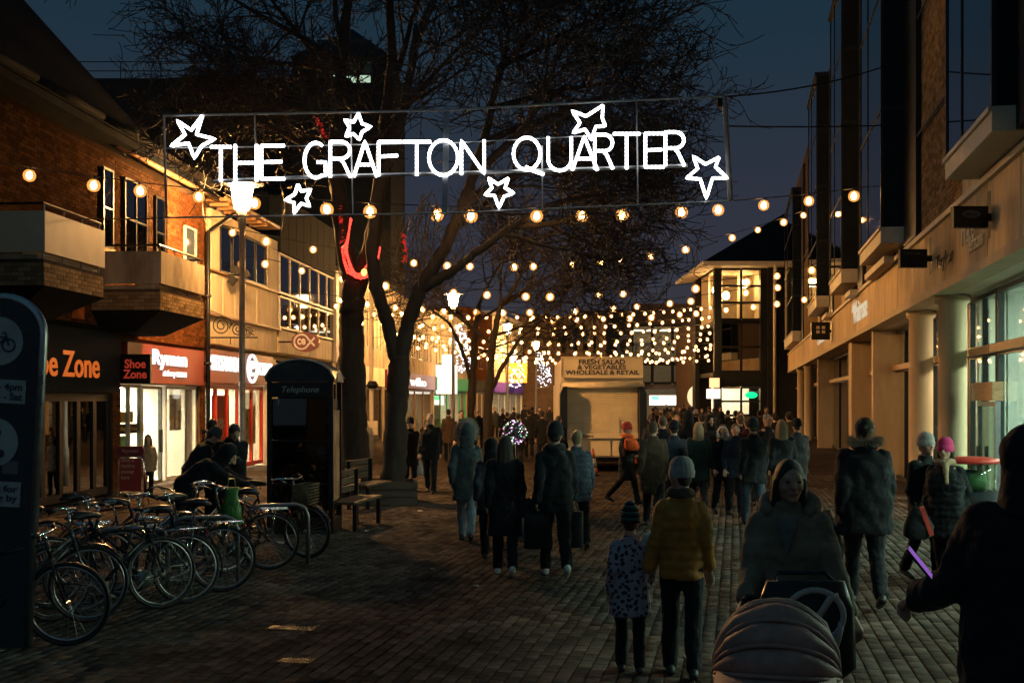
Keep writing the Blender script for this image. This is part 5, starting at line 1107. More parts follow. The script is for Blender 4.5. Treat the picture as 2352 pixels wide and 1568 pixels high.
# ================================================================ cycle-zone sign on the left edge
Yc = 9.4; sC = Yc / F
cs = empty('cycle_zone_sign', ((4 - CX) * sC, Yc, 0), 0, 'tall round-topped street sign with a bicycle roundel at the left edge', 'sign')
cs.rotation_euler = (0, math.radians(2.9), 0)
cs.location.x = (-28 - CX) * sC
hw = 0.325; zc0 = 0.0; zc1 = H + (CY - 683) * sC
out = [(-hw, zc0), (hw, zc0)] + [(hw * math.cos(t_), zc1 - hw * 0.9 + hw * 0.9 * math.sin(t_)) for t_ in [math.pi * i / 16 for i in range(17)]]
MB().prism(out, -0.035, 0.035).build('board', mat('sign_navy', (0.022, 0.03, 0.038), 0.45, 0.2, 4), cs)
t = MB(); t.tube([(x, 0, z) for x, z in out[1:]] + [(-hw, 0, zc0)], 0.042, 8); t.build('rim', mat('rim_metal', (0.30, 0.31, 0.32), 0.3, 0.15, 6, metal=0.85), cs, True)
mat('sign_disc', (0.34, 0.37, 0.37), 0.5, 0.12, 5); mat('sign_ink', (0.03, 0.035, 0.04), 0.5, 0.1)
ccx = -0.02
def disc(y, name='roundel'):
    zz = H + (CY - y) * sC; return MB().lathe([(0.20, -0.043), (0.20, -0.037)], (ccx, 0, zz), 28, 'y').build(name, MATS['sign_disc'], cs), zz
d1, z1 = disc(783); d2, z2 = disc(1014)
t = MB(); ty = -0.047
for cx_ in (-0.085, 0.085): t.tube([(ccx + cx_ + 0.052 * math.cos(k * math.pi / 10), ty, z1 - 0.03 + 0.052 * math.sin(k * math.pi / 10)) for k in range(20)], 0.008, 5, closed=True)
for pth in ([(-0.085, -0.03), (-0.04, 0.035), (0.06, 0.035), (0.0, -0.03), (-0.085, -0.03)], [(0.0, -0.03), (-0.045, 0.055)], [(0.085, -0.03), (0.055, 0.07), (0.035, 0.075)], [(-0.07, 0.058), (-0.025, 0.058)]): t.tube([(ccx + x, ty, z1 + z) for x, z in pth], 0.008, 5)
t.build('bicycle_symbol', MATS['sign_ink'], d1)
t = MB(); t.lathe([(0.03, -0.05), (0.03, -0.044)], (ccx + 0.03, 0, z2 + 0.08), 14, 'y'); t.tube([(ccx + 0.03, ty, z2 + 0.05), (ccx + 0.01, ty, z2 - 0.02), (ccx + 0.06, ty, z2 - 0.1)], 0.022, 6); t.lathe([(0.035, -0.05), (0.035, -0.044)], (ccx + 0.06, 0, z2 - 0.09), 14, 'y'); t.build('rider_symbol', MATS['sign_ink'], d2)
def plate(y0, y1, s_):
    z0_, z1_ = H + (CY - y1) * sC, H + (CY - y0) * sC
    p = MB().box(-0.24, 0.22, -0.045, -0.037, z0_, z1_).build('plate', MATS['sign_disc'], cs)
    txt('lettering', s_, 0.4, (z1_ - z0_) * 0.72, MATS['sign_ink'], p, (-0.2, -0.048, z0_ + (z1_ - z0_) * 0.14), (math.pi / 2, 0, 0), ext=0.002, bold=0.02, align='RIGHT')
plate(870, 924, '10am - 4pm\nMon - Sat'); plate(1103, 1160, 'Except for\nloading by')
MB().box(0.06, 0.19, -0.04, -0.037, H + (CY - 1085) * sC, H + (CY - 1055) * sC).build('sticker', MATS['sign_ghost'], cs)

# ================================================================ benches, cone, covers, litter, board
mat('bench_wood', (0.07, 0.05, 0.035), 0.6, 0.35, 5, 0.2, 30, stretch=(0.3, 3, 3))
def bench(label, x, y, rz, L=1.5):
    g_ = P(x, y, H * F / (y - CY)); e = empty('street_bench', (g_.x, g_.y, 0), rz, label, 'bench')
    for i in range(4): MB().box(-L / 2, L / 2, -0.2 + i * 0.11, -0.11 + i * 0.11, 0.44, 0.48).build('seat_slat', MATS['bench_wood'], e)
    for i in range(3): MB().box(-L / 2, L / 2, 0.24, 0.275, 0.56 + i * 0.13, 0.66 + i * 0.13).build('back_slat', MATS['bench_wood'], e)
    for sx in (-1, 1): MB().box(sx * (L / 2 - 0.12) - 0.03, sx * (L / 2 - 0.12) + 0.03, -0.2, -0.14, 0, 0.438).build('leg', MATS['black_metal'], e); MB().box(sx * (L / 2 - 0.12) - 0.03, sx * (L / 2 - 0.12) + 0.03, 0.18, 0.238, 0, 0.92).build('leg', MATS['black_metal'], e)
    return e
bench('dark slatted bench right beside the phone box', 820, 1212, math.radians(80)); bench('dark slatted bench behind the phone box near the tree trunk', 850, 1165, math.radians(75), 1.3)
g_ = P(905, 1142, H * F / (1142 - CY)); pl = empty('tree_planter', (g_.x, 22.8, 0), 0.1, 'low dark timber surround at the foot of the wide tree', 'planter')
for (bx) in ((-0.6, 0.6, -0.6, -0.53), (-0.6, 0.6, 0.53, 0.6), (-0.6, -0.53, -0.53, 0.53), (0.53, 0.6, -0.53, 0.53)):
    for i in range(3): MB().box(*bx, 0.02 + i * 0.15, 0.155 + i * 0.15).build('plank', MATS['bench_wood'], pl)
MB().box(-0.53, 0.53, -0.53, 0.53, 0.0, 0.36).build('soil', MATS['bark'], pl)
g_ = P(1362, 1083, H * F / (1083 - CY) - 0.0)
cn = empty('traffic_cone', ((1362 - CX) * 31 / F, 31.0, 0), 0, 'white and orange traffic cone standing behind the vegetable van', 'cone')
mat('cone_orange', (0.6, 0.16, 0.05), 0.5, 0.15); mat('cone_white', (0.6, 0.55, 0.48), 0.5, 0.15)
MB().box(-0.19, 0.19, -0.19, 0.19, 0.004, 0.05).build('base', MATS['rubber'], cn); MB().lathe([(0.15, 0.05), (0.12, 0.22)], (0, 0, 0), 16).build('cone_body', MATS['cone_orange'], cn, True); MB().lathe([(0.121, 0.222), (0.075, 0.48)], (0, 0, 0), 16).build('band', MATS['cone_white'], cn, True); MB().lathe([(0.075, 0.482), (0.035, 0.72), (0.02, 0.74)], (0, 0, 0), 16).build('tip', MATS['cone_orange'], cn, True)
for (x, y, w, d, lab) in ((668, 1447, 0.42, 0.16, 'upper studded metal access cover set in the paving'), (680, 1522, 0.28, 0.17, 'lower studded metal access cover set in the paving')):
    Yg = H * F / (y - CY); e = empty('access_cover', ((x - CX) * Yg / F, Yg, 0.016), -ang_r, lab, 'access cover')
    MB().box(-w / 2, w / 2, -d / 2, d / 2, -0.01, 0.004).build('plate', mat('plate_iron', (0.03, 0.027, 0.025), 0.8, 0.3, 20, spec=0.1), e); q = random.Random(x); t = MB()
    for i in range(int(w / 0.03)):
        for j in range(int(d / 0.03)): cx_, cy_ = -w / 2 + 0.02 + i * 0.03, -d / 2 + 0.02 + j * 0.03; an = 0.785 if (i + j) % 2 else -0.785; t.obox((cx_, cy_, 0.006), (0.024, 0.008, 0.006), Matrix.Rotation(an, 4, 'Z'))
    tag(t.build('studs', mat('worn_steel', (0.10, 0.085, 0.07), 0.55, 0.3, 30, metal=0.6), e), kind='stuff')
q = random.Random(8)
for i, (x, y, s_) in enumerate(((966, 1176, 0.05), (843, 1223, 0.03), (1094, 1351, 0.025), (995, 1312, 0.022))):
    Yg = H * F / (y - CY); t = MB(); n = 7; vs = [(s_ * 1.5 * math.cos(k * 6.283 / n) * q.uniform(0.6, 1.1), s_ * math.sin(k * 6.283 / n) * q.uniform(0.6, 1.1), 0.004 + q.uniform(0, 0.02)) for k in range(n)]
    t.add(vs + [(v[0] * 0.9, v[1] * 0.9, v[2] + 0.004) for v in vs], [tuple(range(n)), tuple(range(n, 2 * n))] + [(k, (k + 1) % n, (k + 1) % n + n, k + n) for k in range(n)])
    o = t.build('paper_scrap', MATS['goods_white'], None, False, ((x - CX) * Yg / F, Yg, 0.017)); tag(o, ['crumpled white paper scrap on the paving beside the fur-hooded walker', 'small pale scrap on the paving in front of the bench', 'tiny pale scrap on the dark paving below the walkers', 'tiny scrap on the dark paving left of the lowest scrap'][i], 'litter')
# stationer pavement board
Ya = 22.0; ab = empty('pavement_board', ((300 - CX) * Ya / F, Ya, 0), 0.05, 'red pavement advertising board in front of the stationer', 'sign'); s1 = Ya / F; za_ = lambda y: H + (CY - y) * s1
t = MB(); w_ = 0.24; t.tube([(-w_, 0, 0.02), (-w_, 0, za_(1060)), (-w_ + 0.06, 0, za_(1048)), (w_ - 0.06, 0, za_(1048)), (w_, 0, za_(1060)), (w_, 0, 0.02)], 0.018, 6); t.tube([(-w_, 0.4, 0.02), (-w_, 0.02, za_(1055))], 0.015, 6); t.tube([(w_, 0.4, 0.02), (w_, 0.02, za_(1055))], 0.015, 6); t.build('frame', MATS['chrome'], ab, True)
pn = MB().box(-w_ + 0.03, w_ - 0.03, -0.012, 0.012, 0.3, za_(1052)).build('panel', MATS['maroon'], ab)
txt('lettering', 'Send &\nreceive\nmoney\nhere', 0.26, 0.42, mat('board_letter', (0.5, 0.3, 0.22), 0.5, 0.1), pn, (-0.18, -0.014, za_(1105) + 0.04), (math.pi / 2, 0, 0), ext=0.002, bold=0.02)
hd = MB().prism([(-w_ - 0.02, za_(1041)), (-w_ + 0.02, za_(1046)), (w_ - 0.02, za_(1046)), (w_ + 0.02, za_(1041)), (w_ + 0.02, za_(1030)), (w_ - 0.02, za_(1024)), (-w_ + 0.02, za_(1024)), (-w_ - 0.02, za_(1030))], -0.03, 0.03).build('header', MATS['maroon_dark'], ab)
txt('lettering', 'Ryman', 0.3, 0.075, MATS['board_letter'], hd, (-0.15, -0.034, za_(1040)), (math.pi / 2, 0, 0), ext=0.002, bold=0.02)
# glass-sided kiosk with red lid on the right
ck = empty('red_topped_stand', tuple(Vector(((2228 - CX) * 12.6 / F, 12.6, 0))), 0, 'small food stand with a red lid and glass sides near the right shop door', 'stand'); s1 = 12.6 / F; zc_ = lambda y: H + (CY - y) * s1
MB().lathe([(0.30, zc_(1063)), (0.34, zc_(1060)), (0.33, zc_(1053)), (0.2, zc_(1049))], (0, 0, 0), 24).build('lid', mat('red_lid', (0.6, 0.06, 0.04), 0.35, 0.1), ck, True)
MB().lathe([(0.27, zc_(1125)), (0.28, zc_(1064))], (0, 0, 0), 20).build('glass_drum', MATS['glass_green'], ck, True); MB().lathe([(0.16, zc_(1124)), (0.18, zc_(1105)), (0.16, zc_(1085)), (0.05, zc_(1078))], (0, 0, 0), 14).build('green_contents', mat('dull_green', (0.03, 0.09, 0.025), 0.8, 0.4, 12), ck, True)
MB().lathe([(0.28, 0.02), (0.3, 0.1), (0.3, zc_(1126))], (0, 0, 0), 20).build('base', MATS['dark_slate'], ck, True)
# fallen leaves scattered over the paving
q = random.Random(31); t = MB()
for i in range(260):
    y = q.uniform(7.5, 26); x = q.uniform(-0.42, 0.42) * y
    if x < LF.X0 + LF.k * y + 0.3 or x > RF.X0 + RF.k * y - 0.3: continue
    a_ = q.uniform(0, 6.283); s_ = q.uniform(0.018, 0.04); ca, sa = math.cos(a_) * s_, math.sin(a_) * s_
    t.add([(x - ca, y - sa, 0.018), (x + sa * 0.5, y - ca * 0.5, 0.018 + q.uniform(0.002, 0.014)), (x + ca, y + sa, 0.019), (x - sa * 0.5, y + ca * 0.5, 0.018 + q.uniform(0.002, 0.014))], [(0, 1, 2), (0, 2, 3)])
tag(t.build('fallen_leaves', mat('leaf_litter', (0.09, 0.06, 0.03), 0.8, 0.4, 40)), 'scattered fallen leaves on the dark paving', None, None, 'stuff')
# ================================================================ bicycles
mat('bike_black', (0.014, 0.015, 0.017), 0.25, 0.2, 8, metal=0.3, coat=0.5); mat('bike_blue', (0.02, 0.03, 0.06), 0.25, 0.2, 8, metal=0.3, coat=0.5); mat('bike_green', (0.02, 0.06, 0.03), 0.25, 0.2, 8, metal=0.3, coat=0.5); mat('bike_grey', (0.10, 0.11, 0.12), 0.3, 0.2, 8, metal=0.5); mat('bike_red', (0.09, 0.015, 0.012), 0.25, 0.2, 8, metal=0.2, coat=0.5)
mat('saddle_black', (0.02, 0.019, 0.018), 0.4, 0.2, 20); mat('wicker', (0.16, 0.11, 0.06), 0.7, 0.3, 30)
def ring(R, n, cx_=0, cz_=0, y=0): return [(cx_ + R * math.cos(2 * math.pi * k / n), y, cz_ + R * math.sin(2 * math.pi * k / n)) for k in range(n)]
RW = 0.335
_tyre = MB().tube(ring(RW, 36), 0.018, 6, closed=True).mesh('tyre', MATS['rubber'], True)
_rim = MB().tube(ring(RW - 0.028, 36), 0.012, 6, closed=True).mesh('rim', MATS['bike_chrome'], True)
_sp = MB()
for k in range(24): an = k * math.pi / 12; _sp.cyl((0.02 * math.cos(an + 1.2), 0.02 if k % 2 else -0.02, 0.02 * math.sin(an + 1.2)), ((RW - 0.035) * math.cos(an), 0, (RW - 0.035) * math.sin(an)), 0.0016, n=3)
_sp.cyl((0, -0.05, 0), (0, 0.05, 0), 0.022, n=8); _sp = _sp.mesh('spokes', MATS['bike_chrome'])
def bike_proto(city=True, basket=False):
    e = bpy.data.objects.new('bicycle', None); parts = []
    def add(name, mb, m, smooth=True, sub=()): 
        parts.append((name, mb.mesh(name, MATS[m], smooth), (0, 0, 0), list(sub)))
    for x in (-0.51, 0.51): parts.append(('wheel', _tyre, (x, 0, RW + 0.018), [('rim', _rim), ('spokes', _sp)]))
    bb = (-0.08, 0, 0.28); ra = (-0.51, 0, 0.353); st = (-0.21, 0, 0.80); ht = (0.35, 0, 0.86); hb = (0.385, 0, 0.74); fa = (0.51, 0, 0.353)
    t = MB(); t.tube([bb, hb], 0.017, 8); t.tube([st, bb], 0.015, 8); t.tube([ht, hb], 0.019, 8)
    t.tube([(-0.19, 0, 0.74), ht] if not city else [(-0.16, 0, 0.55), (0.1, 0, 0.56), (0.37, 0, 0.79)], 0.014, 8)
    for s_ in (-1, 1): t.tube([(bb[0], s_ * 0.03, bb[2]), (ra[0], s_ * 0.055, ra[2])], 0.009, 6); t.tube([(st[0], s_ * 0.015, st[2] - 0.05), (ra[0], s_ * 0.055, ra[2])], 0.008, 6)
    add('frame', t, 'bike_black')
    t = MB()
    for s_ in (-1, 1): t.tube([(0.39, s_ * 0.03, 0.73), (0.43, s_ * 0.05, 0.58), (0.51, s_ * 0.052, 0.353)], [0.013, 0.012, 0.008], 6)
    t.cyl((0.39, -0.04, 0.73), (0.39, 0.04, 0.73), 0.016, n=6); add('fork', t, 'bike_black')
    t = MB(); zb = 1.03 if city else 0.97
    t.tube([ht, (0.335, 0, zb - 0.02)], 0.014, 6); t.tube([(0.335, 0, zb - 0.02), (0.40, 0, zb)], 0.014, 6)
    if city: t.tube([(0.16, -0.29, zb - 0.01), (0.26, -0.28, zb + 0.03), (0.38, -0.14, zb + 0.02), (0.40, 0, zb), (0.38, 0.14, zb + 0.02), (0.26, 0.28, zb + 0.03), (0.16, 0.29, zb - 0.01)], 0.011, 6)
    else: t.tube([(0.33, -0.30, zb), (0.40, -0.1, zb), (0.40, 0.1, zb), (0.33, 0.30, zb)], 0.012, 6)
    for s_ in (-1, 1): t.tube([(0.30, s_ * 0.25, zb + 0.01), (0.36, s_ * 0.2, zb - 0.03)], 0.007, 4)
    add('handlebar', t, 'chrome')
    t = MB()
    for s_ in (-1, 1): t.cyl((0.15, s_ * 0.29, zb - 0.012), (0.24, s_ * 0.285, zb + 0.02), 0.017, n=8) if city else t.cyl((0.33, s_ * 0.31, zb), (0.35, s_ * 0.2, zb), 0.017, n=8)
    add('grips', t, 'rubber')
    t = MB(); t.loft([(-0.36, 0, 0.915, 0.02, 0.05), (-0.34, 0, 0.93, 0.06, 0.09), (-0.30, 0, 0.955, 0.09, 0.085), (-0.25, 0, 0.965, 0.10, 0.05)], 14); t.tube([(-0.36, 0, 0.955), (-0.25, 0, 0.96), (-0.12, 0, 0.955), (-0.07, 0, 0.945)], [0.04, 0.045, 0.028, 0.018], 8); add('saddle', t, 'saddle_black')
    t = MB(); t.tube([st, (-0.245, 0, 0.93)], 0.012, 6); add('seat_post', t, 'chrome')
    t = MB(); t.lathe([(0.09, 0.03), (0.09, 0.036)], bb, 20, 'y'); t.cyl((bb[0], -0.07, bb[2]), (bb[0], 0.07, bb[2]), 0.02, n=8); t.tube([(bb[0], 0.06, bb[2]), (bb[0] + 0.12, 0.065, bb[2] - 0.12)], 0.01, 5); t.tube([(bb[0], -0.06, bb[2]), (bb[0] - 0.12, -0.065, bb[2] + 0.12)], 0.01, 5); t.box(bb[0] + 0.08, bb[0] + 0.16, 0.07, 0.15, bb[2] - 0.13, bb[2] - 0.11); t.box(bb[0] - 0.16, bb[0] - 0.08, -0.15, -0.07, bb[2] + 0.11, bb[2] + 0.13); add('crankset', t, 'grey_metal')
    t = MB(); t.tube([(bb[0], 0.034, bb[2] + 0.09), (ra[0], 0.034, ra[2] + 0.035)], 0.005, 4); t.tube([(bb[0], 0.034, bb[2] - 0.09), (ra[0], 0.034, ra[2] - 0.035)], 0.005, 4); add('chain', t, 'grey_metal')
    if city:
        for x, a0, a1 in ((-0.51, 10, 200), (0.51, 20, 165)):
            t = MB(); R = RW + 0.04; pts = [(x + R * math.cos(math.radians(a0 + (a1 - a0) * k / 14)), RW + 0.018 + R * math.sin(math.radians(a0 + (a1 - a0) * k / 14))) for k in range(15)]
            vs = []; 
            for (px, pz) in pts: vs += [(px, -0.028, pz), (px, 0.0, pz + 0.008), (px, 0.028, pz)]
            fs = []
            for k in range(14): fs += [(k * 3, k * 3 + 1, k * 3 + 4, k * 3 + 3), (k * 3 + 1, k * 3 + 2, k * 3 + 5, k * 3 + 4)]
            t.add(vs, fs); add('mudguard', t, 'bike_black')
        t = MB()
        for y in (-0.06, 0.0, 0.06): t.tube([(-0.26, y, 0.74), (-0.72, y, 0.745)], 0.006, 4)
        for x in (-0.3, -0.44, -0.58, -0.72): t.tube([(x, -0.065, 0.743), (x, 0.065, 0.743)], 0.006, 4)
        for s_ in (-1, 1): t.tube([(-0.58, s_ * 0.06, 0.74), (-0.51, s_ * 0.06, 0.36)], 0.005, 4)
        add('rack', t, 'chrome')
    t = MB(); t.ell((-0.74, 0, 0.70), (0.015, 0.03, 0.025), 8, 5); add('rear_reflector', t, 'goods_red')
    if basket:
        t = MB(); 
        for k in range(7):
            z = 0.72 + k * 0.04; w = 0.14 + 0.02 * k / 6; t.tube([(0.50 - w * 0.6, -w, z), (0.50 + w * 0.8, -w, z), (0.50 + w * 0.8, w, z), (0.50 - w * 0.6, w, z)], 0.008, 4, closed=True)
        for k in range(10):
            for (xa_, ya_) in ((0.50 - 0.08 + 0.2 * k / 9, -0.145), (0.50 - 0.08 + 0.2 * k / 9, 0.145), (0.61, -0.14 + 0.28 * k / 9), (0.42, -0.14 + 0.28 * k / 9)): t.tube([(xa_, ya_, 0.71), (xa_ + 0.01 * (xa_ - 0.5), ya_ * 1.1, 0.97)], 0.007, 3)
        t.box(0.42, 0.61, -0.14, 0.14, 0.712, 0.72); add('basket', t, 'wicker')
    return parts
PROTO = {'city': bike_proto(True, False), 'sport': bike_proto(False, False), 'basket': bike_proto(True, True)}
def bike(kind, label, x, y_wheel_bottom, side, yaw, paint='bike_black', lean=0.05, steer=0.0):
    """x: column of the wheel nearest the right; side +1 = that wheel is the front one."""
    Yb = H * F / (y_wheel_bottom - CY); X = (x - CX) * Yb / F; a = math.radians(yaw)
    wx = 0.51 * side; loc = (X - wx * math.cos(a), Yb - wx * math.sin(a), 0.014)
    e = empty('bicycle', loc, 0, label, 'bicycle', 'bicycles parked on the left'); e.rotation_euler = (lean, 0, a)
    for name, me, lc, sub in PROTO[kind]:
        o = raw(name, me, e, lc)
        for sn, sm in sub: raw(sn, sm, o)
        if name in ('frame', 'fork') and paint != 'bike_black': o.material_slots[0].link = 'OBJECT'; o.material_slots[0].material = MATS[paint]
    return e
bike('sport', 'bicycle at the left edge beside the round-topped sign, its wheel nearest the camera', 156, 1486, 1, 8, 'bike_black')
bike('city', 'second bicycle from the camera, behind the round-topped sign', 205, 1432, 1, 24, 'bike_grey', -0.06)
bike('city', 'bicycle with pale mudguard left of the hunched figure', 238, 1372, 1, 30, 'bike_blue', 0.08)
bike('sport', 'dark bicycle in the middle of the row under the hunched figure', 372, 1400, 1, 38, 'bike_black', -0.05)
bike('city', 'bicycle with rear rack in front of the man bending over', 512, 1362, -1, 196, 'bike_blue', 0.06)
bike('city', 'bicycle with a big clear wheel facing the open paving', 620, 1311, -1, 192, 'bike_black', -0.05)
bike('basket', 'bicycle with a wicker basket leaning by the phone box', 706, 1284, 1, -20, 'bike_black', 0.06)
bike('city', 'green-framed bicycle behind the row, under the man looking down', 520, 1318, 1, 50, 'bike_green', 0.05)
bike('sport', 'red-framed bicycle tucked behind the hunched figure', 330, 1335, 1, 15, 'bike_red', -0.07)
bike('city', 'bicycle leaning across the others nearest the paving edge of the row', 430, 1388, -1, 215, 'bike_black', 0.1)
bike('sport', 'dark bicycle jammed between the pale-mudguard bicycle and the sign', 120, 1400, 1, 42, 'bike_grey', -0.1)
bike('city', 'bicycle half hidden behind the rack bicycle under the hood of the hunched figure', 420, 1345, 1, 28, 'bike_blue', 0.09)
# green carrier bag on a handlebar
gb_ = empty('green_carrier_bag', tuple(P(532, 1178, 13.2)), 0.2, 'green translucent carrier bag hanging from a handlebar', 'bag')
MB().loft([(0, 0, -0.16, 0.07, 0.05), (0, 0, -0.12, 0.12, 0.08), (0, 0, 0.05, 0.11, 0.06), (0, 0, 0.22, 0.07, 0.03), (0.0, 0, 0.30, 0.09, 0.02)], 14).build('bag_body', mat('bag_green', (0.05, 0.16, 0.03), 0.3, 0.4, 12, 0.5, 30), gb_, True)
MB().tube([(-0.05, 0, 0.28), (-0.03, 0, 0.4), (0.03, 0, 0.4), (0.05, 0, 0.28)], 0.008, 5).build('handle', MATS['bag_green'], gb_)
# steel cycle stands
for i, (x, y) in enumerate(((300, 1385), (470, 1345), (640, 1300))):
    Yb = H * F / (y - CY); e = empty('cycle_stand', ((x - CX) * Yb / F, Yb, 0), 0.25, ['steel cycle hoop nearest the round-topped sign', 'middle steel cycle hoop among the bicycles', 'steel cycle hoop nearest the phone box'][i], 'cycle stand', 'cycle hoops')
    MB().tube([(-0.36, 0, 0), (-0.36, 0, 0.62), (-0.32, 0, 0.72), (-0.22, 0, 0.76), (0.22, 0, 0.76), (0.32, 0, 0.72), (0.36, 0, 0.62), (0.36, 0, 0)], 0.024, 8).build('hoop', MATS['grey_metal'], e, True)
# ================================================================ people
SKIN = [mat('skin_light', (0.50, 0.30, 0.21), 0.5, 0.1, 20), mat('skin_mid', (0.38, 0.21, 0.14), 0.5, 0.1, 20)]
def cloth(name, c, **kw): return mat('cloth_' + name, c, kw.pop('rough', 0.85), kw.pop('var', 0.25), kw.pop('scale', 9), kw.pop('bump', 0.5), kw.pop('bscale', 22), sheen=0.06, spec=0.2, **kw)
cloth('black', (0.007, 0.009, 0.012)); cloth('olive', (0.17, 0.135, 0.09), bump=0.3); cloth('navy', (0.02, 0.028, 0.045)); cloth('charcoal', (0.022, 0.024, 0.027)); cloth('teal_grey', (0.05, 0.065, 0.07)); cloth('denim', (0.04, 0.055, 0.08)); cloth('pale_denim', (0.2, 0.24, 0.27)); cloth('mustard', (0.33, 0.145, 0.025), rough=0.6, bump=0.3); cloth('camel', (0.34, 0.29, 0.22), bump=0.25, bscale=60); cloth('white', (0.55, 0.55, 0.55)); cloth('grey_wool', (0.26, 0.25, 0.23)); cloth('green_black', (0.03, 0.10, 0.09)); cloth('magenta', (0.42, 0.03, 0.12)); cloth('orange', (0.8, 0.13, 0.03), bump=0.3); cloth('brown', (0.07, 0.045, 0.03)); cloth('tan', (0.35, 0.25, 0.15)); cloth('red', (0.35, 0.04, 0.03)); cloth('lilac', (0.45, 0.40, 0.52)); cloth('fur', (0.45, 0.38, 0.30), bump=0.0); cloth('white_fur', (0.7, 0.66, 0.62), bump=0.0); cloth('blue_grey', (0.045, 0.06, 0.085))
cloth('leather', (0.018, 0.018, 0.02), rough=0.35, bump=0.2)
mat('hair_dark', (0.022, 0.016, 0.012), 0.5, 0.4, 14, 0.6, 60, stretch=(6, 6, 0.6)); mat('hair_brown', (0.07, 0.042, 0.024), 0.5, 0.4, 14, 0.6, 60, stretch=(6, 6, 0.6)); mat('hair_fair', (0.26, 0.18, 0.10), 0.5, 0.4, 14, 0.6, 60, stretch=(6, 6, 0.6)); mat('hair_grey', (0.2, 0.19, 0.18), 0.5, 0.3, 14, 0.6, 60)
mat('eye_dark', (0.02, 0.015, 0.012), 0.2, 0); mat('lip', (0.32, 0.10, 0.09), 0.5, 0.1)
mat('shoe_dark', (0.015, 0.014, 0.014), 0.45, 0.2); mat('shoe_white', (0.62, 0.6, 0.56), 0.6, 0.15)
def spots_mat():
    m = bpy.data.materials.new('cloth_spotted'); m.use_nodes = True; MATS['cloth_spotted'] = m; N = m.node_tree.nodes; L = m.node_tree.links; b = N['Principled BSDF']
    tc = N.new('ShaderNodeTexCoord'); nz = N.new('ShaderNodeTexNoise'); nz.inputs['Scale'].default_value = 14; L.new(tc.outputs['Object'], nz.inputs[0])
    mx = N.new('ShaderNodeVectorMath'); mx.operation = 'MULTIPLY_ADD'; mx.inputs[1].default_value = (0.05, 0.05, 0.05); L.new(nz.outputs['Color'], mx.inputs[0]); L.new(tc.outputs['Object'], mx.inputs[2])
    vo = N.new('ShaderNodeTexVoronoi'); vo.inputs['Scale'].default_value = 19; L.new(mx.outputs[0], vo.inputs['Vector'])
    rp = N.new('ShaderNodeValToRGB'); rp.color_ramp.interpolation = 'CONSTANT'; rp.color_ramp.elements[0].color = (0.02, 0.02, 0.025, 1); rp.color_ramp.elements[1].color = (0.28, 0.25, 0.30, 1); rp.color_ramp.elements[1].position = 0.42
    L.new(vo.outputs['Distance'], rp.inputs[0]); L.new(rp.outputs[0], b.inputs['Base Color']); b.inputs['Roughness'].default_value = 0.8
spots_mat()
REM = []
fold_tex = bpy.data.textures.new('folds', 'CLOUDS'); fold_tex.noise_scale = 0.13; fold_tex.noise_depth = 2
def rem(o, vox, it=4): REM.append((o, vox, it)); return o
def bend(mb, lean, z0, yc=0.0):
    if abs(lean) < 1e-4: return mb
    out = []
    for (x, y, z) in mb.v:
        t = max(0.0, min(1.0, (z - z0 + 0.12) / 0.3)); t = t * t * (3 - 2 * t); a = lean * t
        dy, dz = y - yc, z - z0
        if t > 0: y, z = yc + dy * math.cos(a) - dz * math.sin(a), z0 + dy * math.sin(a) + dz * math.cos(a)
        out.append((x, y, z))
    mb.v = out; return mb
def ik(S, T, l1, l2, pole):
    d = T - S; L = min(d.length, (l1 + l2) * 0.995); u = d.normalized(); T = S + u * L
    c = (l1 * l1 + L * L - l2 * l2) / (2 * l1 * L); c = max(-1, min(1, c)); h = l1 * math.sqrt(1 - c * c)
    w = (pole - u * pole.dot(u)); w = w.normalized() if w.length > 1e-4 else Vector((0, 1, 0))
    return S + u * l1 * c + w * h, T
def hand(mb, w, d, side, curl=0.6):
    d = d.normalized(); lat = d.cross(Vector((0, 0, 1))); lat = Vector((0, -1, 0)) if lat.length < 0.35 else lat.normalized()
    if lat.y > 0: lat = -lat                      # thumb points forward
    pal = d.cross(lat).normalized()
    if pal.x * side > 0: pal = -pal               # palm faces the body
    for k in (-1, -0.3, 0.4, 1): mb.cap(w + lat * 0.010 * k, w + d * 0.085 + lat * 0.026 * k, 0.022, 0.017, 6)
    for k, ln in ((0.031, 0.068), (0.0105, 0.078), (-0.0105, 0.072), (-0.031, 0.056)):
        b = w + d * 0.085 + lat * k; c1 = b + (d * math.cos(curl) + pal * math.sin(curl)) * ln * 0.5; c2 = c1 + (d * math.cos(curl * 2) + pal * math.sin(curl * 2)) * ln * 0.55
        mb.cap(b, c1, 0.0115, 0.010, 6); mb.cap(c1, c2, 0.010, 0.0085, 6)
    b = w + d * 0.025 + lat * 0.03; c1 = b + (d * 0.6 + lat * 0.8).normalized() * 0.042; c2 = c1 + (d * 0.9 + lat * 0.2 + pal * 0.3).normalized() * 0.035
    mb.cap(b, c1, 0.014, 0.012, 6); mb.cap(c1, c2, 0.012, 0.0095, 6)
def spikes(mb, pts, q, ln, r=0.004):
    for (p, n) in pts:
        p = Vector(p); n = (Vector(n) + Vector((q.gauss(0, .35), q.gauss(0, .35), q.gauss(0, .35)))).normalized(); o = n.orthogonal().normalized() * r; o2 = n.cross(o)
        t = p + n * ln * q.uniform(0.6, 1.2); mb.add([p + o, p - o * 0.5 + o2 * 0.87, p - o * 0.5 - o2 * 0.87, t], [(0, 1, 3), (1, 2, 3), (2, 0, 3)])
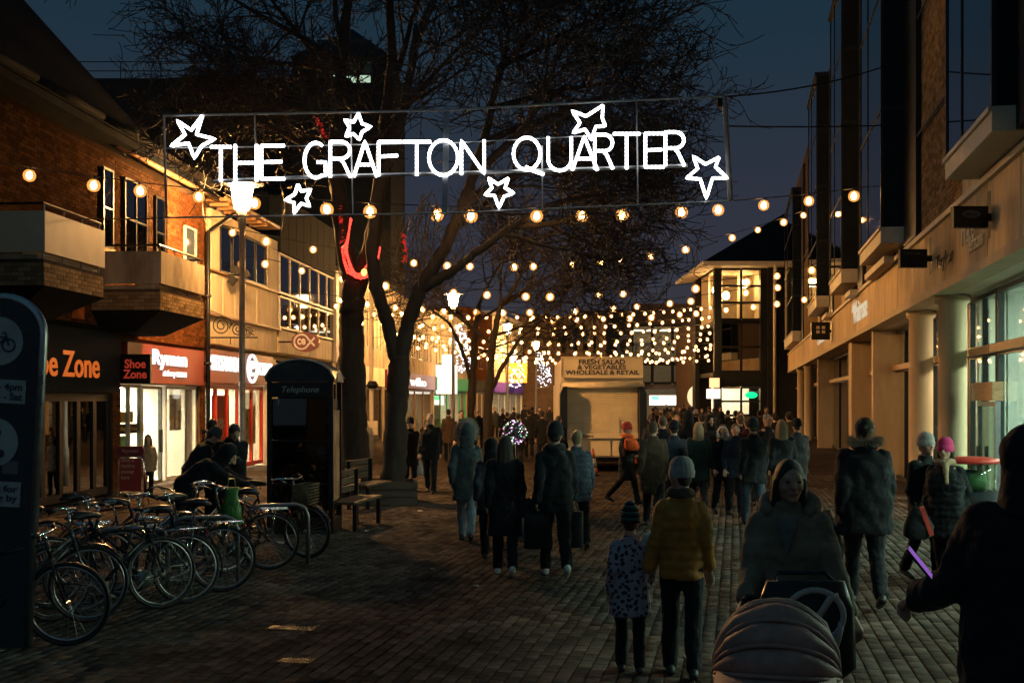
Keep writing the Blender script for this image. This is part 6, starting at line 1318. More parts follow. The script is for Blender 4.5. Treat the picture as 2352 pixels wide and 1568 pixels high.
def person(label, x, Y, h=1.72, face=180.0, coat='black', hem=0.80, legs='black', shoes='shoe_dark', hair='hair_dark', style='short', hat=None, hatm='black', stride=16, bulk=1.0, lean=0.0, skin=0, vox=0.016, hands=None, scarf=None, quilt=False, hs=1.0, flare=1.0, detail=True, group=None, nod=0.0, turn=0.0, X=None, skirt=False, ground=0.012):
    q = random.Random(hash((round(x * 10), round(Y * 10))) & 0xffff); s = h / 1.75
    e = empty('person', ((x - CX) * Y / F if X is None else X, Y, 0), math.radians(face), label, 'person', group); e.scale = (s, s, s)
    b = bulk
    # --- legs, from the walking stride
    a = math.radians(stride); hip = {}; knee = {}; ank = {}
    for sd, f in ((1, 1), (-1, -1)):
        A = a * f; K = math.radians(6) + (math.radians(26) * (stride / 25) if f < 0 else 0)
        hip[sd] = Vector((sd * 0.088, 0, 0.90)); knee[sd] = hip[sd] + Vector((sd * 0.004, -math.sin(A), -math.cos(A))) * 0.42; ank[sd] = knee[sd] + Vector((0, -math.sin(A - K), -math.cos(A - K))) * 0.41
    zmin = min(ank[1].z, ank[-1].z) - 0.075
    def foot(sd):
        tilt = math.radians(38) * (stride / 25) if sd < 0 else -math.radians(8) * (stride / 25)
        R = Matrix.Rotation(tilt, 3, 'X'); return [ank[sd] + R @ Vector(p) for p in ((0, 0.045, -0.045), (0, -0.06, -0.045), (0, -0.15, -0.052))]
    zmin = min(min(p.z for p in foot(1)), min(p.z for p in foot(-1))) - 0.03; dz = -zmin + ground / s
    D = Vector((0, 0, dz))
    for dct in (hip, knee, ank):
        for k in dct: dct[k] = dct[k] + D
    pz = 0.90 + dz; off = dz
    def Z(v): return v + off
    # --- arms
    sh = {sd: Vector((sd * 0.150 * (0.8 + 0.2 * b), 0.005, Z(1.368))) for sd in (1, -1)}
    def lv(v):   # lean a point like the body
        m = MB(); m.v = [tuple(v)]; bend(m, lean, pz); return Vector(m.v[0])
    wr = {}; el = {}
    for sd in (1, -1):
        S = lv(sh[sd]); tgt = (hands or {}).get(sd)
        if tgt is None:
            sw = math.radians(stride * 0.8) * (-sd); T = S + Vector((sd * 0.06, -math.sin(sw) * 0.5 - 0.04, -math.cos(sw) * 0.5)); pole = Vector((sd * 0.15, 0.9, 0))
        else: T = Vector(tgt) / s; pole = Vector((sd * 0.2, 0.6, -1.0))
        el[sd], wr[sd] = ik(S, T, 0.285, 0.255, pole); sh[sd] = S
    # --- head transform
    hc = Vector((0, -0.015, Z(1.615)))
    def headm(mb):
        Rm = Matrix.Rotation(turn, 3, 'Z') @ Matrix.Rotation(nod, 3, 'X'); c = Vector((0, 0, Z(1.50)))
        mb.v = [tuple(c + Rm @ ((Vector(p) - c) * hs)) for p in mb.v]; return bend(mb, lean, pz)
    # body: one continuous skin mesh
    B = MB(); hd = MB(); hd.ell(hc, (0.074, 0.094, 0.113), 16, 12); hd.ell(hc + Vector((0, -0.03, -0.06)), (0.052, 0.058, 0.055), 12, 8)
    hd.cap(hc + Vector((0, -0.088, 0.025)), hc + Vector((0, -0.108, -0.012)), 0.011, 0.017, 6); hd.ell(hc + Vector((0, -0.078, 0.035)), (0.05, 0.016, 0.012), 10, 6); hd.ell(hc + Vector((0, -0.086, -0.047)), (0.026, 0.014, 0.012), 8, 5); hd.ell(hc + Vector((0, -0.074, -0.09)), (0.024, 0.02, 0.018), 8, 5)
    for sd in (1, -1): hd.ell(hc + Vector((sd * 0.076, 0.01, -0.005)), (0.012, 0.022, 0.032), 8, 6); hd.ell(hc + Vector((sd * 0.042, -0.066, -0.022)), (0.022, 0.018, 0.02), 8, 5)
    hd.cap((0, 0.012, Z(1.40)), (0, 0.0, Z(1.54)), 0.06, 0.055, 10); headm(hd); B.add(hd.v, hd.f)
    to = MB(); to.loft([(0, 0, Z(0.86), 0.13, 0.09), (0, 0, Z(1.0), 0.145, 0.10), (0, 0, Z(1.15), 0.13, 0.095), (0, 0, Z(1.32), 0.155, 0.10), (0, 0, Z(1.41), 0.15, 0.075), (0, 0, Z(1.45), 0.07, 0.06)], 14); bend(to, lean, pz); B.add(to.v, to.f)
    for sd in (1, -1):
        B.cap(sh[sd], el[sd], 0.048, 0.038, 8); B.cap(el[sd], wr[sd], 0.036, 0.026, 8); hand(B, wr[sd] + (wr[sd] - el[sd]).normalized() * 0.01, wr[sd] - el[sd], sd, 0.75)
        B.cap(hip[sd], knee[sd], 0.075, 0.052, 8); B.cap(knee[sd], ank[sd], 0.05, 0.035, 8); ft = foot(sd); B.cap(ft[0], ft[2], 0.03, 0.024, 8)
    rem(B.build('body', SKIN[skin], e, True), min(vox, 0.013) if detail else vox, 2)
    if detail:
        for sd in (1, -1): m = MB(); m.ell(hc + Vector((sd * 0.031, -0.086, 0.014)), (0.013, 0.008, 0.007), 8, 6); headm(m); m.build('eye', MATS['eye_dark'], e)
        m = MB(); m.cap(hc + Vector((-0.02, -0.098, -0.05)), hc + Vector((0.02, -0.098, -0.05)), 0.005, 0.005, 6); headm(m); m.build('mouth', MATS['lip'], e)
    # trousers / shoes
    T = MB(); T.loft([(0, 0, Z(0.84), 0.10, 0.10), (0, 0, Z(0.92), 0.16, 0.115), (0, 0, Z(1.02), 0.155, 0.11)], 14)
    for sd in (1, -1): T.cap(hip[sd], knee[sd], 0.10 * (0.5 + 0.5 * b), 0.074, 10); T.cap(knee[sd], ank[sd] + Vector((0, 0, 0.02)), 0.074, 0.066, 10)
    rem(T.build('trousers', MATS['cloth_' + legs], e, True), vox)
    for sd in (1, -1):
        S_ = MB(); ft = foot(sd); S_.cap(ank[sd] + Vector((0, 0.01, 0.01)), ft[0], 0.045, 0.042, 8); S_.cap(ft[0], ft[1], 0.042, 0.043, 8); S_.cap(ft[1], ft[2], 0.042, 0.034, 8); rem(S_.build('shoe', MATS[shoes], e, True), vox)
    # coat
    Cm = MB(); hz = hem
    rings = [(0, 0, Z(hz), 0.185 * b * flare, 0.135 * b * flare)]
    if hz < 0.75: rings.append((0, 0, Z(0.80), 0.183 * b, 0.135 * b))
    rings += [(0, 0, Z(0.95), 0.182 * b, 0.132 * b), (0, 0, Z(1.08), 0.172 * b, 0.128 * b), (0, 0, Z(1.22), 0.186 * b, 0.135 * b), (0, 0, Z(1.31), 0.178 * b, 0.126 * b), (0, 0, Z(1.375), 0.150 * b, 0.108 * b), (0, 0.005, Z(1.42), 0.112, 0.092), (0, 0.005, Z(1.45), 0.09, 0.085), (0, 0.0, Z(1.475), 0.082, 0.08), (0, 0.0, Z(1.50), 0.078, 0.078)]
    if quilt:
        rr = []; n = 52; z0, z1 = rings[0][2], rings[-1][2]
        for i in range(n):
            z = z0 + (z1 - z0) * i / (n - 1); k = 0
            while k < len(rings) - 2 and rings[k + 1][2] < z: k += 1
            f = (z - rings[k][2]) / max(1e-6, rings[k + 1][2] - rings[k][2]); L_ = [u + (v - u) * f for u, v in zip(rings[k], rings[k + 1])]
            g = 1 + 0.075 * abs(math.sin(math.pi * (z - z0) / 0.078)) if z < Z(1.43) else 1.04; rr.append((0, L_[1], z, L_[3] * g, L_[4] * g))
        rings = rr
    Cm.loft(rings, 24); bend(Cm, lean, pz)
    for sd in (1, -1):
        c_ = wr[sd] - (wr[sd] - el[sd]).normalized() * 0.02; mid = sh[sd].lerp(el[sd], 0.5)
        if quilt:
            for (p0, p1, r0, r1) in ((sh[sd], el[sd], 0.070, 0.064), (el[sd], c_, 0.063, 0.052)):
                nb = 5
                for k in range(nb): Cm.ell(p0.lerp(p1, (k + 0.5) / nb), ((r0 + (r1 - r0) * k / nb) * 1.05,) * 3, 12, 8)
        Cm.cap(sh[sd], el[sd], 0.066 * b, 0.058 * b, 10); Cm.cap(el[sd], c_, 0.057 * b, 0.047 * b, 10)
    rem(Cm.build('coat', MATS[coat if coat.startswith('cloth') else 'cloth_' + coat], e, True), vox if not quilt else 0.011, 5 if not quilt else 2)
    # hair
    if style and hat not in ('hood', 'furhood'):
        Hm = MB(); Hm.ell(hc + Vector((0, 0.014, 0.026)), (0.082, 0.097, 0.098), 14, 10)
        if style == 'long':
            for k in range(7): an = math.radians(-20 + 220 * k / 6); px, py = 0.07 * math.cos(an), 0.02 + 0.07 * math.sin(an); Hm.cap(hc + Vector((px, py, 0)), hc + Vector((px * 1.25, py + 0.03, -0.24)), 0.032, 0.026, 8)
        if style == 'pony': Hm.cap(hc + Vector((0, 0.1, 0.03)), hc + Vector((0, 0.15, -0.04)), 0.03, 0.035, 8); Hm.cap(hc + Vector((0, 0.15, -0.04)), hc + Vector((0.01, 0.14, -0.24)), 0.036, 0.015, 8)
        if style == 'short': Hm.ell(hc + Vector((0, 0.05, -0.03)), (0.066, 0.05, 0.06), 10, 7)
        headm(Hm); rem(Hm.build('hair', MATS[hair], e, True), min(vox, 0.014))
    if hat in ('beanie', 'pompom'):
        n = 48; vs = []; fs = []; prof = [(0.0, 1.0), (0.055, 1.05), (0.058, 0.985), (0.10, 0.95), (0.14, 0.78), (0.165, 0.5), (0.176, 0.12)]
        for (zz, k) in prof:
            for i in range(n): an = 2 * math.pi * i / n; g = k * (1 + (0.028 if i % 3 == 0 else 0)); vs.append(hc + Vector((0.092 * g * math.cos(an), 0.012 + 0.112 * g * math.sin(an), zz - 0.01)))
        for i in range(len(prof) - 1):
            for j in range(n): l = (j + 1) % n; fs.append((i * n + j, i * n + l, (i + 1) * n + l, (i + 1) * n + j))
        fs.append(tuple((len(prof) - 1) * n + k for k in range(n))); m = MB(); m.add(vs, fs); headm(m); ht_ = m.build('hat', MATS['cloth_' + hatm], e, True)
        if hat == 'pompom':
            m = MB(); c = hc + Vector((0, 0.01, 0.195)); m.ell(c, (0.036, 0.036, 0.034), 10, 7); spikes(m, [(c + d * 0.03, d) for d in [Vector((q.gauss(0, 1), q.gauss(0, 1), q.gauss(0, 1))).normalized() for _ in range(160)]], q, 0.022); headm(m); m.build('pompom', MATS['cloth_charcoal'], ht_)
    if hat == 'striped':
        for k in range(7):
            m = MB(); zz = -0.01 + k * 0.027; g = math.sqrt(max(0.04, 1 - (max(0, zz) / 0.178) ** 2)); m.lathe([(0.088 * g, zz), (0.098 * g, zz + 0.008), (0.098 * g, zz + 0.019), (0.086 * g, zz + 0.027)], hc + Vector((0, 0.012, 0)), 22); m.v = [(p[0], (p[1] - hc.y) * 1.15 + hc.y, p[2]) for p in m.v]; headm(m); m.build('hat_band', MATS['cloth_green_black' if k % 2 else 'cloth_black'], e, True)
        m = MB(); m.ell(hc + Vector((0, 0.012, 0.165)), (0.045, 0.052, 0.035), 14, 8); headm(m); m.build('hat_tip', MATS['cloth_green_black'], e, True)
    if hat in ('hood', 'furhood'):
        m = MB(); m.ell(hc + Vector((0, 0.03, 0.012)), (0.112, 0.122, 0.145), 16, 12); m.loft([(0, 0.03, Z(1.40), 0.13, 0.12), (0, 0.03, Z(1.48), 0.115, 0.115), (0, 0.025, Z(1.56), 0.11, 0.12)], 16); headm(m); rem(m.build('hood', MATS['cloth_' + hatm], e, True), vox)
        if hat == 'furhood':
            m = MB(); pts = []
            for i in range(900): an = q.uniform(-0.7, math.pi + 0.7); rr_ = Vector((math.cos(an) * 0.112, 0, math.sin(an) * 0.138 + 0.01)); pts.append((hc + rr_ + Vector((0, -0.045 + q.uniform(-0.03, 0.03), 0)), rr_.normalized() * 1.3 + Vector((0, -0.4, 0))))
            spikes(m, pts, q, 0.085, 0.004); headm(m); m.build('fur_trim', MATS['cloth_fur'], e)
    if scarf:
        m = MB(); m.tube([(0.085 * math.cos(k * 0.5236), 0.0 + 0.08 * math.sin(k * 0.5236), Z(1.475) + 0.012 * math.sin(k * 1.9)) for k in range(12)], 0.042, 8, closed=True); m.cap((0.03, -0.11, Z(1.45)), (0.05, -0.15, Z(1.25)), 0.035, 0.03, 8); bend(m, lean, pz); rem(m.build('scarf', MATS['cloth_' + scarf], e, True), vox)
    return e, {sd: Vector(wr[sd]) for sd in wr}, s
def wpt(e, v): 
    c = math.cos(e.rotation_euler[2]); n = math.sin(e.rotation_euler[2]); s = e.scale[0]
    return Vector((e.location.x + s * (v.x * c - v.y * n), e.location.y + s * (v.x * n + v.y * c), e.location.z + s * v.z))
def bag(label, pos, w=0.34, hgt=0.36, d=0.14, m='cloth_black', drop=0.16, rz=0.0, stiff=False):
    """carrier bag hanging from a hand at pos"""
    z0 = -drop - hgt; e = empty('shopping_bag', tuple(pos), rz, label, 'bag')
    t = MB()
    if stiff: t.loft([(0, 0, z0, w * 0.5, d * 0.5), (0, 0, z0 + 0.02, w * 0.51, d * 0.5), (0, 0, z0 + hgt * 0.6, w * 0.5, d * 0.47), (0, 0, -drop, w * 0.5, d * 0.36)], 20)
    else: t.loft([(0, 0, z0, w * 0.3, d * 0.3), (0, 0, z0 + 0.04, w * 0.5, d * 0.5), (0.01, 0, z0 + hgt * 0.4, w * 0.52, d * 0.55), (0, 0, z0 + hgt * 0.75, w * 0.34, d * 0.3), (0, 0, -drop, w * 0.18, d * 0.14)], 18)
    t.build('bag_body', MATS[m], e, True)
    t = MB(); k = 0.3 if stiff else 0.12
    for y in (-d * 0.25, d * 0.25): t.tube([(-w * k, y, -drop - 0.01), (-w * k * 0.6, y * 0.5, -drop * 0.3), (0, y * 0.3, -0.06), (w * k * 0.6, y * 0.5, -drop * 0.3), (w * k, y, -drop - 0.01)], 0.008, 5)
    t.build('handle', MATS[m], e); return e
HB = lambda e, wr, sd: wpt(e, wr[sd] + Vector((0, 0, -0.03)))

# --- walkers in the middle, seen from behind
e, w, s = person('man in dark coat and beanie walking away carrying two black bags', 1275, 13.2, 1.80, 184, 'black', 0.74, 'black', 'shoe_white', hat='beanie', hatm='charcoal', stride=17, bulk=1.12, vox=0.013, scarf='charcoal')
bag('stiff black carrier bag in the left hand of the man in the beanie', HB(e, w, 1), 0.30, 0.40, 0.13, 'cloth_black', 0.12, 0.15, True); bag('stiff black carrier bag in the right hand of the man in the beanie', HB(e, w, -1), 0.26, 0.42, 0.13, 'cloth_leather', 0.12, -0.2, True)
person('person in patterned blue-grey padded coat walking just beyond the man in the beanie', 1325, 15.6, 1.66, 186, 'blue_grey', 0.72, 'black', stride=14, bulk=1.1, hair='hair_fair', style='short', quilt=True)
e, w, s = person('woman in grey-green parka with a fur-trimmed hood walking away', 1072, 16.5, 1.72, 176, 'teal_grey', 0.62, 'pale_denim', 'shoe_dark', hat='furhood', hatm='teal_grey', stride=15, bulk=1.12, vox=0.013)
bag('limp black carrier bag hanging beside the fur-hooded woman', HB(e, w, -1), 0.34, 0.38, 0.2, 'cloth_leather', 0.08)
e, w, s = person('woman with long dark hair and long black coat walking away beside the beanie man', 1160, 13.3, 1.66, 180, 'black', 0.50, 'black', 'shoe_white', hair='hair_dark', style='long', stride=14, bulk=1.14, vox=0.013, flare=1.05)
bag('flat shoulder bag at the hip of the long-haired woman', wpt(e, Vector((-0.27, 0.04, 0.98))), 0.3, 0.22, 0.1, 'cloth_charcoal', 0.02)
person('short person in dark hooded jacket between the fur-hooded woman and the long-haired woman', 1128, 14.6, 1.56, 182, 'navy', 0.72, 'black', hat='hood', hatm='black', stride=14, bulk=1.12)
bag('pale plastic bag carried between the two central walkers', tuple(P(1205, 1172, 13.6)), 0.2, 0.32, 0.1, 'cloth_white', 0.06)
# --- couple coming towards the camera by the trees
e, w, s = person('woman in black hat and coat coming along the shops with a white bag', 942, 25.6, 1.66, 8, 'black', 0.60, 'black', hat='beanie', hatm='black', stride=12, bulk=1.1)
bag('white carrier bag in the hand of the woman in the black hat', HB(e, w, 1), 0.24, 0.34, 0.1, 'cloth_white', 0.1)
person('balding man in glasses and dark jacket walking beside the woman in the black hat', 988, 25.0, 1.78, -4, 'black', 0.74, 'black', hair='hair_grey', style='short', stride=12, bulk=1.15)
person('person in pale hoodie and grey body warmer standing by the notice pole', 832, 36.0, 1.66, 170, 'grey_wool', 0.80, 'black', hair='hair_dark', style='short', stride=4)
# --- hurrying woman in front of the van
e, w, s = person('woman in black coat with bright orange scarf and hat hurrying past the van', 1440, 22.5, 1.62, 60, 'black', 0.52, 'black', hat='beanie', hatm='red', stride=17, bulk=1.15, flare=1.2, scarf='orange', hands={1: (0.25, -0.28, 1.08), -1: (-0.2, -0.30, 1.1)})
t = MB(); t.ell((0, 0, 0), (0.14, 0.08, 0.13), 12, 8); t.ell((0.08, 0.02, -0.05), (0.09, 0.06, 0.08), 10, 7); t.ell((-0.05, -0.02, 0.07), (0.08, 0.05, 0.06), 10, 7)
o = t.build('orange_bundle', MATS['cloth_orange'], None, True, tuple(P(1449, 1020, 22.1))); tag(o, 'bright orange scarf bundle held by the woman hurrying past the van', 'scarf')
# --- crowd right of the van
G = 'dark crowd right of the van'
person('tall person in long black coat walking away right of the van', 1522, 21.0, 1.80, 182, 'black', 0.55, 'black', 'shoe_dark', hair='hair_brown', stride=15, bulk=1.1)
person('broad person in black coat in the middle of the right-hand crowd', 1580, 24.0, 1.84, 178, 'black', 0.6, 'black', hat='hood', hatm='black', stride=12, bulk=1.2)
person('person in black jacket with fair hair in the right-hand crowd', 1555, 27.5, 1.72, 10, 'black', 0.7, 'denim', hair='hair_fair', style='long', stride=10)
person('bearded man in dark coat walking towards the camera right of the van', 1534, 33.0, 1.78, 4, 'charcoal', 0.68, 'black', hair='hair_dark', stride=10)
person('person in pale hat far back in the right-hand crowd', 1598, 40.0, 1.72, 175, 'black', 0.7, 'black', hat='beanie', hatm='white', stride=10)
person('woman with fair hair and white top walking up behind the crowd', 1510, 44.0, 1.70, 5, 'charcoal', 0.7, 'black', hair='hair_fair', style='long', scarf='white', stride=10)
person('young woman in glasses and white ear muffs with a patterned scarf', 1660, 20.5, 1.62, 12, 'black', 0.66, 'black', hair='hair_brown', style='long', scarf='camel', stride=8, vox=0.012)
e, w, s = person('smiling young man in dark jacket beside the girl in ear muffs', 1689, 20.2, 1.64, -4, 'navy', 0.72, 'black', hair='hair_brown', stride=8, vox=0.012)
m = MB(); c = P(1660, 999, 20.4)
for sx in (-1, 1): m.ell(c + Vector((sx * 0.088, 0, 0)), (0.03, 0.045, 0.05), 10, 8)
m.tube([c + Vector((0.098 * math.cos(k), 0, 0.02 + 0.13 * math.sin(k))) for k in [math.pi * i / 10 for i in range(11)]], 0.012, 6); tag(m.build('ear_muffs', MATS['cloth_white_fur'], None, True), 'fluffy pale ear muffs on the young woman in glasses', 'ear muffs')
person('man in black cap and coat walking away in front of the columns', 1730, 18.6, 1.76, 186, 'black', 0.70, 'denim', hair='hair_dark', hat='beanie', hatm='black', stride=14, bulk=1.2)
person('man with short hair facing the camera behind the ear-muffed girl', 1700, 27.0, 1.80, 8, 'black', 0.7, 'black', hair='hair_brown', stride=6)
person('person with fair hair in black coat in front of the narrow columns', 1795, 19.5, 1.74, 180, 'black', 0.62, 'black', hair='hair_fair', style='long', stride=12, bulk=1.15)
person('man with receding hair half hidden behind the black-capped man', 1762, 22.5, 1.78, 25, 'charcoal', 0.7, 'black', hair='hair_grey', stride=6)
person('person in brown coat among the far crowd before the pavilion', 1640, 32.0, 1.76, 170, 'brown', 0.62, 'black', hair='hair_dark', stride=10)
# --- big man on the right
e, w, s = person('tall man in dark coat with a fur collar walking away by the stone columns', 1985, 11.3, 1.90, 172, 'black', 0.68, 'black', hair='hair_dark', stride=14, bulk=1.36, vox=0.012, turn=-0.9, scarf='charcoal')
bag('slouching dark shoulder bag swinging beside the tall man', wpt(e, Vector((0.33, 0.0, 0.92))), 0.30, 0.46, 0.22, 'cloth_leather', 0.12)
m = MB(); q = random.Random(2); pts = []
for i in range(700): an = q.uniform(0, 6.283); pts.append((Vector((0.11 * math.cos(an), 0.03 + 0.10 * math.sin(an), 1.52 + q.uniform(-0.05, 0.03))), Vector((math.cos(an), math.sin(an), 0.3))))
spikes(m, pts, q, 0.07, 0.004); m.build('fur_collar', MATS['cloth_fur'], e)
# --- two friends in woolly hats
e, w, s = person('person in grey woolly hat and black coat near the right shop window', 2126, 12.9, 1.66, 20, 'black', 0.66, 'black', hat='beanie', hatm='grey_wool', hair='hair_dark', stride=10, bulk=1.2)
e, w, s = person('woman in magenta woolly hat and padded coat laughing beside the grey hat', 2172, 12.4, 1.62, -35, 'black', 0.6, 'black', hat='beanie', hatm='magenta', hair='hair_dark', style='long', stride=10, bulk=1.14, quilt=True, scarf='tan', vox=0.012)
e2 = bag('dark shoulder bag with a red stripe carried by the woman in magenta', tuple(P(2108, 1150, 11.9)), 0.3, 0.34, 0.16, 'cloth_black', 0.06); MB().obox((0.06, -0.085, -0.2), (0.05, 0.02, 0.32), Matrix.Rotation(-0.35, 4, 'Y')).build('stripe', MATS['cloth_red'], e2)
# --- mother and child hand in hand
MX = (1562 - CX) * 8.4 / F
e, w, s = person('woman in mustard quilted jacket and grey bobble hat seen from behind', 1566, 8.4, 1.60, 172, 'mustard', 0.79, 'black', hat='pompom', hatm='grey_wool', hair='hair_dark', stride=8, bulk=0.92, vox=0.011, quilt=True, turn=0.75, hands={-1: None, 1: None} if False else {1: (0.25, 0.02, 0.76), -1: (-0.20, -0.06, 0.80)}, scarf='brown')
hp = wpt(e, w[1])
e_c, w_c, s_c = person('small child in spotted coat and striped woolly hat beside the woman in mustard', 1447, 8.55, 1.20, 180, 'cloth_spotted', 0.62, 'black', hat='striped', hair='hair_dark', stride=5, bulk=1.22, vox=0.011, hs=1.18, flare=1.08, hands={-1: (0, 0, 0), 1: None} if False else None)
m = MB(); q = random.Random(5); c = P(1492, 1238, 8.45); m.ell(c, (0.045, 0.04, 0.06), 10, 8); spikes(m, [(c + d * 0.045, d) for d in [Vector((q.gauss(0, 1), q.gauss(0, 1), q.gauss(0, 1))).normalized() for _ in range(260)]], q, 0.035, 0.003); tag(m.build('fluffy_trim', MATS['cloth_white_fur']), 'white fluffy hood trim on the shoulder of the spotted child', 'fur trim')
# --- woman with the pram
e_p, w_p, s_p = person('woman in olive-brown parka with dark hair pushing a pram towards the camera', 1812, 6.3, 1.74, -17, 'olive', 0.62, 'black', hair='hair_dark', style='long', skin=1, stride=12, bulk=1.16, vox=0.010, lean=0.06, nod=0.1, turn=0.3, hands={1: (0.33, -0.24, 0.92), -1: (-0.20, -0.37, 1.0)})
m = MB(); m.add([(-0.06, -0.13, 1.43), (0.06, -0.13, 1.43), (0.0, -0.185, 1.24), (-0.05, -0.11, 1.43), (0.05, -0.11, 1.43), (0.0, -0.12, 1.24)], [(0, 1, 2), (3, 4, 5), (0, 1, 4, 3), (1, 2, 5, 4), (2, 0, 3, 5)]); bend(m, 0.06, 0.92); m.build('pale_top', cloth('grey_top', (0.12, 0.11, 0.10)), e_p)
m = MB(); m.tube([(0.125 * math.cos(k * math.pi / 8), 0.035 + 0.115 * math.sin(k * math.pi / 8), 1.475 + 0.035 * math.sin(k * math.pi / 8)) for k in range(-2, 11)], [0.03, 0.045, 0.052, 0.058, 0.06, 0.062, 0.064, 0.062, 0.06, 0.058, 0.052, 0.045, 0.03], 10); bend(m, 0.06, 0.92); rem(m.build('hood', MATS['cloth_olive'], e_p, True), 0.012)
# --- dark man at the right edge with a phone
e_m, w_m, s_m = person('big man in black coat at the right edge holding a phone', 2362, 5.0, 1.93, 165, 'black', 0.45, 'black', hair='hair_dark', hat='hood', hatm='black', stride=12, bulk=1.42, vox=0.012, flare=1.08, hands={1: (0.44, -0.25, 1.12)})
po_ = P(2112, 1292, 4.75); phn = empty('phone', tuple(po_), 0, 'dark phone with purple reflection held low by the big man at the right edge', 'phone'); phn.rotation_euler = (math.radians(12), math.radians(52), math.radians(-12))
MB().box(-0.08, 0.08, -0.04, 0.04, -0.005, 0.005).build('case', MATS['rubber'], phn); MB().box(-0.074, 0.074, -0.035, 0.035, 0.0052, 0.0062).build('screen', emat('phone_reflection', (0.45, 0.18, 0.85), 0.55), phn)  # purple reflection on the dark screen, drawn as a faint glow
# --- people over the bicycles
person('hunched figure in black leaning over the bicycles', 425, 15.0, 1.74, 95, 'black', 0.70, 'black', hat='hood', hatm='black', stride=10, bulk=1.28, lean=0.95, nod=-0.3, hands={1: (0.2, -0.85, 0.95), -1: (-0.2, -0.85, 0.95)})
person('man with short hair looking down at his hands over a bicycle', 530, 16.6, 1.78, 20, 'black', 0.70, 'black', hair='hair_dark', stride=5, bulk=1.2, lean=0.28, nod=0.5, turn=0.3, vox=0.012, hands={1: (0.03, -0.36, 1.22), -1: (-0.05, -0.34, 1.18)})
person('person in dark top standing behind the man at the bicycles', 487, 19.0, 1.74, 150, 'black', 0.75, 'black', hair='hair_dark', stride=3)
person('second dark figure stooping beside the stationer window', 438, 18.0, 1.70, 120, 'black', 0.7, 'black', hat='beanie', hatm='teal_grey', stride=5, bulk=1.2, lean=0.55)
person('young girl in cream top in the stationer doorway', 340, 24.2, 1.30, 10, 'tan', 0.7, 'black', hair='hair_dark', style='long', stride=3, hs=1.12)
# --- far pedestrians on the left of the street
person('seated-looking cyclist in dark jacket beside the van', 1283, 29.0, 1.66, 150, 'black', 0.75, 'black', hair='hair_brown', stride=6, bulk=1.1)
person('person in black by the slim trees', 1190, 34.0, 1.70, 178, 'black', 0.6, 'black', hair='hair_dark', stride=12, bulk=1.15)
person('person with a backpack near the second slim tree', 1215, 40.0, 1.76, 182, 'charcoal', 0.72, 'black', hair='hair_dark', stride=10)
person('person in grey jacket outside the green-framed shop', 1155, 50.0, 1.72, 20, 'charcoal', 0.72, 'black', hair='hair_brown', stride=8)
person('person in dark coat outside the brick-fronted shop', 1240, 58.0, 1.74, 10, 'black', 0.66, 'black', hair='hair_dark', stride=8)
# light-up balloon
bl = empty('light_up_balloon', tuple(P(1183, 992, 22.0)), 0, 'clear balloon wrapped in pink, white and green fairy lights above the walkers', 'balloon')
MB().ell((0, 0, 0), (0.23, 0.23, 0.22), 20, 14).build('skin', glassmat('balloon_skin', (0.85, 0.85, 0.9), 0.9, 0.05), bl, True)
q = random.Random(3); lm_ = [MB(), MB(), MB()]
for i in range(60): dv = Vector((q.gauss(0, 1), q.gauss(0, 1), q.gauss(0, 1))).normalized(); lm_[i % 3].ell(dv * 0.235, (0.016, 0.014, 0.012), 6, 4)
for k, (c, st_) in enumerate((((0.9, 0.4, 1.0), 1.6), ((0.4, 1.0, 0.6), 1.0), ((1, 0.95, 1), 1.5))): tag(lm_[k].build('fairy_lights', emat('fairy_%d' % k, c, st_), bl), kind='stuff')
MB().tube([(0, 0, -0.22), (0.03, -0.02, -0.6), (0.0, 0, -1.0)], 0.004, 4).build('stick', MATS['white_frame'], bl)

# ================================================================ pram
Ym = 5.35; pm = empty('pram', ((1782 - CX) * Ym / F, Ym, 0), -0.25, 'pram with ribbed pinkish-brown hood pushed towards the camera', 'pram')
cloth('pram_fabric', (0.30, 0.17, 0.14), rough=0.6, bump=0.25, bscale=14); cloth('pram_piping', (0.26, 0.21, 0.15), rough=0.6, bump=0.2)
# hood: four folded segments fanning from a side pivot
piv = Vector((0, 0.12, 0.73)); Wd = 0.29; R_h = 0.36
def hoop(an, k=1.0, n=18):   # arch over the pram, swung by an about the pivot (0 = upright, + = towards the camera)
    out = []
    for i in range(n + 1):
        t = math.pi * i / n; x = -Wd * k * math.cos(t); hgt = R_h * k * math.sin(t) ** 0.85
        out.append(piv + Vector((x, -math.sin(an) * hgt, math.cos(an) * hgt)))
    return out
angs = [-8, 8, 30, 34, 52, 56, 74, 78, 98]
hd_p = []
segs = [(-10, 6), (6, 32), (32, 55), (55, 78), (78, 104)]
for si, (a0, a1) in enumerate(segs):
    m = MB(); rows = []
    for j in range(7):
        f = j / 6; kk = 0.95 + 0.10 * math.sin(math.pi * f) ** 0.7; rows.append(hoop(math.radians(a0 + (a1 - a0) * f), kk))
    n = len(rows[0]); vs = [p for r in rows for p in r]; fs = [(j * n + i, j * n + i + 1, (j + 1) * n + i + 1, (j + 1) * n + i) for j in range(6) for i in range(n - 1)]
    from mathutils import noise as mn
    vs = [v + mn.noise_vector(Vector((v.x * 9 + si * 3, v.y * 14, v.z * 14))) * 0.011 + mn.noise_vector(v * 40) * 0.002 for v in vs]
    m.add(vs, fs); m.build('hood_segment', MATS['cloth_pram_piping' if si == 0 else 'cloth_pram_fabric'], pm, True)
    m = MB(); m.tube(hoop(math.radians(a1), 1.0), 0.012, 6); m.build('hood_piping', MATS['cloth_pram_fabric'], pm, True)
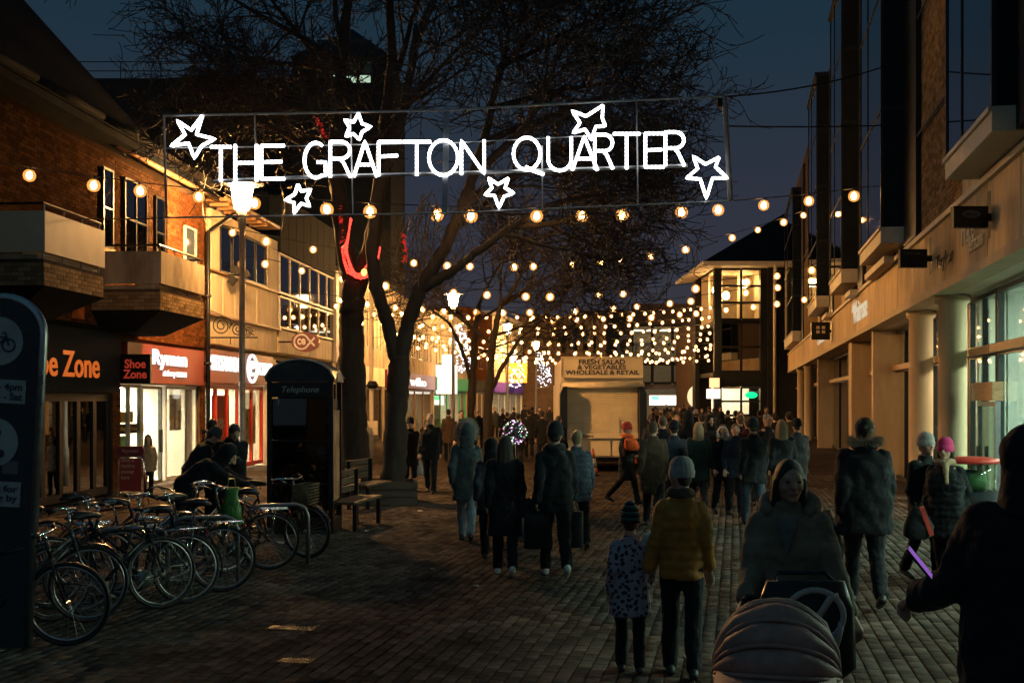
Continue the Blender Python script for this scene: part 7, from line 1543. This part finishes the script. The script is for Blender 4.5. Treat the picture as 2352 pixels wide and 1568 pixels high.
m = MB(); m.loft([(0, -0.1, 0.42, 0.2, 0.30), (0, -0.1, 0.50, 0.25, 0.38), (0, -0.1, 0.74, 0.285, 0.42), (0, -0.1, 0.78, 0.27, 0.40)], 22); m.build('carrycot', MATS['cloth_pram_fabric'], pm, True)
m = MB()
for sx in (-1, 1): m.tube([(sx * 0.27, -0.45, 0.16), (sx * 0.28, 0.1, 0.42), (sx * 0.22, 0.40, 0.82), (sx * 0.18, 0.56, 1.0)], 0.014, 8); m.tube([(sx * 0.27, 0.45, 0.16), (sx * 0.28, 0.1, 0.42)], 0.014, 8)
m.tube([(-0.18, 0.56, 1.0), (-0.16, 0.60, 1.02), (0.16, 0.60, 1.02), (0.18, 0.56, 1.0)], 0.017, 8); m.build('chassis', MATS['black_metal'], pm, True)
for sx in (-1, 1):
    for (yy, r_) in ((-0.45, 0.12), (0.45, 0.16)):
        wv_ = MB().lathe([(r_ - 0.03, -0.02), (r_, -0.014), (r_, 0.014), (r_ - 0.03, 0.02)], (sx * 0.29, yy, r_ + 0.014), 20, 'x').build('wheel', MATS['rubber'], pm, True); MB().lathe([(r_ * 0.6, -0.022), (r_ * 0.6, 0.022)], (sx * 0.29, yy, r_ + 0.014), 14, 'x').build('rim', MATS['grey_metal'], wv_)
# changing bag with a big pale letter, hung on the handle
cb = empty('changing_bag', tuple(Vector((pm.location.x + 0.26, Ym + 0.47, 0.14))), 0.0, 'black changing bag with a large pale emblem hanging on the pram handle', 'bag')
MB().loft([(0, 0, 0.50, 0.20, 0.07), (0, 0, 0.55, 0.26, 0.09), (0, 0, 0.85, 0.25, 0.08), (0, 0, 0.99, 0.20, 0.05)], 22).build('bag_body', MATS['cloth_leather'], cb, True)
m = MB(); yy = -0.105
m.tube([(0.02 + 0.145 * math.cos(t), yy, 0.83 + 0.13 * math.sin(t)) for t in [2 * math.pi * i / 26 for i in range(26)]], 0.017, 6, closed=True); m.tube([(-0.03, yy, 0.72), (0.10, yy, 0.92), (0.14, yy, 0.93)], 0.02, 6); m.tube([(0.155, yy, 0.80), (0.14, yy, 0.72), (0.10, yy, 0.60)], 0.018, 6); m.v = [(p[0], yy + (p[1] - yy) * 0.3, p[2]) for p in m.v]
m.build('emblem', mat('emblem_pale', (0.35, 0.34, 0.32), 0.6, 0.1), cb, True)
MB().tube([(-0.16, 0, 0.97), (-0.12, 0.08, 1.02), (0.12, 0.08, 1.02), (0.16, 0, 0.97)], 0.012, 6).build('strap', MATS['cloth_leather'], cb)

# ---- shrink-wrap the built-up bodies and clothes into single smooth surfaces
def finish():
    for o, vox, it in REM:
        r = o.modifiers.new('r', 'REMESH'); r.mode = 'VOXEL'; r.voxel_size = vox; r.use_smooth_shade = True
        if o.name.split('.')[0] in ('coat', 'trousers', 'hood', 'scarf'): d_ = o.modifiers.new('d', 'DISPLACE'); d_.texture = fold_tex; d_.strength = {'coat': 0.05, 'trousers': 0.04, 'hood': 0.03, 'scarf': 0.04}[o.name.split('.')[0]]; d_.mid_level = 0.5; d_.texture_coords = 'GLOBAL'
        if it: s_ = o.modifiers.new('s', 'SMOOTH'); s_.factor = 0.5; s_.iterations = it
    dg = bpy.context.evaluated_depsgraph_get(); new = []
    for o, vox, it in REM: new.append(bpy.data.meshes.new_from_object(o.evaluated_get(dg)))
    for (o, vox, it), me in zip(REM, new):
        o.modifiers.clear(); nm = o.data.name; o.data = me
        if len(me.polygons): me.polygons.foreach_set('use_smooth', [True] * len(me.polygons))
finish()
# ---- the distant crowd: copies of a few of the walkers above
def crowd(srcs, spots, label, group):
    q = random.Random(21)
    for i, (x, Y, fc) in enumerate(spots):
        c = copy_tree(srcs[i % len(srcs)]); c.location = ((x - CX) * Y / F, Y, 0); c.rotation_euler = (0, 0, math.radians(fc)); k = c.scale[0] * q.uniform(0.95, 1.04); c.scale = (k, k, k); c['label'] = label; c['group'] = group
ppl = {o['label']: o for o in scene.objects if o.name.startswith('person') and 'label' in o}
src = [ppl[k] for k in ('bearded man in dark coat walking towards the camera right of the van', 'person in brown coat among the far crowd before the pavilion', 'person with a backpack near the second slim tree', 'person in dark coat outside the brick-fronted shop', 'person in black by the slim trees')]
for s_ in src: KIDS[s_.name] = list(s_.children)
near = [ppl[k] for k in ('tall person in long black coat walking away right of the van', 'man in black cap and coat walking away in front of the columns', 'person with fair hair in black coat in front of the narrow columns', 'broad person in black coat in the middle of the right-hand crowd', 'man with short hair facing the camera behind the ear-muffed girl')]
for s_ in near: KIDS[s_.name] = list(s_.children)
cloth('dark_red', (0.06, 0.012, 0.012)); cloth('dusky', (0.06, 0.045, 0.03)); cloth('slate', (0.025, 0.031, 0.036)); cloth('plum', (0.035, 0.018, 0.035)); cloth('dark_denim', (0.02, 0.028, 0.042)); cloth('bottle', (0.012, 0.03, 0.026)); cloth('mole', (0.04, 0.034, 0.03))
looks = [('brown', 'brown'), ('navy', 'navy blue'), ('bottle', 'bottle green'), ('charcoal', 'charcoal'), ('dark_red', 'dark red'), ('dusky', 'dark tan'), ('slate', 'slate grey'), ('dark_denim', 'denim'), ('mole', 'taupe'), ('plum', 'plum')]
for i, (x, Y, fc) in enumerate([(1500, 18.5, 178), (1548, 19.5, 186), (1604, 20.5, 176), (1632, 23, 4), (1718, 22, 182), (1765, 25, 178), (1830, 21.5, 186), (1585, 29, 5), (1655, 28, 178), (1700, 24.5, 184)]):
    before = set(o.name for o in scene.objects); crowd([near[i % 5]], [(x, Y, fc)], 'walker in %s coat %s the packed crowd right of the van' % (looks[i][1], 'facing us in' if fc < 90 else 'walking away in'), 'packed crowd right of the van')
    for o in scene.objects:
        if o.name not in before and o.name.startswith('coat'): o.material_slots[0].link = 'OBJECT'; o.material_slots[0].material = MATS['cloth_' + looks[i][0]]
crowd(src, [(1498, 27, 175), (1548, 31, 185), (1612, 26, 178), (1625, 36, 5), (1566, 37, 176), (1508, 38, 4), (1590, 47, 180), (1640, 46, 178), (1500, 52, 180), (1517, 60, 5), (1540, 56, 170), (1562, 62, 10), (1582, 55, 185), (1612, 58, 0), (1628, 64, 175), (1548, 70, 0), (1505, 72, 180), (1590, 76, 180), (1530, 84, 5), (1570, 88, 180)], 'dark-coated person in the distant crowd under the far bulbs, right of the van', 'distant crowd')
crowd(src, [(1137, 62, 10), (1030, 38, 178), (1060, 33, 5), (1245, 36, 178), (1165, 42, 185), (1205, 70, 180), (1222, 52, 175), (1262, 66, 0), (1180, 58, 175), (1100, 48, 20)], 'dark-coated person far along the left-hand shops behind the walkers', 'far pedestrians by the left shops')
crowd(src, [(1672, 42, 180), (1745, 36, 175), (1655, 52, 0), (1780, 30, 180), (1715, 32, 178), (1760, 44, 4), (1812, 27, 182), (1690, 36, 183)], 'dark-coated person in front of the corner pavilion', 'people before the pavilion')
